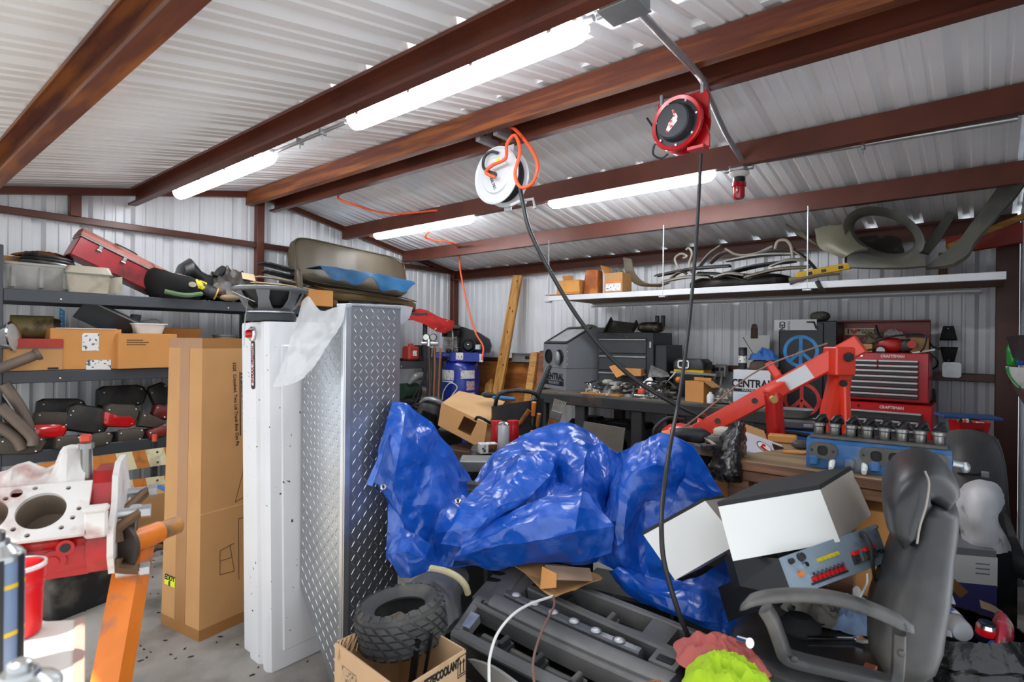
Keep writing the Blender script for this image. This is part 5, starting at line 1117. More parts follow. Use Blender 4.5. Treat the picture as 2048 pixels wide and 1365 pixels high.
one(rag_b(M @ V((D_-.1, W_*.4, H2)), .09, .12, .04, 31), 'rag', mat('mossy_rag', '#6d6a4a', .9, 0, .3, 14.), 'greenish dusty rag on top of the grey blast cabinet', 'rag')
def wb(px, py, y, z=None):
    p = at(px, py, y=y); return V((p.x, p.y, BZ if z is None else z))
# black chest behind
m_bc = mat('black_chest', '#2f3235', .4, .2, .08)
p0, p1 = at(1214, 700, y=4.98), at(1306, 700, y=4.98); w_ = p1.x-p0.x+.12; zt = at(1262, 662, y=4.98).z
t = thing('tool_chest', 'black drawer chest on the workbench behind the grey cabinet', 'tool chest', (p1.x-w_/2, 5.2, BZ)); H_ = zt-BZ
b = B(); b.box((0, 0, H_/2), (w_, .42, H_), .006); b.obj('chest_body', m_bc, t)
for i in range(3):
    z = H_*(.22+.28*i); b = B(); b.box((-.02, -.213, z), (w_-.1, .02, H_*.25), .004); dr_ = b.obj('drawer', mat('drawer_dark', '#3b3e41', .4, .2), t); b = B(); b.box((-.02, -.228, z+H_*.10), (w_-.1, .018, .014), .004); b.obj('drawer_pull', m_galv, dr_)
b = B(); b.box((w_/2-.03, -.215, H_*.8), (.02, .01, .06), .003); b.obj('hasp', m_galv, t)
b = B(); b.box((w_/2+.06, .0, H_*.45), (.12, .36, H_*.7), .006); b.obj('side_panel', m_bc, t)
t = thing('parts_tray', 'black ribbed plastic tray tilted on top of the black chest', 'tray', Matrix.Translation(at(1242, 658, y=5.1)) @ rot(ry=.12, rx=.9))
b = B(); b.box((0, 0, .0), (.30, .22, .012), .003)
for x in (-.145, .145): b.box((x, 0, .03), (.012, .22, .06), .003)
b.box((0, -.105, .03), (.3, .012, .06), .003); b.obj('tray_body', mat('dusty_black_plastic', '#34342f', .55, 0, .2, 9., dirt=('#6d6a5c', .25, 8.)), t)
for i in range(4):
    b = B(); b.box((0, -.06+.05*i, .012), (.28, .008, .015), .002); b.obj('rib', mat('dusty_black_plastic', '#34342f'), t)
t = thing('mechanical_part', 'oily gear case with two black posts on the black chest', 'machine part', (at(1302, 660, y=5.12).x, 5.12, zt))
b = B(); b.ell((0, 0, .05), (.13, .09, .055), 16, .7); b.obj('case_body', mat('oily_brown_metal', '#3a342c', .35, .4, .35, 14., dirt=('#8a7c62', .2, 18.)), t)
for x in (.05, .11):
    b = B(); b.box((x, .03, .11), (.035, .03, .11), .003); b.obj('post', m_dark, t)
# CENTRAL box and friends
y0 = 4.66; p0, p1 = at(1466, 790, y=y0), at(1541, 790, y=y0); zt = at(1500, 738, y=y0).z; w_ = p1.x-p0.x
m_wbox = mat('white_carton', '#d5d7da', .5, 0, .04)
t = thing('carton', 'white CENTRAL machine carton standing on the workbench', 'box', ((p0.x+p1.x)/2, y0+.15, BZ)); H_ = zt-BZ
b = B(); b.box((0, 0, H_/2), (w_, .3, H_), .003); b.obj('carton_body', m_wbox, t)
text('CENTRAL', trs(.0, -.1515, H_*.62, pi/2), .085, m_print, t, world=False, bold=.003, sx=.84)
b = B(trs(0, -.151, H_*.44, pi/2)); b.plate([(-.14, -.012), (.14, -.012), (.14, .012), (-.14, .012)], [], .001); b.obj('lettering_bar', m_print, t)
text('MACHINERY', trs(0, -.1525, H_*.44, pi/2), .026, m_wbox, t, world=False)
label_patch(t, mat('blue_patch', '#24458f', .5), .08, H_*.18, .11, .07, -.151); label_patch(t, mat('red_patch', '#b3272c', .5), .09, H_*.24, .06, .02, -.1522)
label_patch(t, mat('light_blue_panel', '#c3cfdf', .5), -.03, H_*.15, .2, .1, -.1505)
zb = zt
can_at(1484, at(1484, 730, y=4.78).dot(D3)+0, zb, .033, .18, mat('can_dark', '#37383a', .4, .3, .1), 'dark spray can standing on the white CENTRAL carton', m_dark, m_lab)
t = thing('leather_hat', 'brown leather hat lying on the white CENTRAL carton', 'hat', Matrix.Translation((at(1522, 730, y=4.82).x, 4.82, zb)))
b = B(); b.lathe([(.125, .0), (.13, .006), (.09, .014), (.085, .05), (.06, .075), (0, .08)], 28, sq=.8); b.obj('hat_body', mat('brown_felt', '#4a3c33', .9, 0, .15), t)
one(rag_b((at(1526, 715, y=4.84).x, 4.84, zb+.075), .12, .08, .11, 41, rag=.3), 'blue_cloth', mat('denim_blue', '#2b5da0', .8, 0, .2, 10.), 'folded blue cloth on the brown hat above the white carton', 'cloth')
t = thing('clipboard', 'white clipboard with rusty clip leaning on the back wall', 'clipboard', frame(at(1510, 705, y=5.38), (1, 0, 0), (0, -1, .08)))
b = B(); b.box((0, 0, 0), (.25, .34, .004)); b.obj('board', m_paper, t); b = B(); b.box((-.01, .19, .01), (.06, .10, .012), .004); b.cyl((-.01, .25, .01), (-.01, .25, .018), .025, n=14); b.obj('clip', mat('rusty_clip', '#4b3428', .6, .3, .3, 20.), t)
b = B(); b.tube([(-.11, .15, .003), (.06, -.12, .003)], .0025, 5); b.obj('pen_line', m_dark, t)
# yellow and black case, outlet box, carton, bottle
t = thing('tool_case', 'black and yellow tool case with white buckle at the back of the workbench', 'case', (at(1385, 742, y=5.15).x, 5.15, BZ)); z0 = at(1385, 745, y=5.15).z-BZ; 
b = B(); b.box((0, 0, z0/2), (.30, .2, z0), .006); b.obj('stand_block', m_dark, t)
b = B(); b.box((0, 0, z0+.022), (.29, .2, .045), .008); b.obj('yellow_base', mat('tool_yellow', '#e3b81a', .4), t)
b = B(); loft(b, [(rrect(.31, .21, .03), z0+.045), (rrect(.31, .21, .03), z0+.11), (rrect(.25, .17, .03), z0+.14)]); b.obj('lid', m_dark, t)
b = B(trs(-.04, -.11, z0+.09, pi/2)); b.plate(rrect(.11, .075, .02), [rrect(.085, .05, .012)], .012); b.obj('buckle', m_paper, t, 0)
t = thing('outlet_box', 'metal outlet box with plugged cords above the workbench', 'outlet', (at(1443, 737, y=5.40).x, 5.40, at(1443, 740, y=5.40).z))
b = B(); b.box((0, 0, 0), (.12, .06, .13), .012); b.obj('box_body', m_galv, t)
b = B(); b.box((-.03, -.035, .02), (.03, .012, .03), .004); b.box((.02, -.035, .02), (.03, .012, .03), .004); b.obj('socket', m_dark, t)
b = B(); b.tube([(-.03, -.04, 0), (-.05, -.08, -.09), (-.09, -.08, -.14), (-.12, -.1, -.17)], .01, 8, k=5); b.tube([(.02, -.04, -.01), (.03, -.1, -.1), (.02, -.12, -.2)], .009, 8, k=5); b.obj('plug_cord', mat('grey_cord', '#9b9a96', .5), t)
y0 = 4.68; c = wb(1390, 790, y0)
t = thing('carton', 'small orange cardboard carton with open flap on the bench front', 'box', Matrix.Translation(c+V((0, .08, 0))) @ rot(rz=-.12)); H_ = at(1390, 760, y=y0).z-BZ
b = B(); hollow_box(b, .17, .15, H_, .005); b.obj('carton_body', m_tan2, t); b = B(trs(.085, 0, H_, 0, .55)); b.box((.045, 0, 0), (.09, .14, .004)); b.obj('flap', m_tan, t); b = B(); b.box((0, .07, H_+.01), (.16, .01, .03), .002); b.obj('flap', m_tan2, t)
c = wb(1421, 792, 4.66); t = thing('bottle', 'small white bottle on the bench beside the orange carton', 'bottle', c); b = B(); b.lathe([(.026, 0), (.03, .005), (.03, .06), (.022, .078), (.012, .082), (.012, .095), (0, .096)], 22); b.obj('bottle_body', m_paper, t)
def scrap(px, py, y, kind, s, ro, m, dz=0):
    p = at(px, py, y=y); p.z = BZ+dz; b = B(Matrix.Translation(p) @ rot(rz=ro))
    if kind == 0: b.cyl((-s, 0, s*.3), (s, 0, s*.3), s*.3, n=12); b.cyl((s*.6, 0, s*.3), (s*.9, 0, s*.3), s*.45, n=6)
    elif kind == 1: b.lathe([(s*.3, 0), (s, 0), (s, s*.35), (s*.3, s*.35), (s*.3, 0)], 18, caps=False)
    elif kind == 2: b.box((0, 0, s*.25), (s*2.2, s*.7, s*.5), s*.08); b.cyl((s*.5, 0, s*.5), (s*.5, 0, s*1.0), s*.25, n=10)
    elif kind == 3: b.tube([(-s, 0, s*.15), (-s*.3, s*.5, s*.5), (s*.4, .1*s, s*.7), (s, -.4*s, s*.15)], s*.13, 8, k=4)
    elif kind == 4: b.ell((0, 0, s*.4), (s, s*.7, s*.42), 12, .7)
    else: b.plate([(-s, -s*.4), (s*.6, -s*.5), (s, .1*s), (.2*s, s*.6), (-s*.8, s*.3)], [circ(0, 0, s*.18, 8)], s*.12)
    return one(b, 'metal_part', m, 'small oily metal part in the clutter on the workbench', 'part', 'loose metal parts on the workbench')
m_sc = [m_steel, m_chrome, m_cast, mat('dirty_white_part', '#b4b0a6', .5, .1, .2), mat('dark_oily_part', '#3d3a36', .35, .5, .3, 20.), m_galv]
r_ = random.Random(5)
for i in range(72):
    px = r_.uniform(1172, 1352); y = r_.uniform(4.63, 5.02); scrap(px, 780, y, r_.randrange(6), r_.uniform(.025, .065), r_.uniform(0, 6.3), m_sc[r_.randrange(6)], r_.choice((0, 0, .03, .06, .09)) if y > 4.70 else 0)
for i in range(16):
    scrap(r_.uniform(1428, 1466), 780, r_.uniform(4.63, 4.9), r_.randrange(6), r_.uniform(.02, .045), r_.uniform(0, 6.3), m_sc[r_.randrange(6)], r_.choice((0, .03, .06)))
for i in range(34):
    scrap(r_.uniform(1180, 1350), 780, r_.uniform(4.74, 5.0), r_.choice((1, 2, 3, 3, 4)), r_.uniform(.045, .085), r_.uniform(0, 6.3), m_sc[r_.choice((0, 1, 3, 3, 4, 5, 5))], r_.choice((.0, .03, .06, .1)))
one(rag_b(wb(1448, 780, 4.8), .12, .12, .13, 44, rag=.4), 'wire_tangle', mat('grey_wire_mess', '#7d7a70', .5, .3, .35, 30.), 'heap of grey cables and rags left of the white CENTRAL carton', 'cables')
one(rag_b(wb(1232, 770, 4.85), .17, .16, .10, 45, rag=.4), 'rag', mat('grey_shop_rag', '#67645e', .8, 0, .4, 24.), 'grey greasy rag under the loose parts beside the blast cabinet', 'rag')
one(rag_b(wb(1312, 772, 4.85), .13, .14, .13, 46, rag=.4), 'rag', mat('pale_shop_rag', '#a9a69f', .8, 0, .3, 18., dirt=('#55504a', .3, 14.)), 'pale dirty rag heaped in the middle of the workbench', 'rag')
b = B(); p = at(1195, 784, y=4.62); b.box((p.x+.03, 4.68, BZ+.008), (.42, .16, .016), .002); one(b, 'wood_board', m_pine, 'thin wooden board lying at the bench edge by the cabinet', 'board')
t = thing('carton', 'flattened orange carton with raised flap at the back of the bench', 'box', Matrix.Translation(wb(1262, 745, 5.0)) @ rot(rz=.05)); z0 = at(1262, 748, y=5.0).z-BZ
b = B(); b.box((0, .05, z0/2), (.3, .2, z0), .003); b.obj('support_block', m_dark, t); b = B(); b.box((.02, 0, z0+.035), (.26, .2, .07), .002); b.obj('carton_body', m_tan2, t)
b = B(); q = [at(1218, 731, y=4.9), at(1233, 753, y=4.84), at(1252, 745, y=4.86), at(1237, 724, y=4.94)]; n_ = V((0, .004, 0)); b.hexa(q+[a+n_ for a in q]); b.obj('flap', m_tan2, t, 0, world=True)
t = thing('foil_pouch', 'crumpled silver grey pouch lying among the bench clutter', 'pouch', at(1312, 745, y=4.92))
b = B(); net(b, [[at(a, c, y=y) for a, c, y in r] for r in (((1302, 728, 4.98), (1318, 735, 5.0), (1335, 742, 5.0)), ((1298, 742, 4.9), (1315, 744, 4.88), (1338, 748, 4.9)), ((1296, 752, 4.86), (1318, 752, 4.84), (1340, 752, 4.86)))], 6, .01, 20, 4, .004); b.obj('pouch_body', mat('foil_grey', '#9c9a94', .3, .5, .3, 20.), t, world=True)
b = B(); net(b, [[at(a, c, y=y) for a, c, y in r] for r in (((1286, 762, 4.8), (1300, 752, 4.82), (1306, 758, 4.8)), ((1300, 775, 4.76), (1306, 772, 4.78), (1308, 782, 4.76)))], 5, .006, 20, 6, .004); one(b, 'paper_sheet', m_paper, 'bent white sheet propped among the bench parts', 'paper')
b = B(); a, c = at(1342, 742, y=4.95), at(1432, 748, y=4.8); b.tube([a, c], .012, 6); one(b, 'steel_bar', m_galv, 'long thin steel bar lying toward the outlet box', 'bar')
hand_tool((1352, 742), (1332, 764), 5.1, .01, m_steel, m_galv, 'thin silver rod standing slanted on the bench')
b = B(); b.ell(wb(1283, 770, 4.7)+V((0, 0, .05)), (.035, .03, .035), 12, .8); one(b, 'plastic_stopper', mat('orange_red_cap', '#d2421f', .4), 'small orange red cap in the bench clutter', 'cap')
b = B(); b.ell(at(1357, 757, y=4.8), (.028, .028, .03), 12); one(b, 'wood_ball', m_oh, 'round orange knob by the orange carton', 'knob')
# under the bench
m_um = mat('black_machine', '#1b1b1d', .3, .3, .3, 8., dirt=('#5d564c', .15, 14.))
for k, (px, py, w, h, lab) in enumerate(((1190, 868, .36, .40, 'black machine under the bench with a round badge'), (1258, 872, .34, .42, 'black engine with shiny clutter under the bench middle'))):
    y = 4.9; p = at(px, py, y=y); t = thing('engine', lab, 'engine', (p.x, y, .335))
    b = B(); b.box((0, 0, .17), (w*1.2, .4, .36), .04); b.obj('engine_body', m_um, t); b = B(); b.cyl((0, -.15, .16), (0, -.2, .16), .10, .09, 28); b.obj('cover', m_um, t)
    b = B(); b.cyl((0, -.2, .16), (0, -.206, .16), .03, n=20); b.obj('badge', mat('red_badge', '#7a2a2a', .4), t)
    b = B(); b.box((0, -.05, .34), (w*.5, .2, .08), .02); b.obj('air_box', m_um, t); b = B(); b.box((-.02, -.16, .33), (.09, .01, .025)); b.obj('plate', m_paper, t)
    for i in range(7):
        b = B(); q = rnd.uniform(-.15, .15); b.ell((q, -.17-.02*rnd.random(), .06+.26*rnd.random()), (.02, .012, .016), 8); b.obj('fitting', m_chrome, t)
p = at(1198, 878, y=4.1); b = B(frame(V((p.x, 4.1, .385)), (1, 0.1, -.06), (0, -1, .15))); b.box((0, 0, 0), (.38, .76, .012), .002); one(b, 'steel_plate', mat('brown_grey_plate', '#6d665c', .5, .3, .1), 'brown grey steel plate standing behind the tarp before the bench', 'plate')
p = at(1360, 868, d=3.6)
t = thing('safety_helmet', 'round red shell with black cord behind the tarp top', 'helmet', Matrix.Translation(V((p.x, p.y, p.z-.02))) @ rot(rz=YAW))
b = B(); b.lathe([(.13, -.05), (.13, .0), (.115, .05), (.07, .085), (0, .10)], 32, sq=.9); b.obj('shell', mat('helmet_red', '#d02a20', .25, 0, .04, coat=.5), t)
b = B(); b.tube([(-.15, .05, -.04), (-.15, .05, .05), (-.06, .06, .12), (.04, .06, .11)], .012, 8, k=6); b.obj('cord', m_hose, t); b = B(); b.tube([(.09, -.06, -.04), (.11, -.05, .05), (.13, 0, .12), (.16, .03, .14)], .02, 8, k=4); b.obj('red_strap', mat('helmet_red', '#d02a20'), t)
b = B(Matrix.Translation((p.x, p.y+.02, 0)) @ rot(rz=YAW)); b.box((0, 0, (p.z-.075)/2), (.3, .26, p.z-.075), .01); one(b, 'storage_box', m_dark, 'dark box carrying the round red shell', 'box')
# ---------------------------------------------------------------- peace sign locker and red chests
m_lock = mat('black_locker', '#191b1f', .35, .2, .15, 4., dirt=('#4a4d52', .12, 9., .05))
yl = 4.95; p0, p1 = at(1557, 700, y=yl), at(1650, 700, y=yl); zt = at(1600, 640, y=yl).z; w_ = p1.x-p0.x
t = thing('steel_locker', 'black locker sprayed with blue and red peace signs', 'locker', ((p0.x+p1.x)/2, yl+.22, 0))
b = B(); b.box((.04, 0, zt/2), (w_+.08, .44, zt), .006); b.obj('locker_body', m_lock, t); b = B(); b.box((0, -.226, zt/2), (w_-.02, .014, zt-.03), .004); b.obj('door', m_lock, t)
def peace(cz, r, m, lab, cx=0.):
    M = trs(cx, -.2345, cz, pi/2); b = B(M); b.plate(circ(0, 0, r, 48), [circ(0, 0, r*.80, 48)], .0008)
    wv = r*.10
    b.plate([(-wv, -r*.85), (wv, -r*.85), (wv, r*.85), (-wv, r*.85)], d=.0009)
    for s in (-1, 1):
        dx, dy = s*.66, -.66; nx, ny = -dy, dx; e = [(dx*r*.9+nx*wv*1.1, dy*r*.9+ny*wv*1.1), (dx*r*.9-nx*wv*1.1, dy*r*.9-ny*wv*1.1), (-nx*wv*1.1, -ny*wv*1.1), (nx*wv*1.1, ny*wv*1.1)]
        b.plate(e, d=.001)
    o = b.obj('peace_sign', m, t, 0); o['label'] = lab; return o
H = lambda py: at(1600, py, y=yl).z
rb = (at(1640, 700, y=yl).x-at(1565, 700, y=yl).x)/2
peace(H(700), rb*.95, mat('spray_blue', '#2e7db8', .6, 0, .3, 14.), 'blue sprayed peace sign'); peace(H(796), rb, mat('spray_red', '#c0392e', .6, 0, .3, 14.), 'red sprayed peace sign', .01)
b = B(trs(-.03, -.236, H(648), pi/2)); b.plate([(-w_*.5, -.04), (w_*.42, -.04), (w_*.42, .045), (-w_*.5, .045)], d=.002); b.obj('poster', m_wbox, t, 0)
text('CEN', trs(-.14, -.2395, H(649), pi/2) @ rot(rz=-pi/2), .06, m_print, t, world=False, bold=.002, sx=.6)
text('MACHIN', trs(-.09, -.2395, H(649), pi/2) @ rot(rz=-pi/2), .03, m_print, t, world=False, sx=.6)
b = B(trs(.06, -.2395, H(648), pi/2)); b.plate([(-.02, .03), (.04, .03), (.06, -.03), (.045, -.03), (.03, .015), (-.02, .02)], d=.0008); b.obj('print_mark', m_print, t, 0)
b = B(); b.ell((at(1640, 632, y=5.1).x, 5.1, zt+.042), (.075, .06, .042), 16, .9); one(b, 'stone', mat('grey_lump', '#5d5b52', .9, 0, .3, 20., dirt=('#2a2a28', .3, 15.)), 'grey mottled lump on top of the peace sign locker', 'stone')
m_cr = mat('chest_red', '#b5202a', .3, .1, .06, coat=.3); m_cr2 = mat('chest_bright_red', '#d0181c', .3, .1, .05, coat=.3); m_drw = mat('chest_drawer_grey', '#3a3a3c', .45, .1, .1, 8.); m_trim = mat('chest_drawer_trim', '#d6d5d2', .3, .4, .04)
def chest(px0, px1, pyt, pyb, y, dp, rows, m, lab, split=0, zb=None):
    p0, p1 = at(px0, 750, y=y), at(px1, 750, y=y); zt, zb = at(px1-20, pyt, y=y).z, (at(px1-20, pyb, y=y).z if zb is None else zb); w = p1.x-p0.x; H_ = zt-zb
    t = thing('tool_chest', lab, 'tool chest', ((p0.x+p1.x)/2, y+dp/2, zb)); k = H_
    b = B(); b.box((0, 0, k/2), (w, dp, k), .006); b.obj('chest_body', m, t)
    hd = .05; n = len(rows); y_ = -dp/2-.008; z = k-hd; dh = (k-hd-.02)/sum(rows)
    for i, r in enumerate(rows):
        h = dh*r; parts = 3 if i < split else 1
        ww = [(w-.09)]*1 if parts == 1 else [(w-.09)*.27, (w-.09)*.28, (w-.09)*.45]; xx = -(w-.09)/2-.012
        for q in ww:
            b = B(); b.box((xx+q/2, y_, z-h/2), (q-.006, .02, h-.006), .003); d = b.obj('drawer', m_drw, t); b = B(); b.box((xx+q/2, y_-.014, z-.009), (q-.006, .014, .014), .004); b.obj('drawer_pull', m_trim, d); xx += q
        z -= h
    text('CRAFTSMAN', trs(w*.16, y_+.0065, k-hd*.52, pi/2), .028, m_paper, t, world=False, bold=.0008, sx=.9)
    b = B(trs(-.09, y_+.006, k-hd*.5, pi/2)); b.lathe([(.008, 0), (.008, .006), (0, .006)], 14); b.obj('lock', m_chrome, t)
    return t, w, k
tU, wU, kU = chest(1655, 1858, 704, 804, 4.86, .36, [1, 1, 1.1, 1.2, 1.2, 1.2, 1.1], m_cr, 'upper red tool chest with its lid open', 2)
zU = at(1838, 804, y=4.86).z
b = B(); b.box((0, .19, kU+.12), (wU-.03, .014, .25), .004); b.box((0, .165, kU+.24), (wU-.03, .06, .014), .004); b.obj('lid', mat('dark_red_lid', '#6d1512', .4, .1, .08), tU)
b = B(trs(-.16, .182, kU+.16, pi/2)); b.plate([(-.1, -.027), (.1, -.027), (.1, .027), (-.1, .027)], d=.001); st = b.obj('bumper_sticker', mat('cream_sticker', '#cdb898', .6), tU, 0)
text('I', trs(-.235, .1802, kU+.16, pi/2), .06, m_print, st, world=False, bold=.001)
b = B(trs(-.195, .1805, kU+.16, pi/2)); b.plate([(0, -.024), (.028, .004), (.028, .018), (.014, .022), (0, .01), (-.014, .022), (-.028, .018), (-.028, .004)], d=.0008); b.obj('heart', mat('heart_red', '#b8443a', .5), st, 0)
text('MOUNTAIN\nBIKERS', trs(-.105, .1802, kU+.16, pi/2), .024, m_print, st, world=False, bold=.0006)
tL, wL, kL = chest(1640, 1866, 810, 905, 4.80, .42, [1, 1, 1, 1.1], m_cr2, 'lower bright red tool chest under the open one')
b = B(); c = at(1750, 905, y=4.8); b.box((c.x, 5.01, at(1750, 905, y=4.8).z/2-.004), (wL, .40, at(1750, 905, y=4.8).z-.012), .006); one(b, 'tool_cabinet', m_bc, 'dark base cabinet below the red tool chests', 'cabinet')
zt = zU+kU+.002
yy = 5.0
b = B(Matrix.Translation((at(1715, 690, y=yy).x, yy, zt+.0))); b.box((0, 0, .03), (.22, .2, .06), .004); one(b, 'carton', m_tan, 'low brown carton in the open red chest, left', 'box')
one(rag_b((at(1752, 690, y=5.02).x, 5.02, zt), .12, .1, .17, 51, rag=.3), 'paper_bag', mat('brown_paper', '#6d5f49', .8, 0, .15, 9.), 'crumpled brown paper bag in the open red chest', 'bag')
one(rag_b((at(1785, 690, y=5.06).x, 5.06, zt+.09), .09, .07, .09, 52, rag=.3), 'plastic_bag', mat('shiny_clear_bag', '#b9b4ae', .2, .2, .2, 18.), 'shiny clear bag at the back of the open red chest', 'bag')
t = thing('power_tool', 'red and black power tool lying in the open red chest', 'power tool', Matrix.Translation((at(1780, 690, y=4.96).x, 4.96, zt)))
b = B(); b.ell((0, 0, .055), (.085, .06, .055), 16, .75); b.obj('tool_body', mat('tool_red', '#b8201c', .35, 0, .1), t); b = B(); b.ell((.1, 0, .05), (.05, .05, .05), 14, .8); b.obj('motor_end', m_dark, t); b = B(); b.box((-.06, -.03, .09), (.05, .03, .05), .01); b.obj('grip', m_dark, t)
b = B(); b.cyl((.135, -.02, .06), (.135, -.05, .06), .028, n=16); b.obj('red_knob', mat('tool_red', '#b8201c'), t)
t = thing('gauge', 'round white gauge at the front rim of the open red chest', 'gauge', Matrix.Translation((at(1762, 702, y=4.88).x, 4.885, zt)) @ rot(.4)); b = B(); b.cyl((0, 0, .02), (0, -.02, .025), .032, n=22); b.obj('case_body', m_dark, t); b = B(); b.cyl((0, -.021, .025), (0, -.022, .025), .026, n=22); b.obj('dial', m_paper, t)
b = B(Matrix.Translation((at(1835, 690, y=5.0).x, 5.0, zt)) @ rot(rz=.3)); b.box((0, 0, .055), (.11, .12, .11), .004); one(b, 'wood_block', wood('pale_block', '#c39d6c', '#9a7446', 2., (1, 5, 5)), 'pale wooden block at the right end of the open red chest', 'block')
b = B(Matrix.Translation((at(1848, 702, y=4.88).x, 4.89, zt)) @ rot(ry=-.2, rz=.1)); b.box((0, 0, .012), (.13, .03, .012), .002); one(b, 'plastic_strip', m_paper, 'white plastic strip sticking out over the chest corner', 'strip')
b = B(); b.tube([at(1752, 648, y=5.04), at(1758, 668, y=4.98), at(1765, 690, y=4.95), at(1740, 697, y=4.9), at(1705, 700, y=4.9)], .007, 8, k=6); one(b, 'power_lead', m_hose, 'thick black cable drooping over the left of the open chest', 'cord')
b = B(); b.tube([at(1700, 672, y=5.02), at(1735, 685, y=4.95), at(1775, 672, y=4.9), at(1805, 668, y=4.9), at(1845, 668, y=4.92), at(1865, 690, y=5.1), at(1886, 697, y=5.40)], .007, 8, k=6); one(b, 'power_lead', m_hose, 'black cord arching over the red tool to the wall hangers', 'cord')
b = B(); b.tube([at(1838, 668, y=4.9), at(1852, 672, y=4.86), at(1848, 692, y=4.86), at(1840, 702, y=4.88)], .006, 8, k=5); b.tube([at(1855, 703, y=4.9), at(1872, 715, y=5.2), at(1875, 728, y=5.3), at(1857, 740, y=5.36)], .006, 8, k=5)
one(b, 'power_lead', m_hose, 'black cord looping off the right corner of the open chest', 'cord')
# wall things at the right
for (pa, flip, lab) in (((1897, 664), 0, 'upper black rubber flap hanging on the back wall'), ((1898, 706), 1, 'lower black rubber flap hanging on the back wall')):
    p = at(*pa, y=5.47); t = thing('rubber_flap', lab, 'flap', frame(p, (1, 0, 0), (0, -1, 0))); o = [(-.055, -.055), (.055, -.055), (.032, .055), (-.032, .055)]; o = o if not flip else [(-.032, -.06), (.032, -.06), (.055, .055), (-.055, .055)]
    b = B(); loft(b, [(o, 0), (scaled(o, .97), .05), (scaled(o, .85), .06)]); b.obj('flap_body', mat('black_flap', '#121213', .7), t); b = B(); b.ell((0, .035 if not flip else -.045, .06), .006, 8); b.obj('rivet', m_steel, t)
p = at(1904, 737, y=5.46); t = thing('junction_box', 'square metal outlet box on the girt at the right', 'box', frame(p, (1, 0, 0), (0, -1, 0))); b = B(); b.plate(rrect(.115, .115, .02), d=.05); b.obj('body', m_galv, t); b = B(); b.plate(rrect(.105, .105, .02), [circ(-.02, .02, .01, 10), circ(.025, -.01, .012, 10)], .003, .051); b.obj('cover', m_galv, t)
b = B(); a = at(1857, 741, y=5.44); b.tube([a, at(1889, 741, y=5.44)], .011, 8); one(b, 'conduit', m_galv, 'short conduit running on the wall to the square outlet box', 'pipe')
# ================================================================ engine crane, worktable, cylinder head
m_crane = mat('crane_red_orange', '#dd3a22', .32, .1, .05, 5., coat=.3); m_ram = mat('ram_red', '#b01a18', .25, .1, .1, 8., coat=.4)
def barq(b, a, c, w, h, up=V((0, 0, 1)), bev=.006):
    a, c = V(a), V(c); d = c-a; M = frame((a+c)/2, d, up); b2 = B(M); b2.box((0, 0, 0), (d.length, w, h), bev); b.add(b2.v, b2.f)
T_ = at(1672, 712, d=2.62); E_ = at(1395, 862, d=3.0)
foot = V((T_.x, T_.y, 0)); t = thing('engine_crane', 'red engine crane with its boom lowered over the worktable', 'crane', foot)
up = (T_-E_).cross(D3).normalized(); up = V((0, 0, 1))
dr = (T_-E_).normalized()
b = B(); barq(b, E_-dr*.02, T_+dr*.12, .075, .088); b.obj('boom', m_crane, t, world=True)
bm = frame(E_, dr, V((0, 0, 1))); ln = (T_-E_).length; fy = -.0385 if (bm.to_3x3() @ V((0, -1, 0))).dot(D3) < 0 else .0385
b = B(bm); b.plate([(ln*.60, -.03), (ln*.82, -.03), (ln*.82, .03), (ln*.60, .03)], d=.001); b.v = [bm @ V((a.x, fy*1.02, a.z)) if 0 else a for a in b.v]
b = B(bm @ frame((0, fy, 0), (1, 0, 0), y=(0, 0, 1))); b.plate([(ln*.64, -.036), (ln*.84, -.036), (ln*.84, .036), (ln*.64, .036)], d=.0016 if fy < 0 else .0016, z0=-.0008 if 1 else 0); o = b.obj('decal', mat('silver_decal', '#c3c5c6', .4, .2, .04), t, 0, world=True); o['label'] = 'blank silver decal'
for k in (.18, .46):
    b = B(bm); b.cyl((ln*k, fy*.98, 0), (ln*k, fy*1.12, 0), .014, n=16); b.obj('boom_pin_hole', m_dark, t, world=True)
# mast head bracket and posts
hb = at(1683, 720, d=2.58); HB = Matrix.Translation(hb-foot) @ rot(rz=YAW)
b = B(HB); b.box((.0, .02, 0), (.09, .115, .13), .006); b.obj('head_bracket', m_crane, t)
b = B(HB); b.cyl((.005, -.04, .02), (.005, -.056, .02), .022, n=6); b.obj('pivot_bolt', m_dark, t)
pt, pb_ = at(1680, 748, d=2.62), at(1658, 868, d=2.62); pb_ = pt+(pb_-pt)*((pt.z-.1)/(pt.z-pb_.z))
b = B(); R = []
for q, w, dd in ((pt, .03, .045), (pt.lerp(pb_, .25), .042, .045), (pb_, .06, .045)): R.append([q+R3*(w*sx)+D3*(dd*sy) for sx, sy in ((-1, -1), (1, -1), (1, 1), (-1, 1))])
b.rings(R); b.obj('mast', m_crane, t, 20, world=True)
qt, qb = at(1690, 758, d=2.57), at(1693, 868, d=2.54); qb = qt+(qb-qt)*((qt.z-.1)/(qt.z-qb.z)); b = B(); barq(b, qt, qb, .03, .04, D3); b.obj('brace', m_crane, t, world=True)
b = B(Matrix.Translation(at(1684, 764, d=2.54)-foot) @ rot(rz=YAW)); b.cyl((0, .0, 0), (0, -.02, 0), .015, n=6); b.obj('brace_bolt', m_dark, t)
rt, rb_ = at(1548, 790, d=2.72), at(1553, 875, d=2.72); rb_ = rt+(rb_-rt)*((rt.z-.35)/(rt.z-rb_.z))
b = B(); b.tube([rt+V((0, 0, .02)), rt, rt-V((0, 0, .03)), rb_], [.036, .045, .04, .045], 24); b.obj('ram_cylinder', m_ram, t, world=True)
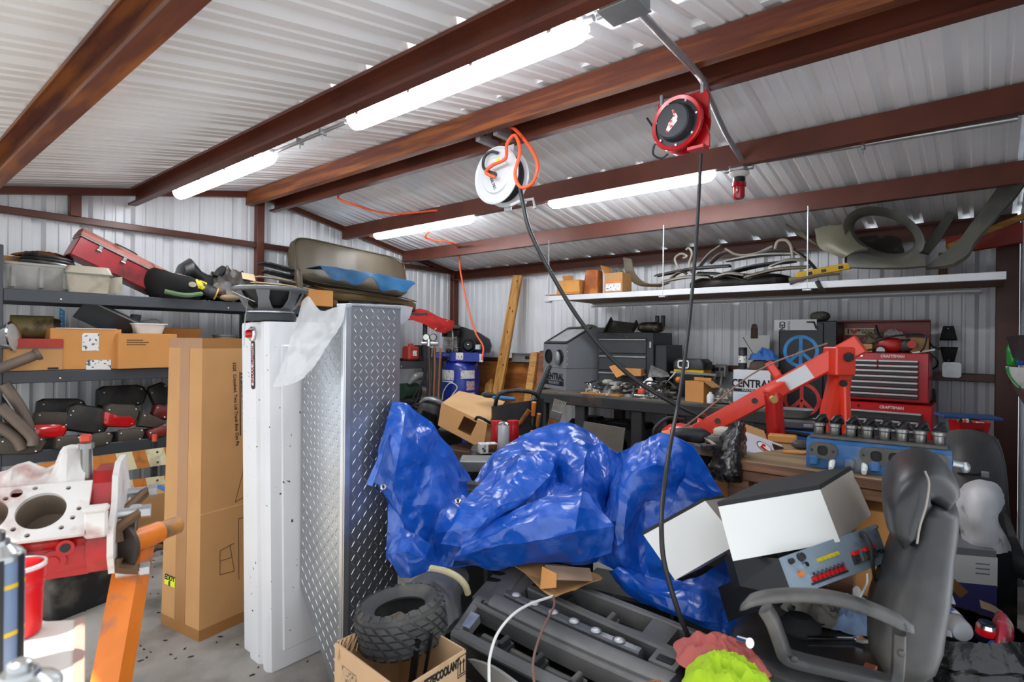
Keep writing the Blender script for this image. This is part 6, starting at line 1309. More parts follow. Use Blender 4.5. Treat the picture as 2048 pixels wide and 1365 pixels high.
b = B(); barq(b, rt+R3*.05+V((0, 0, .05)), rt-R3*.03+V((0, 0, .0)), .07, .06); b.obj('ram_clevis', m_crane, t, world=True); b = B(); q = at(1545, 796, d=2.62); b.cyl(q, q-D3*.02, .017, n=16); b.obj('clevis_pin', mat('brass_pin', '#c8a25c', .35, .6), t, world=True)
b = B(); barq(b, at(1536, 722, d=2.80), at(1566, 765, d=2.78), .03, .04); b.obj('pump_handle_socket', m_crane, t, world=True)
b = B(); fb = V((foot.x, foot.y, .08)); barq(b, fb+V((-.05, .3, 0)), fb+V((-.05, -.2, 0)), .08, .08); barq(b, fb+V((0, 0, 0)), fb-R3*.9, .07, .07); b.obj('base_frame', m_crane, t, world=True)
for q in (fb+V((-.05, .28, 0)), fb+V((-.05, -.18, 0)), fb-R3*.86):
    b = B(); b.cyl((q.x-.02, q.y, .04), (q.x+.02, q.y, .04), .04, n=16); b.obj('caster', m_dark, t, world=True)
b = B(); b.tube([at(1300, 893, d=2.9), at(1370, 850, d=2.86), at(1440, 795, d=2.82), at(1495, 752, d=2.78), at(1545, 724, d=2.72), at(1600, 703, d=2.64), at(1655, 684, d=2.58)], .004, 6, k=6)
one(b, 'lift_cable', mat('thin_brown_cable', '#8d6f62', .5, .2), 'thin cable running along the red crane boom to its tip', 'cable')
# worktable
TZ = 1.0; m_twood = wood('worn_table_wood', '#8a5f44', '#4a2b1c', 1.8, (1, 9, 9)); m_tsurf = wood('table_surface', '#9c8663', '#6d563c', 1.6, (1, 6, 1))
xa, xb, ya, yb = -.80, -.22, 2.26, 2.80
t = thing('worktable', 'thick wooden worktable carrying the blue cylinder head', 'table', ((xa+xb)/2, (ya+yb)/2, 0)); L = xb-xa
for k, z in enumerate((TZ-.02, TZ-.06)):
    b = B(); b.box((0, 0, z), (L, yb-ya, .038), .003); b.obj('top_board', [m_tsurf, m_twood][k], t)
b = B(); b.box((0, -(yb-ya)/2+.0, TZ-.021), (L+.004, .012, .034), .002); b.obj('front_edge', m_twood, t)
for sx in (-1, 1):
    for sy in (-1, 1):
        b = B(); b.box((sx*(L/2-.06)-(.1 if sx > 0 else 0), sy*((yb-ya)/2-.06), (TZ-.08)/2), (.08, .08, TZ-.08), .004); b.obj('leg', m_twood, t)
t = thing('carton', 'brown carton under the right end of the worktable', 'box', (at(1745, 1010, y=2.42).x, 2.48, .52)); carton(t, .34, .36, .36, m_tan2, None)
b = B(); b.box((at(1745, 1010, y=2.42).x, 2.48, .26), (.4, .42, .52), .006); one(b, 'storage_box', m_dark, 'dark box under the brown carton below the worktable', 'box')
t = thing('carton', 'brown carton under the left end of the worktable', 'box', (at(1490, 975, y=2.5).x, 2.6, .70)); carton(t, .36, .3, .20, m_tan2, None)
b = B(); b.box((at(1490, 975, y=2.5).x, 2.6, .35), (.4, .34, .70), .006); one(b, 'storage_box', m_dark, 'dark box under the left carton below the worktable', 'box')
# cylinder head
m_hb = mat('engine_blue', '#2d5f93', .35, .1, .2, 9., dirt=('#6f7274', .26, 10., .08), coat=.15); m_cg = mat('sooty_cast_grey', '#55524e', .5, .3, .25, 16.)
h0, h1 = at(1612, 934, y=2.31), at(1905, 965, y=2.34); HM = frame((h0.x, 2.31, TZ), (h1.x-h0.x, .035, 0), V((0, 0, 1))); HL = (h1.x-h0.x)
t = thing('cylinder_head', 'blue cylinder head with rocker arms lying on the worktable', 'cylinder head', HM); hh = .105
b = B(); b.plate([(0, 0), (.15, 0), (.16, .05), (.15, hh), (.02, hh), (.0, hh-.015)], d=HL); b.v = [HM.inverted() @ (HM @ V((a.z, a.x, a.y))) for a in b.v]; b.f = [f for f in b.f]; b.obj('head_casting', m_hb, t, 20)
for cx, two in ((.055, 0), (.245, 1), (HL-.055, 0)):
    M = trs(cx, -.0, .066, pi/2); w = .075 if two else .046
    o = rrect(w*2, .058, .026, 6); hl = [rrect(.034, .036, .013, 4, x, 0) for x in ((-.026, .026) if two else (0,))]+[circ(s*(w-.012), 0, .005, 8) for s in (-1, 1)]
    b = B(M); b.plate(o, hl, .014); b.obj('exhaust_flange', m_cg, t, 0)
    for x in ((-.026, .026) if two else (0,)):
        b = B(M); b.plate(rrect(.034, .036, .013, 4, x, 0), d=.003); b.obj('port', m_print, t, 0)
for cx in (.085, .185, .295):
    b = B(); b.cyl((cx, -.0, .03), (cx, -.026, .018), .010, n=14); b.cyl((cx, -.026, .018), (cx, -.046, .010), .008, n=12); b.obj('spark_plug', m_paper, t)
for cx in (.025, .14, .215, .33, HL-.03):
    b = B(); b.box((cx, -.006, .028), (.03, .03, .036), .006); b.obj('boss', m_hb, t)
b = B(); b.box((HL/2, .075, hh+.006), (HL-.02, .12, .012), .003); b.obj('top_rail', m_cg, t)
for i in range(8):
    x = .035+(HL-.07)*i/7; b = B(); b.lathe([(.012, 0), (.016, .006), (.016, .03), (.02, .034), (.02, .044), (.008, .046), (0, .05)], 18); b.v = [a+V((x, .05, hh+.01)) for a in b.v]; b.obj('valve_spring', m_steel, t)
    b = B(); b.tube([(x-.006, .05, hh+.058), (x+.008, .075, hh+.07), (x+.02, .10, hh+.055)], [.011, .016, .01], 10, k=3); b.cyl((x+.012, .085, hh), (x+.012, .085, hh+.085), .009, n=10); b.obj('rocker_arm', m_um, t)
b = B(); b.cyl((HL, .04, .06), (HL+.03, .05, .055), .012, n=12); b.ell((HL+.035, .05, .05), (.016, .014, .02), 10); b.obj('end_fitting', m_galv, t)
# things on the worktable, left
M = frame(at(1522, 900, d=2.42), at(1560, 915, d=2.42)-at(1500, 893, d=2.42), V((-D3.x*.5, -D3.y*.5, .9))); 
t = thing('product_carton', 'torn product carton with a red and white round picture on the worktable', 'box', M @ Matrix.Translation((0, 0, -.02)))
b = B(); b.box((0, 0, 0), (.20, .14, .09), .003); b.obj('carton_body', mat('lilac_white_card', '#cfcdd6', .5, 0, .05), t); 
for (x, r, m) in ((.0, .034, m_sub), (.0, .029, m_paper)): b = B(trs(x, .0, .0455)); b.lathe([(0, .0008 if r < .03 else .0004), (r, .0008 if r < .03 else .0004)], 28, caps=False); b.obj('round_picture', m, t)
b = B(trs(-.0, 0, .0468)); b.plate([(-.024, -.014), (-.004, -.028), (.018, -.02), (.0, -.012), (-.01, .004)], d=.0004); b.plate([(-.012, .004), (-.002, .022), (.01, .014), (.004, .0)], d=.0004); b.obj('red_print', m_rlens, t, 0)
b = B(trs(.072, -.0, .0455)); b.plate([(-.025, -.068), (.027, -.068), (.027, .05), (-.025, .05)], d=.0006); b.obj('dark_panel', mat('dark_red_black', '#2a1517', .5), t, 0)
text('4-1/2', trs(.072, -.02, .0465) @ rot(rz=pi/2), .026, mat('pale_red_print', '#d98d92', .5), t, world=False)
b = B(); b.box((-.02, .0, .052), (.1, .145, .003)); b.v = [a+V((0, .06, -.01)) for a in b.v]; b.obj('torn_flap', m_tan, t)
m_bag = mat('black_trash_plastic', '#0b0b0c', .27, 0, .2, 10., .35, 40, spec=.5)
b = B(); rows = [[(1458, 850, 2.36), (1472, 842, 2.30), (1486, 838, 2.28), (1490, 850, 2.36)], [(1436, 880, 2.36), (1462, 878, 2.25), (1480, 876, 2.24), (1492, 882, 2.34)], [(1424, 915, 2.36), (1455, 915, 2.20), (1478, 914, 2.19), (1494, 918, 2.32)], [(1416, 935, 2.34), (1450, 945, 2.17), (1478, 945, 2.16), (1496, 942, 2.30)], [(1420, 955, 2.33), (1452, 962, 2.18), (1478, 962, 2.18), (1494, 962, 2.30)]]
net(b, [[at(p, q, d=d) for p, q, d in r] for r in rows], 8, .012, 26, 3, .004); one(b, 'trash_bag', m_bag, 'crumpled shiny black plastic bag hanging over the worktable corner', 'bag')
def tz_(px, py, d): p = at(px, py, d=d); p.z = TZ; return p
t = thing('power_tool', 'orange and black drill lying on the worktable beside the tarp', 'power tool', Matrix.Translation(tz_(1378, 884, 2.55)) @ rot(rz=.5))
b = B(); b.tube([(-.08, 0, .03), (-.03, 0, .04), (.05, 0, .036), (.09, 0, .03)], [.022, .034, .036, .02], 16, k=3); b.obj('tool_body', m_dark, t); b = B(); b.tube([(-.085, .0, .03), (-.12, 0, .03)], [.028, .02], 14); b.obj('orange_collar', m_oh, t)
t = thing('worktable_extension', 'wooden shelf board at the left end of the worktable under the drill', 'board', (tz_(1390, 900, 2.6).x-.05, tz_(1390, 900, 2.6).y, 0)); bx = tz_(1390, 900, 2.6)
b = B(); b.box((.12, .1, TZ-.022), (.3, .4, .038), .003); b.obj('board', m_tsurf, t); b = B(); b.box((.12, .1, (TZ-.045)/2), (.2, .2, TZ-.045), .006); b.obj('support', m_dark, t)
for k, (px, py, d, kind, s, ro, m) in enumerate(((1432, 884, 2.5, 4, .05, .3, m_cg), (1420, 900, 2.4, 2, .035, .8, m_dark), (1350, 878, 2.62, 2, .04, .2, m_dark), (1402, 893, 2.45, 1, .03, 0, m_steel), (1452, 872, 2.7, 4, .06, .1, mat('dirty_white_part', '#b4b0a6')), (1590, 905, 2.35, 5, .05, .4, m_tan2), (1602, 895, 2.45, 4, .04, 1., m_cg), (1565, 880, 2.6, 2, .06, .2, m_tan2))):
    p = tz_(px, py, d); b = B(Matrix.Translation(p) @ rot(rz=ro))
    if kind == 4: b.ell((0, 0, s*.45), (s, s*.7, s*.45), 12, .7)
    elif kind == 1: b.lathe([(s*.3, 0), (s, 0), (s, s*.35), (s*.3, s*.35), (s*.3, 0)], 18, caps=False)
    elif kind == 5: b.plate([(-s, -s*.4), (s*.6, -s*.5), (s, .1*s), (.2*s, s*.6), (-s*.8, s*.3)], [], s*.12)
    else: b.box((0, 0, s*.3), (s*2, s, s*.6), s*.1)
    one(b, 'shop_scrap', m, ['grey lump behind the shiny black bag', 'dark block beside the shiny black bag', 'dark block at the far left of the worktable', 'steel ring between the drill and the black bag', 'dirty white lump under the crane boom', 'torn brown card beside the cylinder head', 'grey greasy lump by the left end of the cylinder head', 'brown carton scrap behind the product carton'][k], 'scrap')
b = B(); b.tube([at(1382, 852, d=2.6), at(1410, 872, d=2.52), at(1446, 900, d=2.36)], .011, 6, flat=.4); one(b, 'wood_stick', mat('pale_stick', '#a0988a', .7), 'pale flat stick crossing toward the shiny black bag', 'stick')
# grey things on the cart right of the ram
cz = at(1600, 882, d=3.3).z
t = thing('tool_cart', 'dark cart shelf between the crane ram and mast', 'cart', (at(1605, 880, d=3.4).x, at(1605, 880, d=3.4).y, 0)); b = B(rot(rz=YAW*.3)); b.box((0, 0, cz-.02), (.5, .4, .04), .006); b.obj('shelf', m_dark, t)
for x in (-.2, .2): b = B(rot(rz=YAW*.3)); b.box((x, 0, (cz-.04)/2), (.04, .34, cz-.04)); b.obj('leg', m_dark, t)
CM = t.matrix_basis @ rot(rz=YAW*.3)
t = thing('storage_box', 'small bright blue box at the lower left of the cart', 'box', CM @ trs(-.02, -.12, cz)); b = B(); b.box((0, 0, .03), (.26, .12, .06), .01); b.obj('box_body', mat('bright_blue_box', '#1f62ad', .4), t)
t = thing('tool_case', 'grey worn tool case lying above the blue box', 'case', CM @ trs(.03, .03, cz+.062)); b = B(); b.box((0, 0, .03), (.34, .2, .055), .012); b.obj('case_body', mat('worn_grey_case', '#5c5a58', .5, .2, .2, 14.), t); b = B(); b.box((0, -.105, .03), (.05, .012, .02), .003); b.obj('latch', m_galv, t)
t = thing('parts_tray', 'oval grey parts tray below the red peace sign', 'tray', CM @ trs(-.06, .06, cz+.125)); b = B(); loft(b, [(rrect(.17, .12, .04, 5), 0), (rrect(.23, .16, .05, 5), .045), (rrect(.24, .17, .055, 5), .05), (rrect(.2, .14, .05, 5), .045), (rrect(.15, .1, .04, 5), .012)]); b.obj('tray_body', mat('grey_tray', '#86847f', .5, .2, .1), t)
for k in range(5):
    b = B(CM @ trs(.08+.03*k, .0+.02*(k % 3), cz+.12, 0, 0, k*.9)); b.tube([(-.03, 0, .008), (.03, 0, .008)], .007, 8); b.cyl((.03, 0, .002), (.03, 0, .016), .013, n=10); one(b, 'wrench', m_chrome, 'chrome tool lying on the grey tool case', 'wrench', 'chrome tools on the grey case')
# ================================================================ blue tarp
m_tarp = mat('blue_tarp', '#0f50b2', .24, 0, .1, 5., .1, 160, dirt=('#4a72cf', .25, 9., .1), spec=.7)
_nt = m_tarp.node_tree; _N = _nt.nodes; _p = _N['Principled BSDF']; _tc = _N.new('ShaderNodeTexCoord')
_nz = _N.new('ShaderNodeTexNoise'); _nz.inputs['Scale'].default_value = 5; _mx = _N.new('ShaderNodeMix'); _mx.data_type = 'RGBA'; _mx.inputs['Factor'].default_value = .25
_nt.links.new(_tc.outputs['Object'], _nz.inputs['Vector']); _nt.links.new(_tc.outputs['Object'], _mx.inputs['A']); _nt.links.new(_nz.outputs['Color'], _mx.inputs['B'])
_last = None
for _sc, _st in ((6., .55), (15., .4)):
    _v = _N.new('ShaderNodeTexVoronoi'); _v.feature = 'F1'; _v.inputs['Scale'].default_value = _sc; _bp = _N.new('ShaderNodeBump'); _bp.inputs['Strength'].default_value = _st; _bp.inputs['Distance'].default_value = .05 if _sc < 10 else .02
    _nt.links.new(_mx.outputs['Result'], _v.inputs['Vector']); _nt.links.new(_v.outputs['Distance'], _bp.inputs['Height'])
    if _last: _nt.links.new(_last.outputs[0], _bp.inputs['Normal'])
    _last = _bp
_nt.links.new(_last.outputs[0], _p.inputs['Normal'])
TR = [
 [(785, 800, 2.46), (812, 806, 2.50), (850, 846, 2.6), (890, 888, 2.65), (925, 928, 2.70), (946, 965, 2.72), (985, 910, 2.80), (1050, 870, 2.9), (1120, 847, 2.95), (1185, 862, 2.95), (1226, 905, 2.6), (1262, 884, 2.42), (1322, 862, 2.30), (1392, 886, 2.22), (1447, 985, 2.16)],
 [(772, 850, 2.41), (803, 868, 2.33), (848, 905, 2.44), (890, 955, 2.54), (925, 985, 2.60), (948, 990, 2.66), (1000, 948, 2.56), (1060, 932, 2.66), (1115, 903, 2.80), (1170, 912, 2.66), (1222, 965, 2.66), (1253, 950, 2.34), (1312, 926, 2.22), (1368, 945, 2.30), (1424, 995, 2.18)],
 [(745, 935, 2.37), (792, 935, 2.29), (838, 985, 2.40), (882, 1008, 2.46), (920, 1010, 2.50), (955, 1003, 2.42), (1012, 985, 2.36), (1072, 975, 2.50), (1120, 962, 2.70), (1165, 980, 2.46), (1214, 1015, 2.6), (1244, 1010, 2.28), (1290, 1000, 2.36), (1346, 1000, 2.30), (1398, 1003, 2.24)],
 [(734, 967, 2.37), (783, 985, 2.31), (825, 1040, 2.38), (862, 1068, 2.42), (905, 1050, 2.30), (950, 1040, 2.24), (1012, 1038, 2.40), (1066, 1028, 2.40), (1110, 1010, 2.44), (1152, 1035, 2.33), (1205, 1050, 2.46), (1236, 1060, 2.26), (1272, 1060, 2.34), (1312, 1060, 2.28), (1342, 1050, 2.26)],
 [(772, 1005, 2.40), (808, 1050, 2.34), (832, 1090, 2.36), (868, 1108, 2.38), (902, 1090, 2.32), (950, 1082, 2.30), (1010, 1088, 2.30), (1066, 1088, 2.34), (1110, 1082, 2.28), (1152, 1092, 2.28), (1202, 1095, 2.36), (1242, 1110, 2.24), (1277, 1115, 2.28), (1312, 1125, 2.22), (1342, 1115, 2.22)],
 [(772, 1112, 2.30), (804, 1150, 2.27), (824, 1152, 2.28), (856, 1138, 2.32), (905, 1138, 2.32), (955, 1126, 2.34), (1010, 1128, 2.34), (1066, 1122, 2.34), (1110, 1120, 2.33), (1150, 1120, 2.32), (1195, 1120, 2.34), (1250, 1145, 2.26), (1290, 1175, 2.20), (1325, 1198, 2.14), (1346, 1178, 2.14)]]
b = B(); net(b, [[at(p, q, d=d) for p, q, d in r] for r in TR], 10, .004, 9, 5, .002, .055, 2.3)
tp = at(1000, 1000, d=2.5); t = thing('tarp', 'crumpled shiny blue tarp heaped across the middle of the garage', 'tarp', (tp.x, tp.y, .45))
b.obj('tarp_sheet', m_tarp, t, 28, world=True)
TR2 = [[(1246, 1118, 2.3), (1312, 1150, 2.22), (1366, 1162, 2.12), (1412, 1150, 2.10), (1456, 1112, 2.16), (1488, 1176, 2.06)], [(1238, 1130, 2.24), (1298, 1178, 2.10), (1352, 1195, 2.04), (1402, 1212, 1.99), (1442, 1225, 2.0), (1492, 1200, 2.02)], [(1226, 1138, 2.24), (1286, 1195, 2.12), (1346, 1222, 2.03), (1400, 1240, 1.95), (1448, 1245, 1.95), (1488, 1225, 1.96)], [(1215, 1142, 2.28), (1280, 1206, 2.14), (1345, 1230, 2.05), (1402, 1254, 1.97), (1452, 1265, 1.93), (1480, 1272, 1.92)]]
b = B(); net(b, [[at(p, q, d=d) for p, q, d in r] for r in TR2], 10, .004, 9, 8, .002, .04, 2.8); b.obj('tarp_tail', m_tarp, t, 28, world=True)
TR3 = [[(988, 912, 2.62), (1040, 905, 2.5), (1100, 908, 2.46)], [(985, 935, 2.48), (1042, 938, 2.36), (1108, 930, 2.40)], [(960, 965, 2.40), (1030, 965, 2.30), (1098, 952, 2.34)], [(925, 1008, 2.32), (995, 1010, 2.23), (1066, 985, 2.28)], [(895, 1060, 2.27), (960, 1052, 2.20), (1030, 1015, 2.26)], [(882, 1085, 2.28), (925, 1090, 2.24), (985, 1045, 2.27)]]
b = B(); net(b, [[at(p, q, d=d) for p, q, d in r] for r in TR3], 10, .004, 9, 9, .002, .035, 2.6); b.obj('tarp_fold', m_tarp, t, 28, world=True)
TR4 = [[(940, 1062, 2.26), (1010, 1025, 2.24), (1085, 995, 2.26), (1165, 975, 2.30), (1190, 987, 2.38)], [(925, 1090, 2.22), (1005, 1055, 2.16), (1085, 1035, 2.14), (1160, 1010, 2.14), (1203, 1022, 2.28)], [(910, 1110, 2.24), (1000, 1090, 2.15), (1085, 1080, 2.12), (1150, 1062, 2.10), (1224, 1050, 2.20)], [(905, 1134, 2.30), (1000, 1127, 2.24), (1085, 1123, 2.22), (1160, 1117, 2.2), (1220, 1100, 2.24)]]
TR6 = [[(776, 866, 2.36), (791, 862, 2.33)], [(753, 920, 2.30), (790, 925, 2.26)], [(732, 966, 2.28), (787, 985, 2.25)]]
TR7 = [[(795, 1048, 2.3), (830, 1068, 2.3), (860, 1090, 2.32)], [(774, 1106, 2.26), (812, 1100, 2.20), (850, 1115, 2.24)], [(800, 1152, 2.26), (822, 1154, 2.22), (872, 1128, 2.27)]]
for R_, f_ in ((TR4, .032), (TR6, .006), (TR7, .02)):
    b = B(); net(b, [[at(p, q, d=d) for p, q, d in r] for r in R_], 10, .003, 10, 11, .002, f_, 2.6); b.obj('tarp_fold', m_tarp, t, 28, world=True)
TR5 = [[(1288, 1080, 2.06), (1320, 1098, 2.03), (1358, 1122, 2.0)], [(1292, 1120, 2.07), (1318, 1130, 2.04), (1350, 1142, 2.01)], [(1300, 1150, 2.10), (1320, 1155, 2.07), (1338, 1160, 2.04)]]
b = B(); net(b, [[at(p, q, d=d) for p, q, d in r] for r in TR5], 6, .002, 12, 12, .002, .004, 4.); b.obj('tarp_corner', m_tarp, t, 28, world=True)
for px, py, d in ((767, 972, 2.28), (1340, 1128, 1.98), (916, 1000, 2.25)):
    p = at(px, py, d=d); v_ = (V((0, 0, CH))-p).normalized(); b = B(frame(p+v_*.006, v_.cross(V((0, 0, 1))), v_)); b.lathe([(.005, 0), (.012, 0), (.0125, .002), (.009, .004), (.005, .002)], 22, caps=False); b.obj('grommet', m_chrome, t, world=True); b = B(frame(p+v_*.005, v_.cross(V((0, 0, 1))), v_)); b.lathe([(0, .001), (.005, .001)], 14, caps=False); b.obj('grommet_hole', m_print, t, world=True)
# what lies under the tarp
t = thing('storage_crate', 'black crate under the blue tarp', 'crate', (at(1080, 1000, d=2.72).x, at(1080, 1000, d=2.72).y, 0)); b = B(rot(rz=.6)); b.box((0, 0, .28), (.5, .3, .56), .02); b.obj('crate_body', m_dark, t)
p = at(962, 940, d=2.85); tire(Matrix.Translation((p.x, p.y, p.z-.09)) @ rot(rz=.4), .2, .1, .16, 'tire', 'grey dusty tire showing in the dip between the tarp folds', rows=3)
t = thing('metal_step', 'grey metal step plate behind the tarp below the charger', 'step', Matrix.Translation(at(962, 925, d=3.0)) @ rot(rz=YAW)); b = B(); b.box((0, 0, 0), (.22, .16, .06), .006); b.obj('step_body', mat('grey_step', '#7d7d7a', .5, .4), t)
b = B(); p = at(962, 945, d=3.0); b.T = Matrix.Translation((p.x, p.y, 0)) @ rot(rz=YAW); zz = at(962, 925, d=3.0).z-.032; b.box((0, .02, zz/2), (.2, .14, zz), .004); one(b, 'storage_box', m_dark, 'dark box under the grey metal step', 'box')
# ================================================================ speakers and control panel
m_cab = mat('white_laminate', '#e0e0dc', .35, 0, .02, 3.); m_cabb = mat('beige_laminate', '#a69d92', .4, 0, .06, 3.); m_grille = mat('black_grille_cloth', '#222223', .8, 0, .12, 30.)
def cab(TLp, TRp, BLp, Dp, name, lab, td=.02):
    TL, TR_, BL_, DP = TLp, TRp, BLp, Dp; e1, e2, e3 = TR_-TL, BL_-TL, DP-TR_
    t = thing(name, lab, 'speaker', (BL_+(e1+e3)/2)); q = [BL_, BL_+e1, BL_+e1+e3, BL_+e3, TL, TR_, TR_+e3, TL+e3]; c = sum(q, V())/8
    n2 = e2.normalized(); k = [p+n2*td if i > 3 else p for i, p in enumerate(q)]
    b = B(); b.hexa(k); cur = b; 
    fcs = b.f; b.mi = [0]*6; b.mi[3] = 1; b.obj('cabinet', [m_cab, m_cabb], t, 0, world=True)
    b = B(); g = .004; b.hexa([p+n2*td for p in q[4:]]+q[4:]); b.obj('speaker_grille', m_grille, t, 0, world=True); return t, q
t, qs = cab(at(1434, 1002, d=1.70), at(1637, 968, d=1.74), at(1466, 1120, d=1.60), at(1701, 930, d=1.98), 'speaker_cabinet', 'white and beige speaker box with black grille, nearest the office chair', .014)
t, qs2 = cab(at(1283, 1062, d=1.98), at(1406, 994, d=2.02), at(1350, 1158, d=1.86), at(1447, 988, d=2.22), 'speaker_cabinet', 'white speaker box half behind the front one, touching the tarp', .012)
m_pan = mat('grey_blue_panel', '#8797a5', .4, .1, .05, 5., dirt=('#5d6a75', .15, 6.))
A0, A1, A2, A3 = at(1592, 1190, d=1.50), at(1779, 1120, d=1.66), at(1752, 1046, d=1.72), at(1563, 1112, d=1.56)
t = thing('amplifier', 'grey blue amplifier panel with a black case below the white speaker', 'amplifier', (A0+A1)/2); Q = [A0, A1, A2, A3]; n = (A1-A0).cross(A3-A0).normalized()
b = B(); b.hexa([p-n*.012 for p in Q]+Q); b.obj('face_plate', m_pan, t, 0, world=True)
L0, L3 = at(1480, 1170, d=1.66), at(1462, 1105, d=1.72)
b = B(); bk = -n*.30; cl_ = [L0, A0-n*.013, A0-n*.013+bk*.4, L0+bk*.4, L3, A3-n*.013, A3-n*.013+bk*.4, L3+bk*.4]; b.hexa([x if i % 4 < 2 else x-bk*.28 for i, x in enumerate(cl_)]); b.obj('side_case', mat('black_case_paint', '#12141a', .3, .2, .1), t, 0, world=True)
b = B(); b.hexa([A0-n*.013+bk, A1-n*.013+bk, A1-n*.013, A0-n*.013, A3-n*.013+bk, A2-n*.013+bk, A2-n*.013, A3-n*.013]); b.obj('rear_case', mat('black_case_paint', '#12141a'), t, 0, world=True)
def knob(u, v, r, h, m, nm): b = B(qframe(Q, u, v, off=0)); b.cyl((0, 0, 0), (0, 0, h), r, r*.85, 12); return b.obj(nm, m, t, world=True)
for i in range(8):
    for j in range(2):
        knob(.20+.085*i*.5, .22-.0*i+.11*j-.012*i*0, .0065, .012, [m_rlens, m_chrome][j] if 1 else 0, 'terminal')
b = B(); qpatch(b, Q, .17, .54, .10, .15, .006); b.obj('terminal_strip', m_dark, t, world=True)
for i in range(5): knob(.31+.045*i, .62, .006, .012, mat('yellow_jack', '#c9b92c', .4), 'jack')
for u in (.66, .78, .84): 
    b = B(); qpatch(b, Q, u-.03, u+.028, .24, .46, .012); b.obj('switch_body', m_dark, t, world=True); b = B(); qpatch(b, Q, u-.028, u+.026, .42, .52, .016); b.obj('red_rocker', mat('rocker_red', '#d81f22', .3), t, world=True)
b = B(); qpatch(b, Q, .63, .88, .20, .215, .008); b.obj('lower_bar', m_dark, t, world=True)
for u, v, r, m in ((.06, .82, .008, m_dark), (.16, .84, .012, m_dark), (.17, .62, .008, m_chrome), (.1, .45, .008, m_oh), (.03, .08, .005, m_chrome), (.97, .92, .005, m_chrome), (.97, .08, .005, m_chrome)): knob(u, v, r, .012, m, 'knob')
text('AMISA', qframe(Q, .93, .30), .016, m_print, t)
b = B(); b.tube([at(1722, 1066, d=1.70), at(1732, 1072, d=1.62), at(1742, 1092, d=1.60), at(1746, 1130, d=1.60), at(1749, 1155, d=1.62), at(1756, 1162, d=1.62)], [.012, .006, .0055, .005, .004, .004], 8, k=5); b.obj('power_lead', m_hose, t, world=True)
b = B(); b.tube([at(1735, 1144, d=1.62), at(1734, 1165, d=1.62), at(1724, 1185, d=1.6), at(1714, 1205, d=1.58)], .0035, 6, k=5); b.obj('white_wire', m_paper, t, world=True)
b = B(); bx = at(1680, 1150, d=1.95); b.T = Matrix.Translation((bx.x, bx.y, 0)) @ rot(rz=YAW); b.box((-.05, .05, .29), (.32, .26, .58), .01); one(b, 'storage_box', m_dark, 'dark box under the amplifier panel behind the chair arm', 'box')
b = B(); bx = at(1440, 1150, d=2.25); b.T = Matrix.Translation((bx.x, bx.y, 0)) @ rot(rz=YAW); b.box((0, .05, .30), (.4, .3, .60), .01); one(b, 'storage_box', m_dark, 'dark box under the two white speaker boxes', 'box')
# ================================================================ office chair
m_leath = mat('dusty_black_leather', '#28282a', .36, 0, .15, 4., .06, 120, dirt=('#5d5953', .12, 3.5, .18)); m_cpl = mat('dusty_black_chair_plastic', '#2c2c2d', .48, 0, .12, 5., dirt=('#75706a', .22, 5., .15))
sc_ = at(1655, 1330, d=1.55); t = thing('office_chair', 'black leather office chair seen from its side at the right', 'chair', Matrix.Translation((sc_.x, sc_.y, 0)) @ rot(rz=.13))
# local: -X = the way the chair faces (image left), Y = away from the viewer
W2T = lambda p: t.matrix_basis.inverted() @ p
def side(cs, nm, m, w0, w1, d0):
    """cushion swept along a centre line of (px,py,half thickness) with width along Y"""
    b = B(); R = []
    for px, py, h in cs:
        R.append((W2T(at(px, py, d=d0)), h))
    P = catmull([r[0] for r in R], 5); Hs = [R[min(int(i/5), len(R)-2)][1]*(1-(i/5-min(int(i/5), len(R)-2)))+R[min(int(i/5), len(R)-2)+1][1]*(i/5-min(int(i/5), len(R)-2)) for i in range(len(P))]
    rr_ = []
    for i, p in enumerate(P):
        tg = (P[min(i+1, len(P)-1)]-P[max(i-1, 0)]); tg.y = 0; tg.normalize(); nn = V((-tg.z, 0, tg.x)); ring = []
        e = min(1, .35+.65*min(i, len(P)-1-i)/3)
        for j in range(22):
            a = 2*pi*j/22; ring.append(p+V((0, (w0+w1)/2+(w1-w0)/2*math.copysign(abs(cos(a))**.55, cos(a))*(.9+.1*e), 0))+nn*(Hs[i]*e*math.copysign(abs(sin(a))**.7, sin(a))))
        rr_.append(ring)
    b.rings(rr_); return b.obj(nm, m, t, 60)
side([(1800, 1372, .07), (1812, 1290, .085), (1836, 1200, .075), (1856, 1110, .062), (1868, 1040, .058), (1870, 1005, .05)], 'backrest', m_leath, -.06, .42, 1.42)
side([(1808, 1088, .03), (1808, 1050, .042), (1814, 1015, .052), (1832, 984, .056), (1858, 972, .054), (1882, 984, .046), (1892, 1012, .035)], 'headrest', m_leath, -.05, .41, 1.42)
b = B(); pts = [W2T(at(p, q, d=1.352)) for p, q in ((1850, 940), (1858, 965), (1852, 1010), (1840, 1050), (1834, 1085))]; b.tube(pts, .0022, 6, k=6); b.obj('seam_piping', mat('pale_seam', '#8f897f', .6), t)
sd = W2T(at(1660, 1335, d=1.62)); b = B(); b.ell((sd.x-.02, sd.y+.12, sd.z-.03), (.27, .25, .06), 26, .6); b.obj('seat', m_leath, t, 60)
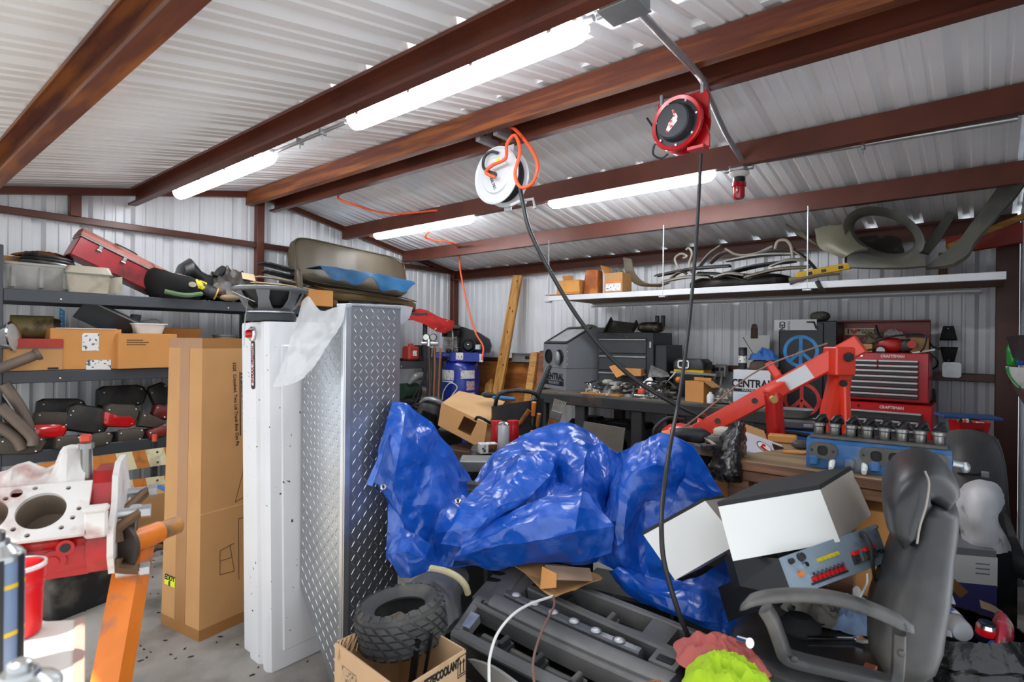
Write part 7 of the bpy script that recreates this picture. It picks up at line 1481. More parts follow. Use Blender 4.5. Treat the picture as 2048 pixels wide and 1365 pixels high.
def armring(dy, d0):
    b = B(); top = [W2T(at(p, q, d=d0)) for p, q in ((1482, 1212), (1510, 1196), (1570, 1188), (1640, 1190), (1710, 1205), (1780, 1232), (1828, 1258))]
    off = V((0, dy, 0)); P = catmull(top, 5); R = []
    for i, p in enumerate(P):
        e = .5+.5*min(1, min(i, len(P)-1-i)/3); R.append([p+off+V((0,   .028*cos(a)*e, .012*math.copysign(abs(sin(a))**.7, sin(a))*e)) for a in [2*pi*j/16 for j in range(16)]])
    b.rings(R); b.obj('armrest', m_cpl, t, 50)
    b = B(); lo = [W2T(at(p, q, d=d0+.01)) for p, q in ((1530, 1215), (1545, 1240), (1560, 1280), (1572, 1308), (1600, 1320), (1660, 1334), (1730, 1350), (1775, 1362), (1792, 1352), (1797, 1310), (1798, 1260))]
    P = catmull(lo, 5); R = []
    for i, p in enumerate(P):
        tg = (P[min(i+1, len(P)-1)]-P[max(i-1, 0)]); tg.y = 0; tg.normalize(); nn = V((-tg.z, 0, tg.x)); R.append([p+off+V((0, .026*math.copysign(abs(cos(a))**.5, cos(a)), 0))+nn*(.013*math.copysign(abs(sin(a))**.5, sin(a))) for a in [2*pi*j/12 for j in range(12)]])
    b.rings(R); b.obj('arm_frame', m_cpl, t, 50)
armring(0, 1.24)
b = B(); b.cyl((sd.x, sd.y+.12, .12), (sd.x, sd.y+.12, sd.z-.08), .03, n=18); b.obj('gas_column', m_blkp, t)
for k in range(5):
    a = k*2*pi/5+.2; e = V((sd.x+.28*cos(a), sd.y+.12+.28*sin(a), .085)); b = B(); b.tube([(sd.x, sd.y+.12, .13), e], [.03, .02], 10); b.obj('base_leg', m_blkp, t); b = B(); b.cyl(e+V((-.02, 0, -.055)), e+V((.02, 0, -.055)), .03, n=14); b.obj('caster', m_blkp, t)
for px, py in ((1808, 1252), (1803, 1305), (1588, 1316)):
    b = B(); q = W2T(at(px, py, d=1.225)); b.ell(q, (.008, .005, .008), 10); b.obj('screw', m_cpl, t)
# things lying on the chair seat
SZ = (t.matrix_basis @ V((0, 0, sd.z))).z+.03
def onseat(px, py): return at(px, py, z=SZ)
p = onseat(1600, 1262); t2 = thing('knit_beanie', 'black knit cap lying on the office chair seat', 'hat', p); b = B(); b.lathe([(.055, 0), (.062, .01), (.058, .03), (.035, .052), (0, .058)], 22, sq=.85); b.obj('cap_body', mat('black_knit', '#1c1c1d', .95), t2)
for k, (pa, pb, lab) in enumerate((((1612, 1256), (1692, 1252), 'upper chrome wrench behind the black cap on the chair'), ((1615, 1282), (1712, 1284), 'lower chrome wrench in front of the black cap on the chair'))):
    a, c = onseat(*pa)+V((0, 0, .012)), onseat(*pb)+V((0, 0, .012)); t2 = thing('wrench', lab, 'wrench', a); b = B(); b.tube([a, c], .006, 8); b.obj('shank', m_chrome, t2, world=True); d_ = (c-a).normalized(); s_ = d_.cross(V((0, 0, 1)))
    b = B(frame(c+d_*.01, d_, V((0, 0, 1)))); b.plate([(-.015, -.008), (.0, -.018), (.022, -.014), (.012, -.006), (.012, .006), (.022, .014), (0, .018), (-.015, .008)], d=.009, z0=-.004); b.obj('jaw', m_chrome, t2, world=True)
one(rag_b(onseat(1700, 1238), .09, .12, .08, 61), 'blue_cloth', mat('pale_blue_cloth', '#8fa4c9', .6, 0, .2, 12.), 'pale blue crumpled cloth against the chair back', 'cloth')
one(rag_b(onseat(1640, 1228), .12, .10, .09, 62), 'mat_roll', mat('grey_knit_mat', '#77726a', .9, 0, .3, 22.), 'grey dusty mat heaped on the chair under the armrest', 'mat')
b = B(); q = onseat(1740, 1338); b.T = Matrix.Translation(q-V((0, 0, .0))); b.box((0, 0, .005), (.03, .04, .01), .003); one(b, 'tape_scrap', mat('salmon_tape', '#c46a52', .6), 'small salmon tape scrap on the chair seat', 'tape')
t2 = thing('bottle', 'small clear white tube standing behind the chair armrest', 'bottle', onseat(1713, 1232)); b = B(); b.lathe([(.012, 0), (.012, .09), (.006, .1), (0, .1)], 14); b.obj('bottle_body', m_paper, t2)
# ================================================================ truck grille
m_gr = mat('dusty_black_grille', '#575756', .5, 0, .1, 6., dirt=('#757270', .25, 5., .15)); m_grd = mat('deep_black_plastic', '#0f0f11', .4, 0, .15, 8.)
G00, G10, G11, G01 = at(902, 1268, d=1.95), at(1300, 1470, d=1.45), at(1452, 1280, d=1.85), at(1004, 1118, d=2.45)
GQ = [G00, G10, G11, G01]; gn = (G10-G00).cross(G01-G00).normalized()
def G(u, v, h=0.): return quadpt(GQ, u, v)+gn*(h+.07*sin(pi*min(max(u, 0), 1))*sin(pi*min(max(v, 0), 1))*0)
t = thing('truck_grille', 'large dusty black truck grille lying below the tarp', 'grille', V(((G00+G11)/2).to_tuple()[:2]+(.40,)))
def gbar(u0, v0, u1, v1, wv0, wv1, h0, h1, m, nm, n=10, bowed=.0, par=t, bev=.35):
    """bar between two points of the grille plane, width in v, from height h0 to h1"""
    b = B(); R = []
    for i in range(n+1):
        s = i/n; u = u0+(u1-u0)*s; v = v0+(v1-v0)*s+bowed*sin(pi*s); w = (wv0+(wv1-wv0)*s)/2
        R.append([G(u, v-w, h0), G(u, v+w, h0), G(u, v+w, h1-.006), G(u, v+w*(1-bev), h1), G(u, v-w*(1-bev), h1), G(u, v-w, h1-.006)])
    b.rings(R); return b.obj(nm, m, par, 30, world=True)
def gcross(u, v0, v1, wu, h0, h1, m, nm):
    b = B(); R = []
    for i in range(7):
        v = v0+(v1-v0)*i/6; R.append([G(u-wu, v, h0), G(u+wu, v, h0), G(u+wu, v, h1-.005), G(u+wu*.6, v, h1), G(u-wu*.6, v, h1), G(u-wu, v, h1-.005)])
    b.rings(R); return b.obj(nm, m, t, 30, world=True)
b = B(); b.hexa([G(.0, -.12, -.09), G(1, -.12, -.09), G(1.02, 1., -.09), G(.0, 1., -.09), G(.0, -.12, -.075), G(1, -.12, -.075), G(1.02, 1., -.075), G(.0, 1., -.075)]); b.obj('back_panel', m_grd, t, 0, world=True)
gbar(.0, .04, 1.0, .06, .10, .09, -.05, .01, m_gr, 'lower_bar', bowed=-.02)
b = B(); b.rings([[G(u, -.01+bw, .0), G(u, -.02+bw, -.02), G(u, -.18+bw, -.13), G(u, -.05+bw, -.13)] for u, bw in [(i/10, -.02*sin(pi*i/10)) for i in range(11)]]); b.obj('lower_skirt', m_grd, t, 30, world=True)
gbar(.10, .44, 1.0, .40, .15, .12, -.05, .03, m_gr, 'main_bar', bowed=-.02)
gbar(.02, .36, .98, .315, .05, .05, -.05, .015, m_gr, 'main_bar_ledge', bowed=-.02)
gbar(.14, .575, .80, .525, .075, .065, -.04, .028, mat('smoky_light_strip', '#55565a', .25, 0, .1), 'light_strip', bowed=-.012)
for i in range(6):
    s = .09+.155*i; u = .14+.66*s; v = .575-.05*s-.012*sin(pi*s); p = G(u, v, .028); b = B(frame(p, G(u+.05, v)-G(u, v), gn)); b.ell((0, 0, 0), (.018, .014, .009), 16); b.obj('marker_lamp', mat('clear_lamp', '#b8babd', .08, .2, .1, spec=.9), t, world=True)
    b = B(frame(p, G(u+.05, v)-G(u, v), gn)); b.tube([V((.02*cos(a), .016*sin(a), .002)) for a in [2*pi*j/18 for j in range(18)]], .002, 6, closed=True); b.obj('lamp_ring', m_sub, t, world=True)
gbar(.22, .745, .99, .655, .07, .075, -.05, .022, m_gr, 'upper_bar', bowed=-.01)
gbar(.24, .97, 1.0, .92, .07, .05, -.05, .02, m_gr, 'top_bar', bowed=.01)
gcross(.02, .05, .44, .022, -.05, .012, m_gr, 'end_post'); gcross(.10, .40, .98, .045, -.05, .012, m_gr, 'corner_plate'); gcross(.98, .03, .94, .025, -.05, .012, m_gr, 'end_post'); gcross(.80, .68, .96, .05, -.05, .016, m_gr, 'corner_plate')
b = B(); o = [G(-.02, .42), G(.12, .46), G(.20, .72), G(.24, 1.0), G(.02, 1.0)]; b.rings([[p-gn*.06 for p in o], [p+gn*.004 for p in o]]); b.obj('corner_shell', m_gr, t, 0, world=True)
for i in range(3):
    b = B(); b.hexa([G(.0+.0*i, .66+.1*i, .0), G(.07, .70+.1*i, .0), G(.07, .72+.1*i, .0), G(.0, .70+.1*i, .0), G(.0, .66+.1*i, .012), G(.07, .70+.1*i, .012), G(.07, .72+.1*i, .012), G(.0, .70+.1*i, .012)]); b.obj('louver', m_grd, t, 0, world=True)
b = B(); q = [G(.03, .10, .012), G(.08, .10, .012), G(.085, .26, .012), G(.03, .26, .012)]; b.hexa([p-gn*.03 for p in q]+q); b.obj('clip_bracket', m_galv, t, 0, world=True)
for u0, u1, v in ((.12, .95, .20), (.30, .76, .85)):
    b = B(); b.tube([G(u0, v, -.045), G((u0+u1)/2, v-.02, -.045), G(u1, v, -.045)], .016, 10, k=5); b.obj('inner_rod', mat('dusty_rod', '#4d4a46', .6, 0, .15), t, world=True)
for u, v in ((.26, .17), (.45, .16), (.64, .15), (.82, .14), (.40, .83), (.60, .81)):
    b = B(); p = G(u, v, -.04); b.T = frame(p, G(u+.05, v)-G(u, v), gn); b.plate([(-.025, -.04), (.025, -.04), (.018, .03), (-.012, .035)], d=.018); b.box((0, 0, .03), (.02, .05, .03), .004); b.obj('bracket', m_cpl, t, 20, world=True)
b = B(); q = [G(.85, .46, .032), G(.95, .46, .032), G(.95, .60, .032), G(.85, .60, .032)]; b.hexa([p-gn*.05 for p in q]+q); b.obj('plug_housing', m_gr, t, 0, world=True); b = B(); qpatch(b, q, .2, .8, .2, .6, .003); b.obj('plug_recess', m_grd, t, world=True)
b = B()
for i in range(7): b.tube([G(.93+.004*i, .33+.01*i, .018), G(.945-.008*i, .37-.012*i, .028), G(.95+.006*(i % 3), .40, .02)], .0015, 5, k=3)
b.obj('copper_strands', mat('copper_wire', '#b87a55', .4, .6), t, world=True)
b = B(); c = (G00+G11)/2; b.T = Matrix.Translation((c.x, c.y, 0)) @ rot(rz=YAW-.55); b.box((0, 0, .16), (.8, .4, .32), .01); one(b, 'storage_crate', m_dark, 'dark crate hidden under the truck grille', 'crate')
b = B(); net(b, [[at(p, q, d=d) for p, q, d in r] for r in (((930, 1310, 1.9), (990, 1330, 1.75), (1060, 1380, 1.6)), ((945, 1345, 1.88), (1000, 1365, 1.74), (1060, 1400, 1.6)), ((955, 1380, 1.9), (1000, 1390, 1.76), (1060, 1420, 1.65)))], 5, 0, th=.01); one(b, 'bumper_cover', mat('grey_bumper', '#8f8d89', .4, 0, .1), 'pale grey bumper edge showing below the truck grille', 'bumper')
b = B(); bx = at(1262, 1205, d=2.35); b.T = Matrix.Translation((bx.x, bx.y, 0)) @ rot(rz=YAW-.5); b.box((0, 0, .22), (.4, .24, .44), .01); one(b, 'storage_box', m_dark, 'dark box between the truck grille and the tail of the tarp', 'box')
# torn cardboard on the grille
t = thing('torn_cardboard', 'torn brown cardboard piece between the tarp and the truck grille', 'cardboard', at(1105, 1170, d=2.15))
b = B(); net(b, [[at(p, q, d=d) for p, q, d in r] for r in (((1020, 1126, 2.32), (1075, 1126, 2.34), (1130, 1130, 2.32), (1175, 1140, 2.28)), ((1050, 1145, 2.22), (1100, 1150, 2.22), (1150, 1152, 2.2), (1205, 1155, 2.16)), ((1080, 1175, 2.08), (1110, 1180, 2.08), (1140, 1172, 2.1), (1180, 1164, 2.12)), ((1104, 1194, 2.02), (1112, 1192, 2.03), (1125, 1186, 2.05), (1150, 1178, 2.08)))], 3, 0, th=.004); b.obj('base_sheet', m_tan, t, 30, world=True)
b = B(); q = [at(1080, 1175, d=2.07), at(1112, 1172, d=2.04), at(1113, 1145, d=2.06), at(1084, 1130, d=2.12)]; n_ = V((.003, -.003, 0)); b.hexa(q+[p+n_ for p in q]); b.obj('upright_flap', m_tan2, t, 0, world=True)
b = B(); q = [at(1113, 1158, d=2.05), at(1185, 1160, d=2.08), at(1180, 1136, d=2.16), at(1090, 1130, d=2.14)]; n_ = V((0, 0, .004)); b.hexa(q+[p+n_ for p in q]); b.obj('folded_flap', mat('greyish_cardboard', '#9a7f66', .8), t, 0, world=True)
def wire(pts, r, m, lab, nm='wire'):
    b = B(); b.tube([at(p, q, d=d) for p, q, d in pts], r, 7, k=6); one(b, nm, m, lab, 'wire')
wire(((1106, 1190, 2.0), (1060, 1206, 1.9), (1025, 1228, 1.8), (995, 1265, 1.72), (980, 1310, 1.65), (978, 1345, 1.6), (980, 1400, 1.55)), .0045, m_paper, 'white wire curving down over the truck grille')
wire(((1107, 1190, 2.0), (1108, 1210, 1.92), (1090, 1245, 1.8), (1078, 1275, 1.74), (1068, 1310, 1.66), (1066, 1340, 1.6), (1074, 1400, 1.52)), .004, mat('brown_wire', '#7a5a50', .5), 'brown twisted wire beside the white one on the truck grille')
b = B(); b.tube([at(p, q, d=d) for p, q, d in ((862, 1134, 2.12), (890, 1140, 2.08), (915, 1152, 2.05), (930, 1168, 2.04), (936, 1185, 2.05))], .012, 10, k=6); one(b, 'hose', mat('cream_hose', '#b5ab86', .5, 0, .08), 'short cream hose curving under the left end of the tarp', 'hose')
b = B(); rows = [[(812, 1175, 2.1), (840, 1150, 2.2), (880, 1140, 2.3), (930, 1130, 2.4)], [(815, 1195, 2.05), (845, 1168, 2.1), (890, 1160, 2.15), (935, 1160, 2.3)], [(880, 1205, 2.0), (890, 1195, 2.04), (905, 1190, 2.1), (920, 1190, 2.2)], [(890, 1260, 1.95), (900, 1245, 2.0), (912, 1235, 2.05), (920, 1230, 2.15)]]
net(b, [[at(p, q, d=d) for p, q, d in r] for r in rows], 6, .01, 8, 3, .008); one(b, 'wheel_liner', m_gr, 'curved black plastic liner behind the mower tire', 'liner')
b = B(); c = at(862, 1210, d=2.25); b.T = Matrix.Translation((c.x, c.y, 0)); b.box((0, 0, .17), (.3, .3, .34), .02); one(b, 'storage_box', m_dark, 'dark box behind the mower tire under the plastic liner', 'box')
# mower tire on the antifreeze carton
c0, c1, c2 = at(800, 1374, d=1.46), at(932, 1292, d=1.66), at(690, 1282, d=1.72); zt = (c0.z+c1.z+c2.z)/3
for c in (c0, c1, c2): c.z = zt
e1, e2 = c1-c0, c2-c0; e2 = e2-e1.normalized()*e2.dot(e1.normalized())*.5; M = frame((c0.x, c0.y, 0), e1, V((0, 0, 1)))
t = thing('carton', 'open antifreeze carton holding the mower tire', 'box', M); l1, l2 = e1.length, e2.length; inv = M.inverted()
q = [V((0, 0, 0)), V((l1, 0, 0)), inv @ V((c1.x+e2.x, c1.y+e2.y, 0)), inv @ V((c0.x+e2.x, c0.y+e2.y, 0))]
m_tanl = mat('pale_cardboard', '#c3a27c', .8, 0, .06, 5., dirt=('#a58a6a', .2, 4.))
def wall_(a, c_, nm, m): 
    b = B(); d_ = (c_-a).normalized(); n_ = V((-d_.y, d_.x, 0))*.005; b.hexa([a, c_, c_+n_, a+n_]+[x+V((0, 0, zt)) for x in (a, c_, c_+n_, a+n_)]); return b.obj(nm, m, t, 0)
for i, nm in enumerate(('front_panel', 'side_panel', 'back_panel', 'left_panel')): wall_(q[i], q[(i+1) % 4], nm, m_tanl)
b = B(); b.hexa([p for p in q]+[p+V((0, 0, .005)) for p in q]); b.obj('bottom', m_tanl, t, 0)
sz = .030
text('ANTIFREEZE/COOLANT', M @ trs(l1*.48, -.0012, zt-.027, pi/2), .034, m_print, t, bold=.0016, sx=l1*.80/.36)
b = B(M @ trs(l1*.93, -.0008, zt-.04, pi/2)); w = .018; b.plate([(-w, -.03), (w, -.03), (w, .03), (-w, .03)], [[(-w+.002, -.028), (w-.002, -.028), (w-.002, .028), (-w+.002, .028)]], .0008)
for s in (-.007, .007): b.plate([(s-.002, -.018), (s+.002, -.018), (s+.002, .008), (s+.006, .008), (s, .02), (s-.006, .008), (s-.002, .008)], d=.0008)
b.plate([(-.013, -.024), (.013, -.024), (.013, -.021), (-.013, -.021)], d=.0008); b.obj('arrow_mark', m_print, t, 0, world=True)
text('Concentrated\nPrediluted\n50/50', M @ trs(l1*.72, -.0012, zt-.12, pi/2), .022, mat('faded_print', '#6b4a2a'), t)
ml = frame(M @ q[3], M.to_3x3() @ (q[0]-q[3]), V((0, 0, 1))) @ rot(pi/2)
b = B(ml @ Matrix.Translation((l2*.22, zt-.10, .0008))); b.plate([(-.03, -.05), (.05, -.05), (.05, .05), (-.03, .05)], d=.0008); b.obj('printed_block', mat('pale_print', '#b59a7c', .8, dirt=('#7a5f45', .4, 120., .02)), t, 0, world=True)
b = B(M); 
for k in range(14):
    s = k/13; p = q[3].lerp(q[2], .1+.3*s); b.tube([p+V((0, 0, zt-.02)), p+V((-.02+.01*(k % 3), -.02, zt+.006)), p+V((-.04, -.03+.008*(k % 4), zt-.04))], .0025, 5, k=3)
b.obj('torn_edge', m_tanl, t, 60, world=True)
cc = at(803, 1238, d=1.80); tire(Matrix.Translation(cc) @ rot(rz=.5) @ Matrix.Rotation(-.14, 4, V((0, 1, 0))), .138, .080, .130, 'mower_tire', 'small black mower tire sitting on the antifreeze carton', blocks=22, rows=4)
b = B(); a = at(835, 1290, d=1.68); b.tube([a+V((0, 0, .02)), a-V((.03, 0, .16))], .012, 6); b.tube([a+V((.03, .03, .04)), a+V((-.01, .03, -.14))], .006, 6); one(b, 'metal_bracket', m_blkp, 'black bracket sticking up inside the antifreeze carton', 'bracket')
# rags
one(rag_b(at(1440, 1305, d=1.66)-V((0, 0, .03)), .13, .11, .085, 71, rag=.25), 'shop_rag', mat('red_shop_rag', '#b9605a', .9, 0, .12, 10., .15, 200), 'faded red shop rag behind the yellow one', 'rag')
one(rag_b(at(1462, 1352, d=1.52)-V((0, 0, .03)), .125, .12, .09, 72, rag=.2), 'shop_rag', mat('neon_yellow_rag', '#a6c81e', .85, 0, .12, 10., .1, 200), 'neon yellow green rag at the bottom edge', 'rag')
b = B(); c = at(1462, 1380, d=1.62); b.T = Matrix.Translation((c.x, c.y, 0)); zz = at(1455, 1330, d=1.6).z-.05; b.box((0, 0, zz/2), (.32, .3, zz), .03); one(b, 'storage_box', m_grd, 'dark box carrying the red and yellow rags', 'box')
b = B(); b.tube([at(1480, 1278, d=1.62), at(1500, 1284, d=1.58)], .014, 12); one(b, 'socket', m_chrome, 'small chrome socket beside the faded red rag', 'socket')
# ================================================================ trash bag corner
c = at(1922, 1330, d=1.87); TB = Matrix.Translation((c.x, c.y, 0)) @ rot(rz=YAW)
zr = at(1940, 1262, d=1.82).z
t = thing('trash_bag', 'open black trash bag full of bottles and cans in the lower right corner', 'trash bag', TB)
b = B()
def tb(u, v):
    a = 2*pi*u; r = (.175+.05*sin(pi*v)+.02*sin(a*3+v*4))*(1-.25*max(0, v-.75)*2); z = zr*v+.02*sin(a+2.2)*v
    r += .011*(1-2.4*abs(nz3((cos(a)*2, sin(a)*2, v*4), 2.2, 4)))+.004*(1-2.4*abs(nz3((cos(a)*2, sin(a)*2, v*4), 6, 5)))+.02*(v > .86)
    if v > .9: r -= (v-.9)*.3
    return V((r*cos(a)*.92, r*sin(a), z))
b.grid(tb, 72, 34, .004, wrapu=True); b.box((0, 0, .01), (.3, .26, .02)); b.obj('bag_body', m_bag, t, 60)
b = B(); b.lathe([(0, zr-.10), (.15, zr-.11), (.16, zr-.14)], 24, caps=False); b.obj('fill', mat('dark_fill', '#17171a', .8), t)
def intrash(px, py, d): return at(px, py, d=d)
m_pet = mat('clear_pet', '#c9ccd0', .08, 0, .05, 10., alpha=.45, spec=.9)
a, c2_ = intrash(1872, 1206, 1.97), intrash(1925, 1262, 1.80); dr_ = (c2_-a).normalized(); t = thing('water_bottle', 'clear plastic water bottle with blue label in the black trash bag', 'bottle', frame(a, dr_, V((0, 0, 1))))
b = B(frame((0, 0, 0), (0, 0, -1), (1, 0, 0))); b.lathe([(.012, -.02), (.013, -.005), (.02, .01), (.033, .04), (.031, .06), (.034, .08), (.031, .1), (.034, .12), (.033, .17), (.028, .18), (0, .178)], 26); b.obj('bottle_body', m_pet, t)
b = B(frame((0, 0, 0), (0, 0, -1), (1, 0, 0))); b.lathe([(.0352, .085), (.0352, .125)], 26, caps=False); b.obj('label', mat('blue_white_label', '#3452b4', .4, dirt=('#e0e2ea', .45, 30., .02)), t)
p = intrash(1966, 1260, 1.80); t = thing('soda_can', 'red and blue soda can standing in the black trash bag', 'can', Matrix.Translation(p-V((0, 0, .06))) @ rot(rz=YAW) @ rot(.15) @ Matrix.Scale(.8, 4))
b = B(); b.lathe([(.028, 0), (.033, .012), (.033, .10), (.027, .115), (.027, .118), (.024, .116), (0, .115)], 28); b.mi = [0]*len(b.f); b.obj('can_body', mat('can_dark_blue', '#1d2238', .25, .4), t)
b = B(); b.lathe([(.0333, .072), (.0333, .102)], 28, caps=False); b.obj('red_band', m_rlens, t); b = B(); b.lathe([(.0334, .1), (.028, .115)], 28, caps=False); b.obj('shoulder', m_chrome, t); b = B(trs(0, -.0336, .045, pi/2)); b.plate(circ(0, 0, .018, 20, .022), d=.0012); b.obj('swirl', mat('can_swirl_blue', '#3f6fc4', .3), t)
b = B(); net(b, [[at(p, q, d=d) for p, q, d in r] for r in (((1990, 1228, 1.86), (2000, 1222, 1.84), (2012, 1228, 1.84)), ((1985, 1262, 1.80), (2002, 1258, 1.77), (2028, 1258, 1.80)), ((1975, 1295, 1.78), (1998, 1298, 1.74), (2018, 1294, 1.77)))], 6, .008, 14, 4, .003); t = thing('snack_bag', 'red and clear snack wrapper in the black trash bag', 'wrapper', at(2000, 1290, d=1.80)); b.obj('wrapper_body', mat('red_wrapper', '#b8384a', .25, 0, .15, 9., dirt=('#c9bdb6', .4, 12., .06)), t, world=True)
b = B(); net(b, [[at(p, q, d=d) for p, q, d in r] for r in (((1884, 1180, 1.96), (1905, 1190, 1.94)), ((1878, 1200, 1.94), (1912, 1208, 1.90)))], 5, .004, 14, 4, .003); one(b, 'paper_sheet', mat('pale_blue_paper', '#b9c3da', .6), 'pale blue paper corner above the water bottle', 'paper')
b = B(); net(b, [[at(p, q, d=d) for p, q, d in r] for r in (((1862, 1246, 1.84), (1885, 1250, 1.78), (1902, 1262, 1.74)), ((1880, 1268, 1.80), (1892, 1270, 1.75), (1903, 1272, 1.72)))], 5, .004, 14, 4, .003); one(b, 'plastic_cup', mat('pale_blue_plastic', '#a9b4c4', .3), 'pale blue plastic scrap below the water bottle', 'scrap')
b = B(); net(b, [[at(p, q, d=d) for p, q, d in r] for r in (((1958, 1198, 1.96), (1985, 1210, 1.94), (2005, 1222, 1.92)), ((1962, 1215, 1.94), (1985, 1222, 1.92), (2003, 1232, 1.90)))], 5, .004, 14, 4, .004); one(b, 'carton_scrap', mat('brown_card_scrap', '#8d7863', .8), 'brown card scrap at the back of the trash bag', 'scrap')
# printed carton behind the trash bag
t = thing('product_carton', 'grey white and purple product carton behind the trash bag', 'box', Matrix.Translation((at(1900, 1200, d=2.45).x, at(1900, 1200, d=2.45).y, 0)) @ rot(rz=YAW-.25))
zz = at(1905, 1085, d=2.4).z; b = B(); b.box((0, 0, zz/2), (.24, .2, zz), .003); b.obj('carton_body', mat('grey_carton', '#77787c', .5), t); b = B(); b.box((.01, -.0, zz-.09), (.225, .203, .12)); b.obj('white_panel', m_paper, t); b = B(); b.box((.035, .0, zz-.22), (.172, .205, .15)); b.obj('purple_panel', mat('purple_print', '#3d3a78', .4), t)
b = B(trs(-.03, -.104, zz-.16, pi/2) @ rot(rz=.8)); b.plate([(-.02, -.05), (.02, -.05), (.02, .04), (-.02, .04)], d=.001); b.obj('tape', m_tape, t)
for i in range(3): label_patch(t, mat('grey_print', '#8d8d96', .6), .07, zz-.06-.02*i, .05, .006, -.1025, name='printed_line')
# ================================================================ hanging shelf along the back wall
HZ = 1.915; m_alu = mat('white_shelf_edge', '#d9dadb', .35, .2, .04); m_und = mat('brown_shelf_board', '#7a5636', .7, 0, .1, 3.)
x0, x1 = -3.36, .10; t = thing('wall_shelf', 'long shelf hanging from the roof beam along the back wall', 'shelf', ((x0+x1)/2, 5.0, HZ-.05)); L = x1-x0
b = B(); b.box((0, 0, .030), (L, .84, .02), .002); b.obj('shelf_board', m_und, t)
b = B(); b.box((0, -.425, .022), (L, .02, .05), .003); b.obj('front_edge', m_alu, t)
b = B(); b.cyl((-L/2, .40, -.0), (L/2-.12, .40, -.0), .025, n=16); b.obj('rear_rail', m_alu, t)
for x in (-3.35, -2.13, -1.0):
    b = B(); xx = x-(x0+x1)/2; b.cyl((xx, -.43, -.01), (xx, -.43, 2.47-HZ+.05), .006, n=8); b.obj('hanger_rod', m_galv, t); b = B(); b.box((xx, -.43, -.012), (.06, .05, .012), .002); b.obj('rod_plate', m_galv, t)
def sh(px, y=4.8): p = at(px, 560, y=y); return V((p.x, y, HZ))
t = thing('carton', 'brown open carton with flap at the left end of the hanging shelf', 'box', Matrix.Translation(sh(1143, 4.72)+V((0, .02, .012))) @ rot(rz=.05)); b = B(); hollow_box(b, .26, .18, .14, .004); b.obj('carton_body', m_tan2, t); b = B(trs(-.1, .09, .14, .4)); b.box((0, .0, .03), (.12, .004, .08)); b.obj('flap', m_tan2, t); b = B(trs(.02, -.1, .05, .22)); b.box((0, 0, .02), (.24, .005, .1)); b.obj('front_flap', mat('light_orange_card', '#d69a4e', .7), t)
b = B(Matrix.Translation(sh(1140, 4.78)+V((0, 0, .005)))); b.box((0, -.05, .003), (.34, .3, .006)); one(b, 'cardboard_sheet', m_tan, 'flat cardboard under the left carton on the hanging shelf', 'cardboard')
b = B(); p = sh(1160, 4.80)+V((0, 0, .14)); b.plate([(-.08, 0), (.1, .0), (.12, .09), (-.05, .03)], d=.004); b.v = [p+V((a.x, a.z, a.y)) for a in b.v]; one(b, 'paper_sheet', m_paper, 'white paper sticking out of the left shelf carton', 'paper', smooth=0)
t = thing('metal_can', 'tall rusty orange can on the hanging shelf', 'can', Matrix.Translation(sh(1186, 4.75)) @ rot(ry=.05)); b = B(); loft(b, [(rrect(.17, .12, .02), 0), (rrect(.165, .12, .03), .12), (rrect(.155, .11, .03), .225), (rrect(.14, .10, .03), .24)]); b.obj('can_body', mat('rusty_orange_can', '#9c5220', .5, .3, .25, 9., dirt=('#c27a35', .3, 9.)), t)
t = thing('carton', 'open carton with white printed label on the hanging shelf', 'box', sh(1234, 4.72)+V((0, .02, 0))); b = B(); hollow_box(b, .19, .18, .19, .004); b.obj('carton_body', m_tan, t); b = B(trs(0, -.09, .19, .7)); b.box((0, 0, -.05), (.19, .004, .09)); b.obj('front_flap', m_tan2, t); label_patch(t, m_lab, 0, .055, .16, .07, -.092); label_patch(t, m_oh, 0, .1, .16, .03, -.0915); b = B(trs(-.1, 0, .19, 0, -.5)); b.box((0, 0, .04), (.004, .17, .1)); b.obj('side_flap', m_tan2, t)
one(rag_b(sh(1234, 4.76)+V((0, 0, .17)), .08, .08, .08, 81), 'steel_wool', mat('grey_wire_wool', '#6d6c68', .6, .4, .3, 40.), 'grey wire bundle sticking out of the labelled carton', 'wire')
m_trim2 = mat('taupe_plastic', '#6e6353', .5, 0, .15, 5.)
b = B(); net(b, [[at(p, q, y=y) for p, q, y in r] for r in (((1246, 512, 4.9), (1252, 545, 4.85), (1275, 568, 4.8), (1320, 572, 4.76)), ((1262, 515, 4.85), (1270, 545, 4.8), (1295, 565, 4.74), (1340, 564, 4.70)))], 5, .0, th=.01); one(b, 'plastic_trim', m_trim2, 'taupe curved trim panel right of the labelled carton', 'trim panel')
def hanger(pts, y, lab, r=.011):
    b = B(); b.tube([at(p, q, y=y) for p, q in pts], r, 8, k=5); one(b, 'bent_bar', mat('pale_bent_steel', '#9a9184', .5, .3, .15), lab, 'bent bar')
hanger(((1374, 545), (1358, 535), (1350, 515), (1362, 505), (1374, 510), (1366, 514)), 4.78, 'left curled bar on the shelf heap')
hanger(((1372, 497), (1378, 494), (1384, 505), (1378, 528), (1388, 545), (1412, 548), (1430, 560), (1460, 556)), 4.76, 'bar hooked at the top beside the left curled bar')
hanger(((1550, 495), (1556, 480), (1572, 478), (1582, 490), (1586, 515)), 4.85, 'arched pale bar at the right of the shelf heap', .013)
hanger(((1450, 495), (1475, 507), (1510, 505), (1545, 490)), 4.9, 'long bent bar lying over the shelf heap')
m_sl = [mat('dark_trim', '#2c2a27', .5, 0, .2, 9., dirt=('#5d564a', .2, 9.)), m_trim2, mat('grey_trim', '#8a857a', .5, .1, .15), mat('black_trim', '#161616', .4)]
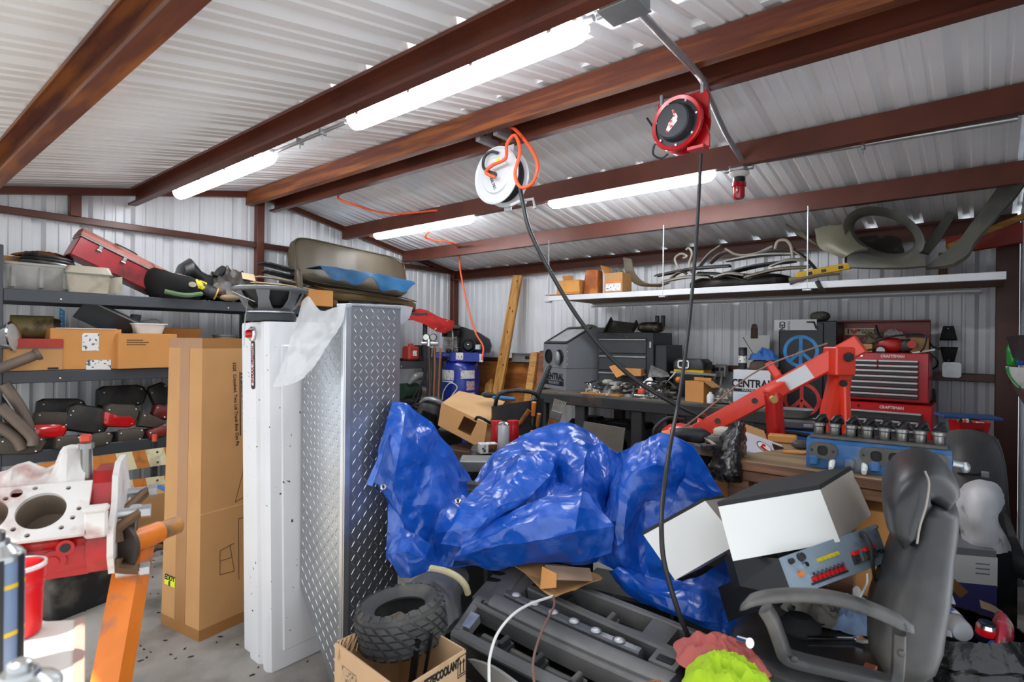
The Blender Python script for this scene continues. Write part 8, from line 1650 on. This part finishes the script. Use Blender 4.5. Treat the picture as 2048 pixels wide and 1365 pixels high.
TRIM = [((1312, 550), (1460, 530), 4.74, .07, 0, 'dark trim strip at the front left of the shelf heap'), ((1325, 562), (1420, 552), 4.66, .05, 2, 'grey trim strip lowest at the left of the shelf heap'), ((1395, 535), (1442, 488), 4.9, .05, 2, 'grey trim strip slanting up behind the bent bars'), ((1420, 525), (1455, 500), 4.95, .06, 1, 'taupe trim strip leaning in the shelf heap'), ((1440, 548), (1590, 520), 4.76, .10, 3, 'wide black trim strip in the middle of the shelf heap'), ((1450, 520), (1600, 505), 4.86, .08, 2, 'pale grey trim strip on top of the shelf heap'), ((1490, 552), (1620, 532), 4.68, .06, 1, 'taupe trim strip at the front right of the shelf heap'), ((1430, 552), (1490, 548), 4.66, .07, 2, 'short grey lamp trim at the front of the shelf heap'), ((1500, 512), (1590, 498), 4.95, .10, 0, 'dark trim strip at the back of the shelf heap'), ((1395, 545), (1500, 560), 4.7, .05, 3, 'black trim strip crossing the front of the heap'), ((1590, 500), (1640, 545), 4.9, .10, 1, 'olive trim board standing at the right of the heap'), ((1540, 530), (1612, 518), 4.74, .05, 2, 'thin pale trim above the front right strip'), ((1340, 556), (1372, 540), 4.7, .04, 1, 'short taupe rod beside the left curled bar')]
for pa, pb, y, w, mi, lab in TRIM:
    a, c = at(*pa, y=y), at(*pb, y=y+.06); b = B(); d_ = c-a; mid = (a+c)/2+V((0, 0, .02)); P = catmull([a, mid, c], 6); R = []
    for i, p in enumerate(P):
        k = .6+.4*sin(pi*i/(len(P)-1)); R.append([p+V((0, w*k*s, q+.02*abs(s)*0)) for s, q in ((-1, -.01), (0, .004), (1, -.004), (1, .006), (0, .018), (-1, .002))])
    b.rings(R); one(b, 'trim_strip', m_sl[mi], lab, 'trim strip', 'trim pieces heaped on the hanging shelf')
b = B(); b.T = Matrix.Translation(sh(1480, 4.95)); b.ell((0, 0, .05), (.42, .22, .075), 20, .7); one(b, 'trim_sheet', m_sl[0], 'broad dark trim panel under the shelf heap', 'trim panel')
a, c = at(1592, 550, y=4.62), at(1704, 528, y=4.72); t = thing('spirit_level', 'yellow spirit level lying on the hanging shelf', 'level', a); b = B(); barq(b, a, c, .03, .05); b.obj('level_body', mat('level_yellow', '#d8a91c', .4, 0, .1), t, world=True)
for s in (.25, .5, .8): b = B(); q = a.lerp(c, s); d_ = (c-a).normalized(); barq(b, q-d_*.02, q+d_*.02, .034, .03); b.obj('vial', m_dark, t, world=True)
b = B(); b.tube([at(1580, 560, y=4.56), at(1600, 556, y=4.56), at(1640, 548, y=4.6), at(1680, 545, y=4.64)], [.03, .016, .012, .01], 8, k=4); one(b, 'bracket', m_trim2, 'brown bracket arm hanging over the shelf edge', 'bracket')
t = thing('clamp', 'black clamp hanging under the right shelf rod', 'clamp', at(1640, 565, y=4.56)); b = B(); b.tube([at(1634, 560, y=4.55), at(1640, 572, y=4.55), at(1650, 580, y=4.56)], [.016, .014, .01], 8, k=3); b.obj('clamp_body', m_dark, t, world=True)
# body panels at the right
m_bp = mat('grey_primer_sheet', '#6d6d69', .45, .3, .12, 4., dirt=('#8a8672', .3, 4., .2)); m_bp2 = mat('olive_primer_sheet', '#7d7a66', .45, .2, .12, 4.)
t = thing('car_body_section', 'large grey vehicle body panel with round opening on the hanging shelf', 'body panel', sh(1740, 4.9))
b = B()
def el_(rx, ry, y, ro=.32): return [at(1768+rx*cos(a)*cos(ro)-ry*sin(a)*sin(ro), 466+rx*cos(a)*sin(ro)+ry*sin(a)*cos(ro), y=y) for a in [2*pi*i/40 for i in range(40)]]
po, pi2 = el_(84, 52, 4.80), el_(64, 35, 4.92); b = B(); dd = V((0, .03, 0))
R = [[o, (o+i)/2-V((0, .03, 0)), i, i+dd, (o+i)/2+dd, o+dd] for o, i in zip(po, pi2)]; b.rings(R, closed=True); b.obj('wheel_opening_rim', m_bp, t, 50, world=True)
b = B(); net(b, [[at(p, q, y=y) for p, q, y in r] for r in (((1632, 458, 4.9), (1655, 452, 4.88), (1680, 450, 4.86), (1690, 445, 4.9)), ((1640, 490, 4.84), (1662, 482, 4.80), (1690, 480, 4.8), (1706, 476, 4.82)), ((1660, 502, 4.80), (1685, 500, 4.76), (1705, 496, 4.76), (1722, 492, 4.78)), ((1690, 512, 4.76), (1700, 508, 4.74), (1715, 502, 4.74), (1735, 498, 4.76)))], 6, .0, th=.02); b.obj('cowl', m_bp2, t, 60, world=True)
b = B(); net(b, [[at(p, q, y=y) for p, q, y in r] for r in (((1700, 500, 4.78), (1750, 515, 4.78), (1800, 520, 4.78), (1836, 500, 4.8)), ((1695, 518, 4.72), (1750, 526, 4.70), (1805, 530, 4.70), (1845, 518, 4.74)), ((1700, 534, 4.70), (1750, 536, 4.68), (1805, 536, 4.68), (1850, 532, 4.72)))], 6, .0, th=.02); b.obj('lower_flange', m_bp, t, 60, world=True)
b = B(); net(b, [[at(p, q, y=y) for p, q, y in r] for r in (((1570, 446, 5.0), (1600, 462, 4.98)), ((1600, 470, 4.95), (1635, 490, 4.9)))], 5, 0, th=.012); b.obj('side_tab', m_bp2, t, 60, world=True)
t = thing('car_pillar', 'long grey sheet metal pillar slanting up at the right of the shelf', 'body panel', sh(1880, 4.8))
b = B(); net(b, [[at(p, q, y=y) for p, q, y in r] for r in (((1850, 532, 4.74), (1880, 530, 4.72), (1905, 525, 4.7)), ((1880, 508, 4.78), (1905, 510, 4.74), (1935, 506, 4.72)), ((1915, 480, 4.82), (1935, 478, 4.78), (1950, 480, 4.76)), ((1945, 440, 4.86), (1962, 436, 4.82), (1985, 440, 4.8)), ((1975, 400, 4.9), (2000, 392, 4.86), (2030, 390, 4.84)), ((1995, 372, 4.9), (2020, 362, 4.86), (2050, 362, 4.84)))], 5, 0, th=.03); b.obj('pillar', m_bp, t, 60, world=True)
t = thing('sheet_brace', 'narrow grey brace crossing behind the pillar panel', 'body panel', sh(1850, 4.95)); b = B(); net(b, [[at(p, q, y=y) for p, q, y in r] for r in (((1840, 500, 4.9), (1858, 505, 4.9)), ((1865, 465, 4.98), (1885, 470, 4.98)), ((1895, 420, 5.06), (1912, 425, 5.06)))], 5, 0, th=.02); b.obj('brace', m_bp, t, 60, world=True)
t = thing('car_fender', 'dark curved panel behind the round opening on the shelf', 'body panel', sh(1770, 5.1)); b = B(); net(b, [[at(p, q, y=y) for p, q, y in r] for r in (((1700, 478, 5.2), (1750, 470, 5.22), (1800, 474, 5.2)), ((1690, 510, 5.08), (1750, 505, 5.1), (1810, 505, 5.08)), ((1690, 535, 5.02), (1750, 532, 5.04), (1815, 532, 5.02)))], 5, 0, th=.015); b.obj('fender', m_sl[0], t, 60, world=True)
a, c = at(1895, 492, y=4.95), at(2060, 425, y=5.05); b = B(); barq(b, a, c, .09, .04); one(b, 'lumber_plank', m_pine, 'yellow plank slanting behind the pillar panel at the far right', 'lumber')
a, c = at(1893, 490, y=5.25), at(2050, 462, y=5.2); t = thing('steel_rail', 'flat red rail at the back of the shelf, far right', 'rail', a); b = B(); barq(b, a, c, .03, .14); b.obj('rail', mat('dull_red_rail', '#8c2416', .45, .1, .1), t, world=True)
b = B(); q = at(1886, 500, y=5.28); b.box((q.x, 5.3, HZ+.12), (.05, .1, .22), .004); one(b, 'rail_bracket', m_und, 'brown upright block beside the red rail', 'block')
# ================================================================ right wall corner
m_fend = mat('dusty_charcoal_panel', '#4b4a49', .5, 0, .12, 3., dirt=('#6b6763', .25, 3., .2))
t = thing('fender', 'large charcoal fender standing by the right wall', 'fender', (at(1945, 1000, d=3.0).x, at(1945, 1000, d=3.0).y, 0)); b = B()
rows = [[(1888, 868, 3.1), (1925, 862, 3.0), (1965, 868, 3.0), (1990, 880, 3.05)], [(1886, 920, 2.95), (1930, 905, 2.85), (1978, 905, 2.85), (2002, 925, 2.92)], [(1892, 1000, 2.85), (1935, 990, 2.75), (1985, 990, 2.75), (2008, 1010, 2.85)], [(1900, 1080, 2.8), (1940, 1080, 2.7), (1990, 1085, 2.7), (2018, 1095, 2.8)], [(1900, 1170, 2.8), (1940, 1170, 2.7), (2000, 1170, 2.7), (2040, 1170, 2.8)]]
net(b, [[at(p, q, d=d) for p, q, d in r] for r in rows], 6, .004, 5, 3, .02); b.obj('fender_skin', m_fend, t, 60, world=True)
b = B(); b.tube([at(p, q, d=d) for p, q, d in ((1985, 872, 3.0), (2002, 920, 2.9), (2010, 1000, 2.82), (2022, 1080, 2.75), (2040, 1140, 2.7))], .014, 8, k=6); b.obj('fender_lip', m_fend, t, world=True)
b = B(); b.tube([at(1916, 944, d=2.80), at(1940, 946, d=2.74), at(1965, 947, d=2.72)], .006, 6, k=3); b.obj('strut', m_dark, t, world=True); b = B(); q = at(1970, 947, d=2.70); b.T = Matrix.Translation(q); b.box((0, 0, 0), (.03, .02, .03), .004); b.obj('clip', m_galv, t, world=True)
t = thing('trash_sack', 'dirty white plastic sack before the charcoal fender', 'sack', (at(1962, 1090, d=2.45).x, at(1962, 1090, d=2.45).y, 0.0)); b = B()
rows = [[(1930, 968, 2.55), (1955, 960, 2.5), (1985, 966, 2.5), (2000, 980, 2.55)], [(1918, 992, 2.48), (1950, 985, 2.38), (1985, 985, 2.38), (2004, 998, 2.48)], [(1920, 1030, 2.46), (1950, 1030, 2.35), (1980, 1030, 2.36), (1992, 1035, 2.48)], [(1926, 1070, 2.46), (1955, 1072, 2.36), (1990, 1072, 2.36), (2006, 1070, 2.46)], [(1932, 1098, 2.46), (1960, 1102, 2.38), (2000, 1102, 2.38), (2022, 1098, 2.46)]]
net(b, [[at(p, q, d=d) for p, q, d in r] for r in rows], 6, .012, 9, 3, .012); b.obj('sack_body', mat('dirty_white_plastic', '#ececec', .35, 0, .06, 6., dirt=('#6d6250', .12, 9., .06)), t, 60, world=True)
b = B(); p = at(1962, 1130, d=2.5); b.T = Matrix.Translation((p.x, p.y, 0)) @ rot(rz=YAW); zz = at(1962, 1104, d=2.45).z; b.box((.02, .06, zz/2), (.26, .16, zz), .006); one(b, 'storage_box', m_dark, 'dark box under the dirty white sack', 'box')
b = B(); net(b, [[at(p, q, d=d) for p, q, d in r] for r in (((1914, 1005, 2.6), (1922, 1002, 2.58)), ((1916, 1050, 2.58), (1924, 1050, 2.56)))], 5, .004, 14, 4, .01); one(b, 'green_bag', mat('green_plastic', '#2f8a3f', .4), 'strip of green plastic left of the dirty white sack', 'bag')
t = thing('floor_mat', 'black rubber mat curled at the foot of the right wall', 'mat', at(2030, 1120, d=2.35)*V((1, 1, 0))); b = B(); net(b, [[at(p, q, d=d) for p, q, d in r] for r in (((2008, 1020, 2.55), (2022, 1040, 2.5)), ((2018, 1075, 2.45), (2040, 1090, 2.4)), ((2030, 1120, 2.35), (2056, 1130, 2.3)), ((2040, 1150, 2.35), (2060, 1160, 2.3)))], 5, .003, 9, 2, .015); b.obj('mat_body', m_dark, t, 60, world=True)
# blue board with red bin
p = at(1940, 832, d=3.5); t = thing('shelf_board', 'blue folded board lying on the charcoal fender top by the back wall', 'board', Matrix.Translation(p) @ rot(rz=.3)); b = B(); b.box((0, .05, 0), (.30, .2, .016), .004); b.obj('board', mat('blue_board', '#2f5690', .45, 0, .15, 8.), t)
p2 = at(1938, 868, d=3.25); t = thing('storage_bin', 'bright red open bin on the fender below the blue board', 'bin', Matrix.Translation(p2) @ rot(rz=.5)); b = B(); loft(b, [(rrect(.14, .10, .012), 0), (rrect(.165, .12, .012), .075), (rrect(.172, .127, .012), .08), (rrect(.155, .11, .012), .075), (rrect(.13, .09, .012), .01)]); b.obj('bin_body', mat('bin_red', '#d0141a', .35, 0, .06), t)
text('s/wl', trs(.015, -.0605, .038, pi/2), .03, m_print, t, world=False)
for k in range(6): b = B(Matrix.Translation(p2) @ rot(rz=.5) @ trs(-.055+.022*k, .0, .068, .3*k, .5, k)); b.cyl((0, 0, -.02), (0, 0, .025), .011, n=8); one(b, 'hand_tool', [m_dark, m_oh, m_paper][k % 3], 'small tool end sticking out of the red bin', 'tool', 'tools in the red bin')
b = B(); b.box((p.x, p.y+.06, p.z/2-.006), (.1, .08, p.z-.02), .006); one(b, 'post_block', m_fend, 'charcoal post under the blue board behind the fender', 'post')
b = B(); b.box((p2.x, p2.y, p2.z/2-.003), (.2, .16, p2.z-.006), .01); one(b, 'storage_box', m_fend, 'charcoal box under the red bin behind the fender', 'box')
b = B(); b.tube([at(1866, 775, d=4.2), at(1866, 790, d=4.2), at(1866, 870, d=4.2), V((at(1866, 870, d=4.2).x, at(1866, 870, d=4.2).y, .02))], [.012, .018, .02, .02], 10); one(b, 'pole', m_dark, 'black pole standing right of the red tool chests', 'pole')
# bag hanging at the right frame edge
t = thing('hanging_bag', 'black and clear bag hanging on the right wall girt at the frame edge', 'bag', at(2034, 720, d=2.75)); b = B(); net(b, [[at(p, q, d=d) for p, q, d in r] for r in (((2022, 670, 2.8), (2040, 668, 2.7), (2075, 666, 2.5)), ((2028, 690, 2.78), (2045, 695, 2.68), (2075, 700, 2.5)), ((2036, 712, 2.75), (2050, 718, 2.66), (2075, 722, 2.5)))], 4, .004, th=.02); b.obj('black_flap', m_dark, t, 60, world=True)
b = B(); net(b, [[at(p, q, d=d) for p, q, d in r] for r in (((2014, 730, 2.72), (2030, 732, 2.66), (2070, 735, 2.5)), ((2022, 755, 2.7), (2038, 758, 2.62), (2070, 760, 2.48)), ((2036, 772, 2.68), (2048, 774, 2.6), (2070, 775, 2.48)))], 5, .008, 14, th=.006); b.obj('clear_pouch', mat('pouch_plastic', '#d3d6d2', .3, 0, .1, 9., alpha=.85), t, 60, world=True)
b = B(); b.tube([at(2014, 732, d=2.70), at(2024, 752, d=2.68), at(2042, 772, d=2.62)], .008, 6, k=3); b.obj('green_seam', mat('green_plastic', '#2f8a3f'), t, world=True)
t = thing('bottle', 'green bottle in the bag at the right frame edge', 'bottle', at(2026, 728, d=2.84)); b = B(); b.lathe([(.024, 0), (.026, .01), (.026, .09), (.012, .12), (.012, .135), (0, .136)], 18); b.obj('bottle_body', mat('green_bottle', '#1f8a2e', .15), t)
t = thing('bottle', 'blue capped bottle beside the green one at the right frame edge', 'bottle', at(2046, 728, d=2.76)); b = B(); b.lathe([(.022, 0), (.024, .01), (.024, .06), (.016, .075), (0, .076)], 18); b.obj('bottle_body', mat('blue_cap_bottle', '#27449b', .3), t)
# floor litter
b = B(); r_ = random.Random(3)
for i in range(260):
    x, y = r_.uniform(-5.2, -1.9), r_.uniform(.4, 3.2)
    if r_.random() < .5: x, y = r_.uniform(-4.2, -2.4), r_.uniform(.5, 1.9)
    s = r_.uniform(.003, .009); a = r_.uniform(0, 6.28); b.hexa([(x+s*cos(a+k*pi/2)*(1.6 if k % 2 else .7), y+s*sin(a+k*pi/2)*(1.6 if k % 2 else .7), z) for z in (.0008, .004) for k in range(4)])
o = one(b, 'floor_debris', mat('dark_leaf_litter', '#3a3129', .9, 0, .3), 'dark crumbs of dry leaves scattered on the concrete floor', 'debris', smooth=0, kind='stuff')
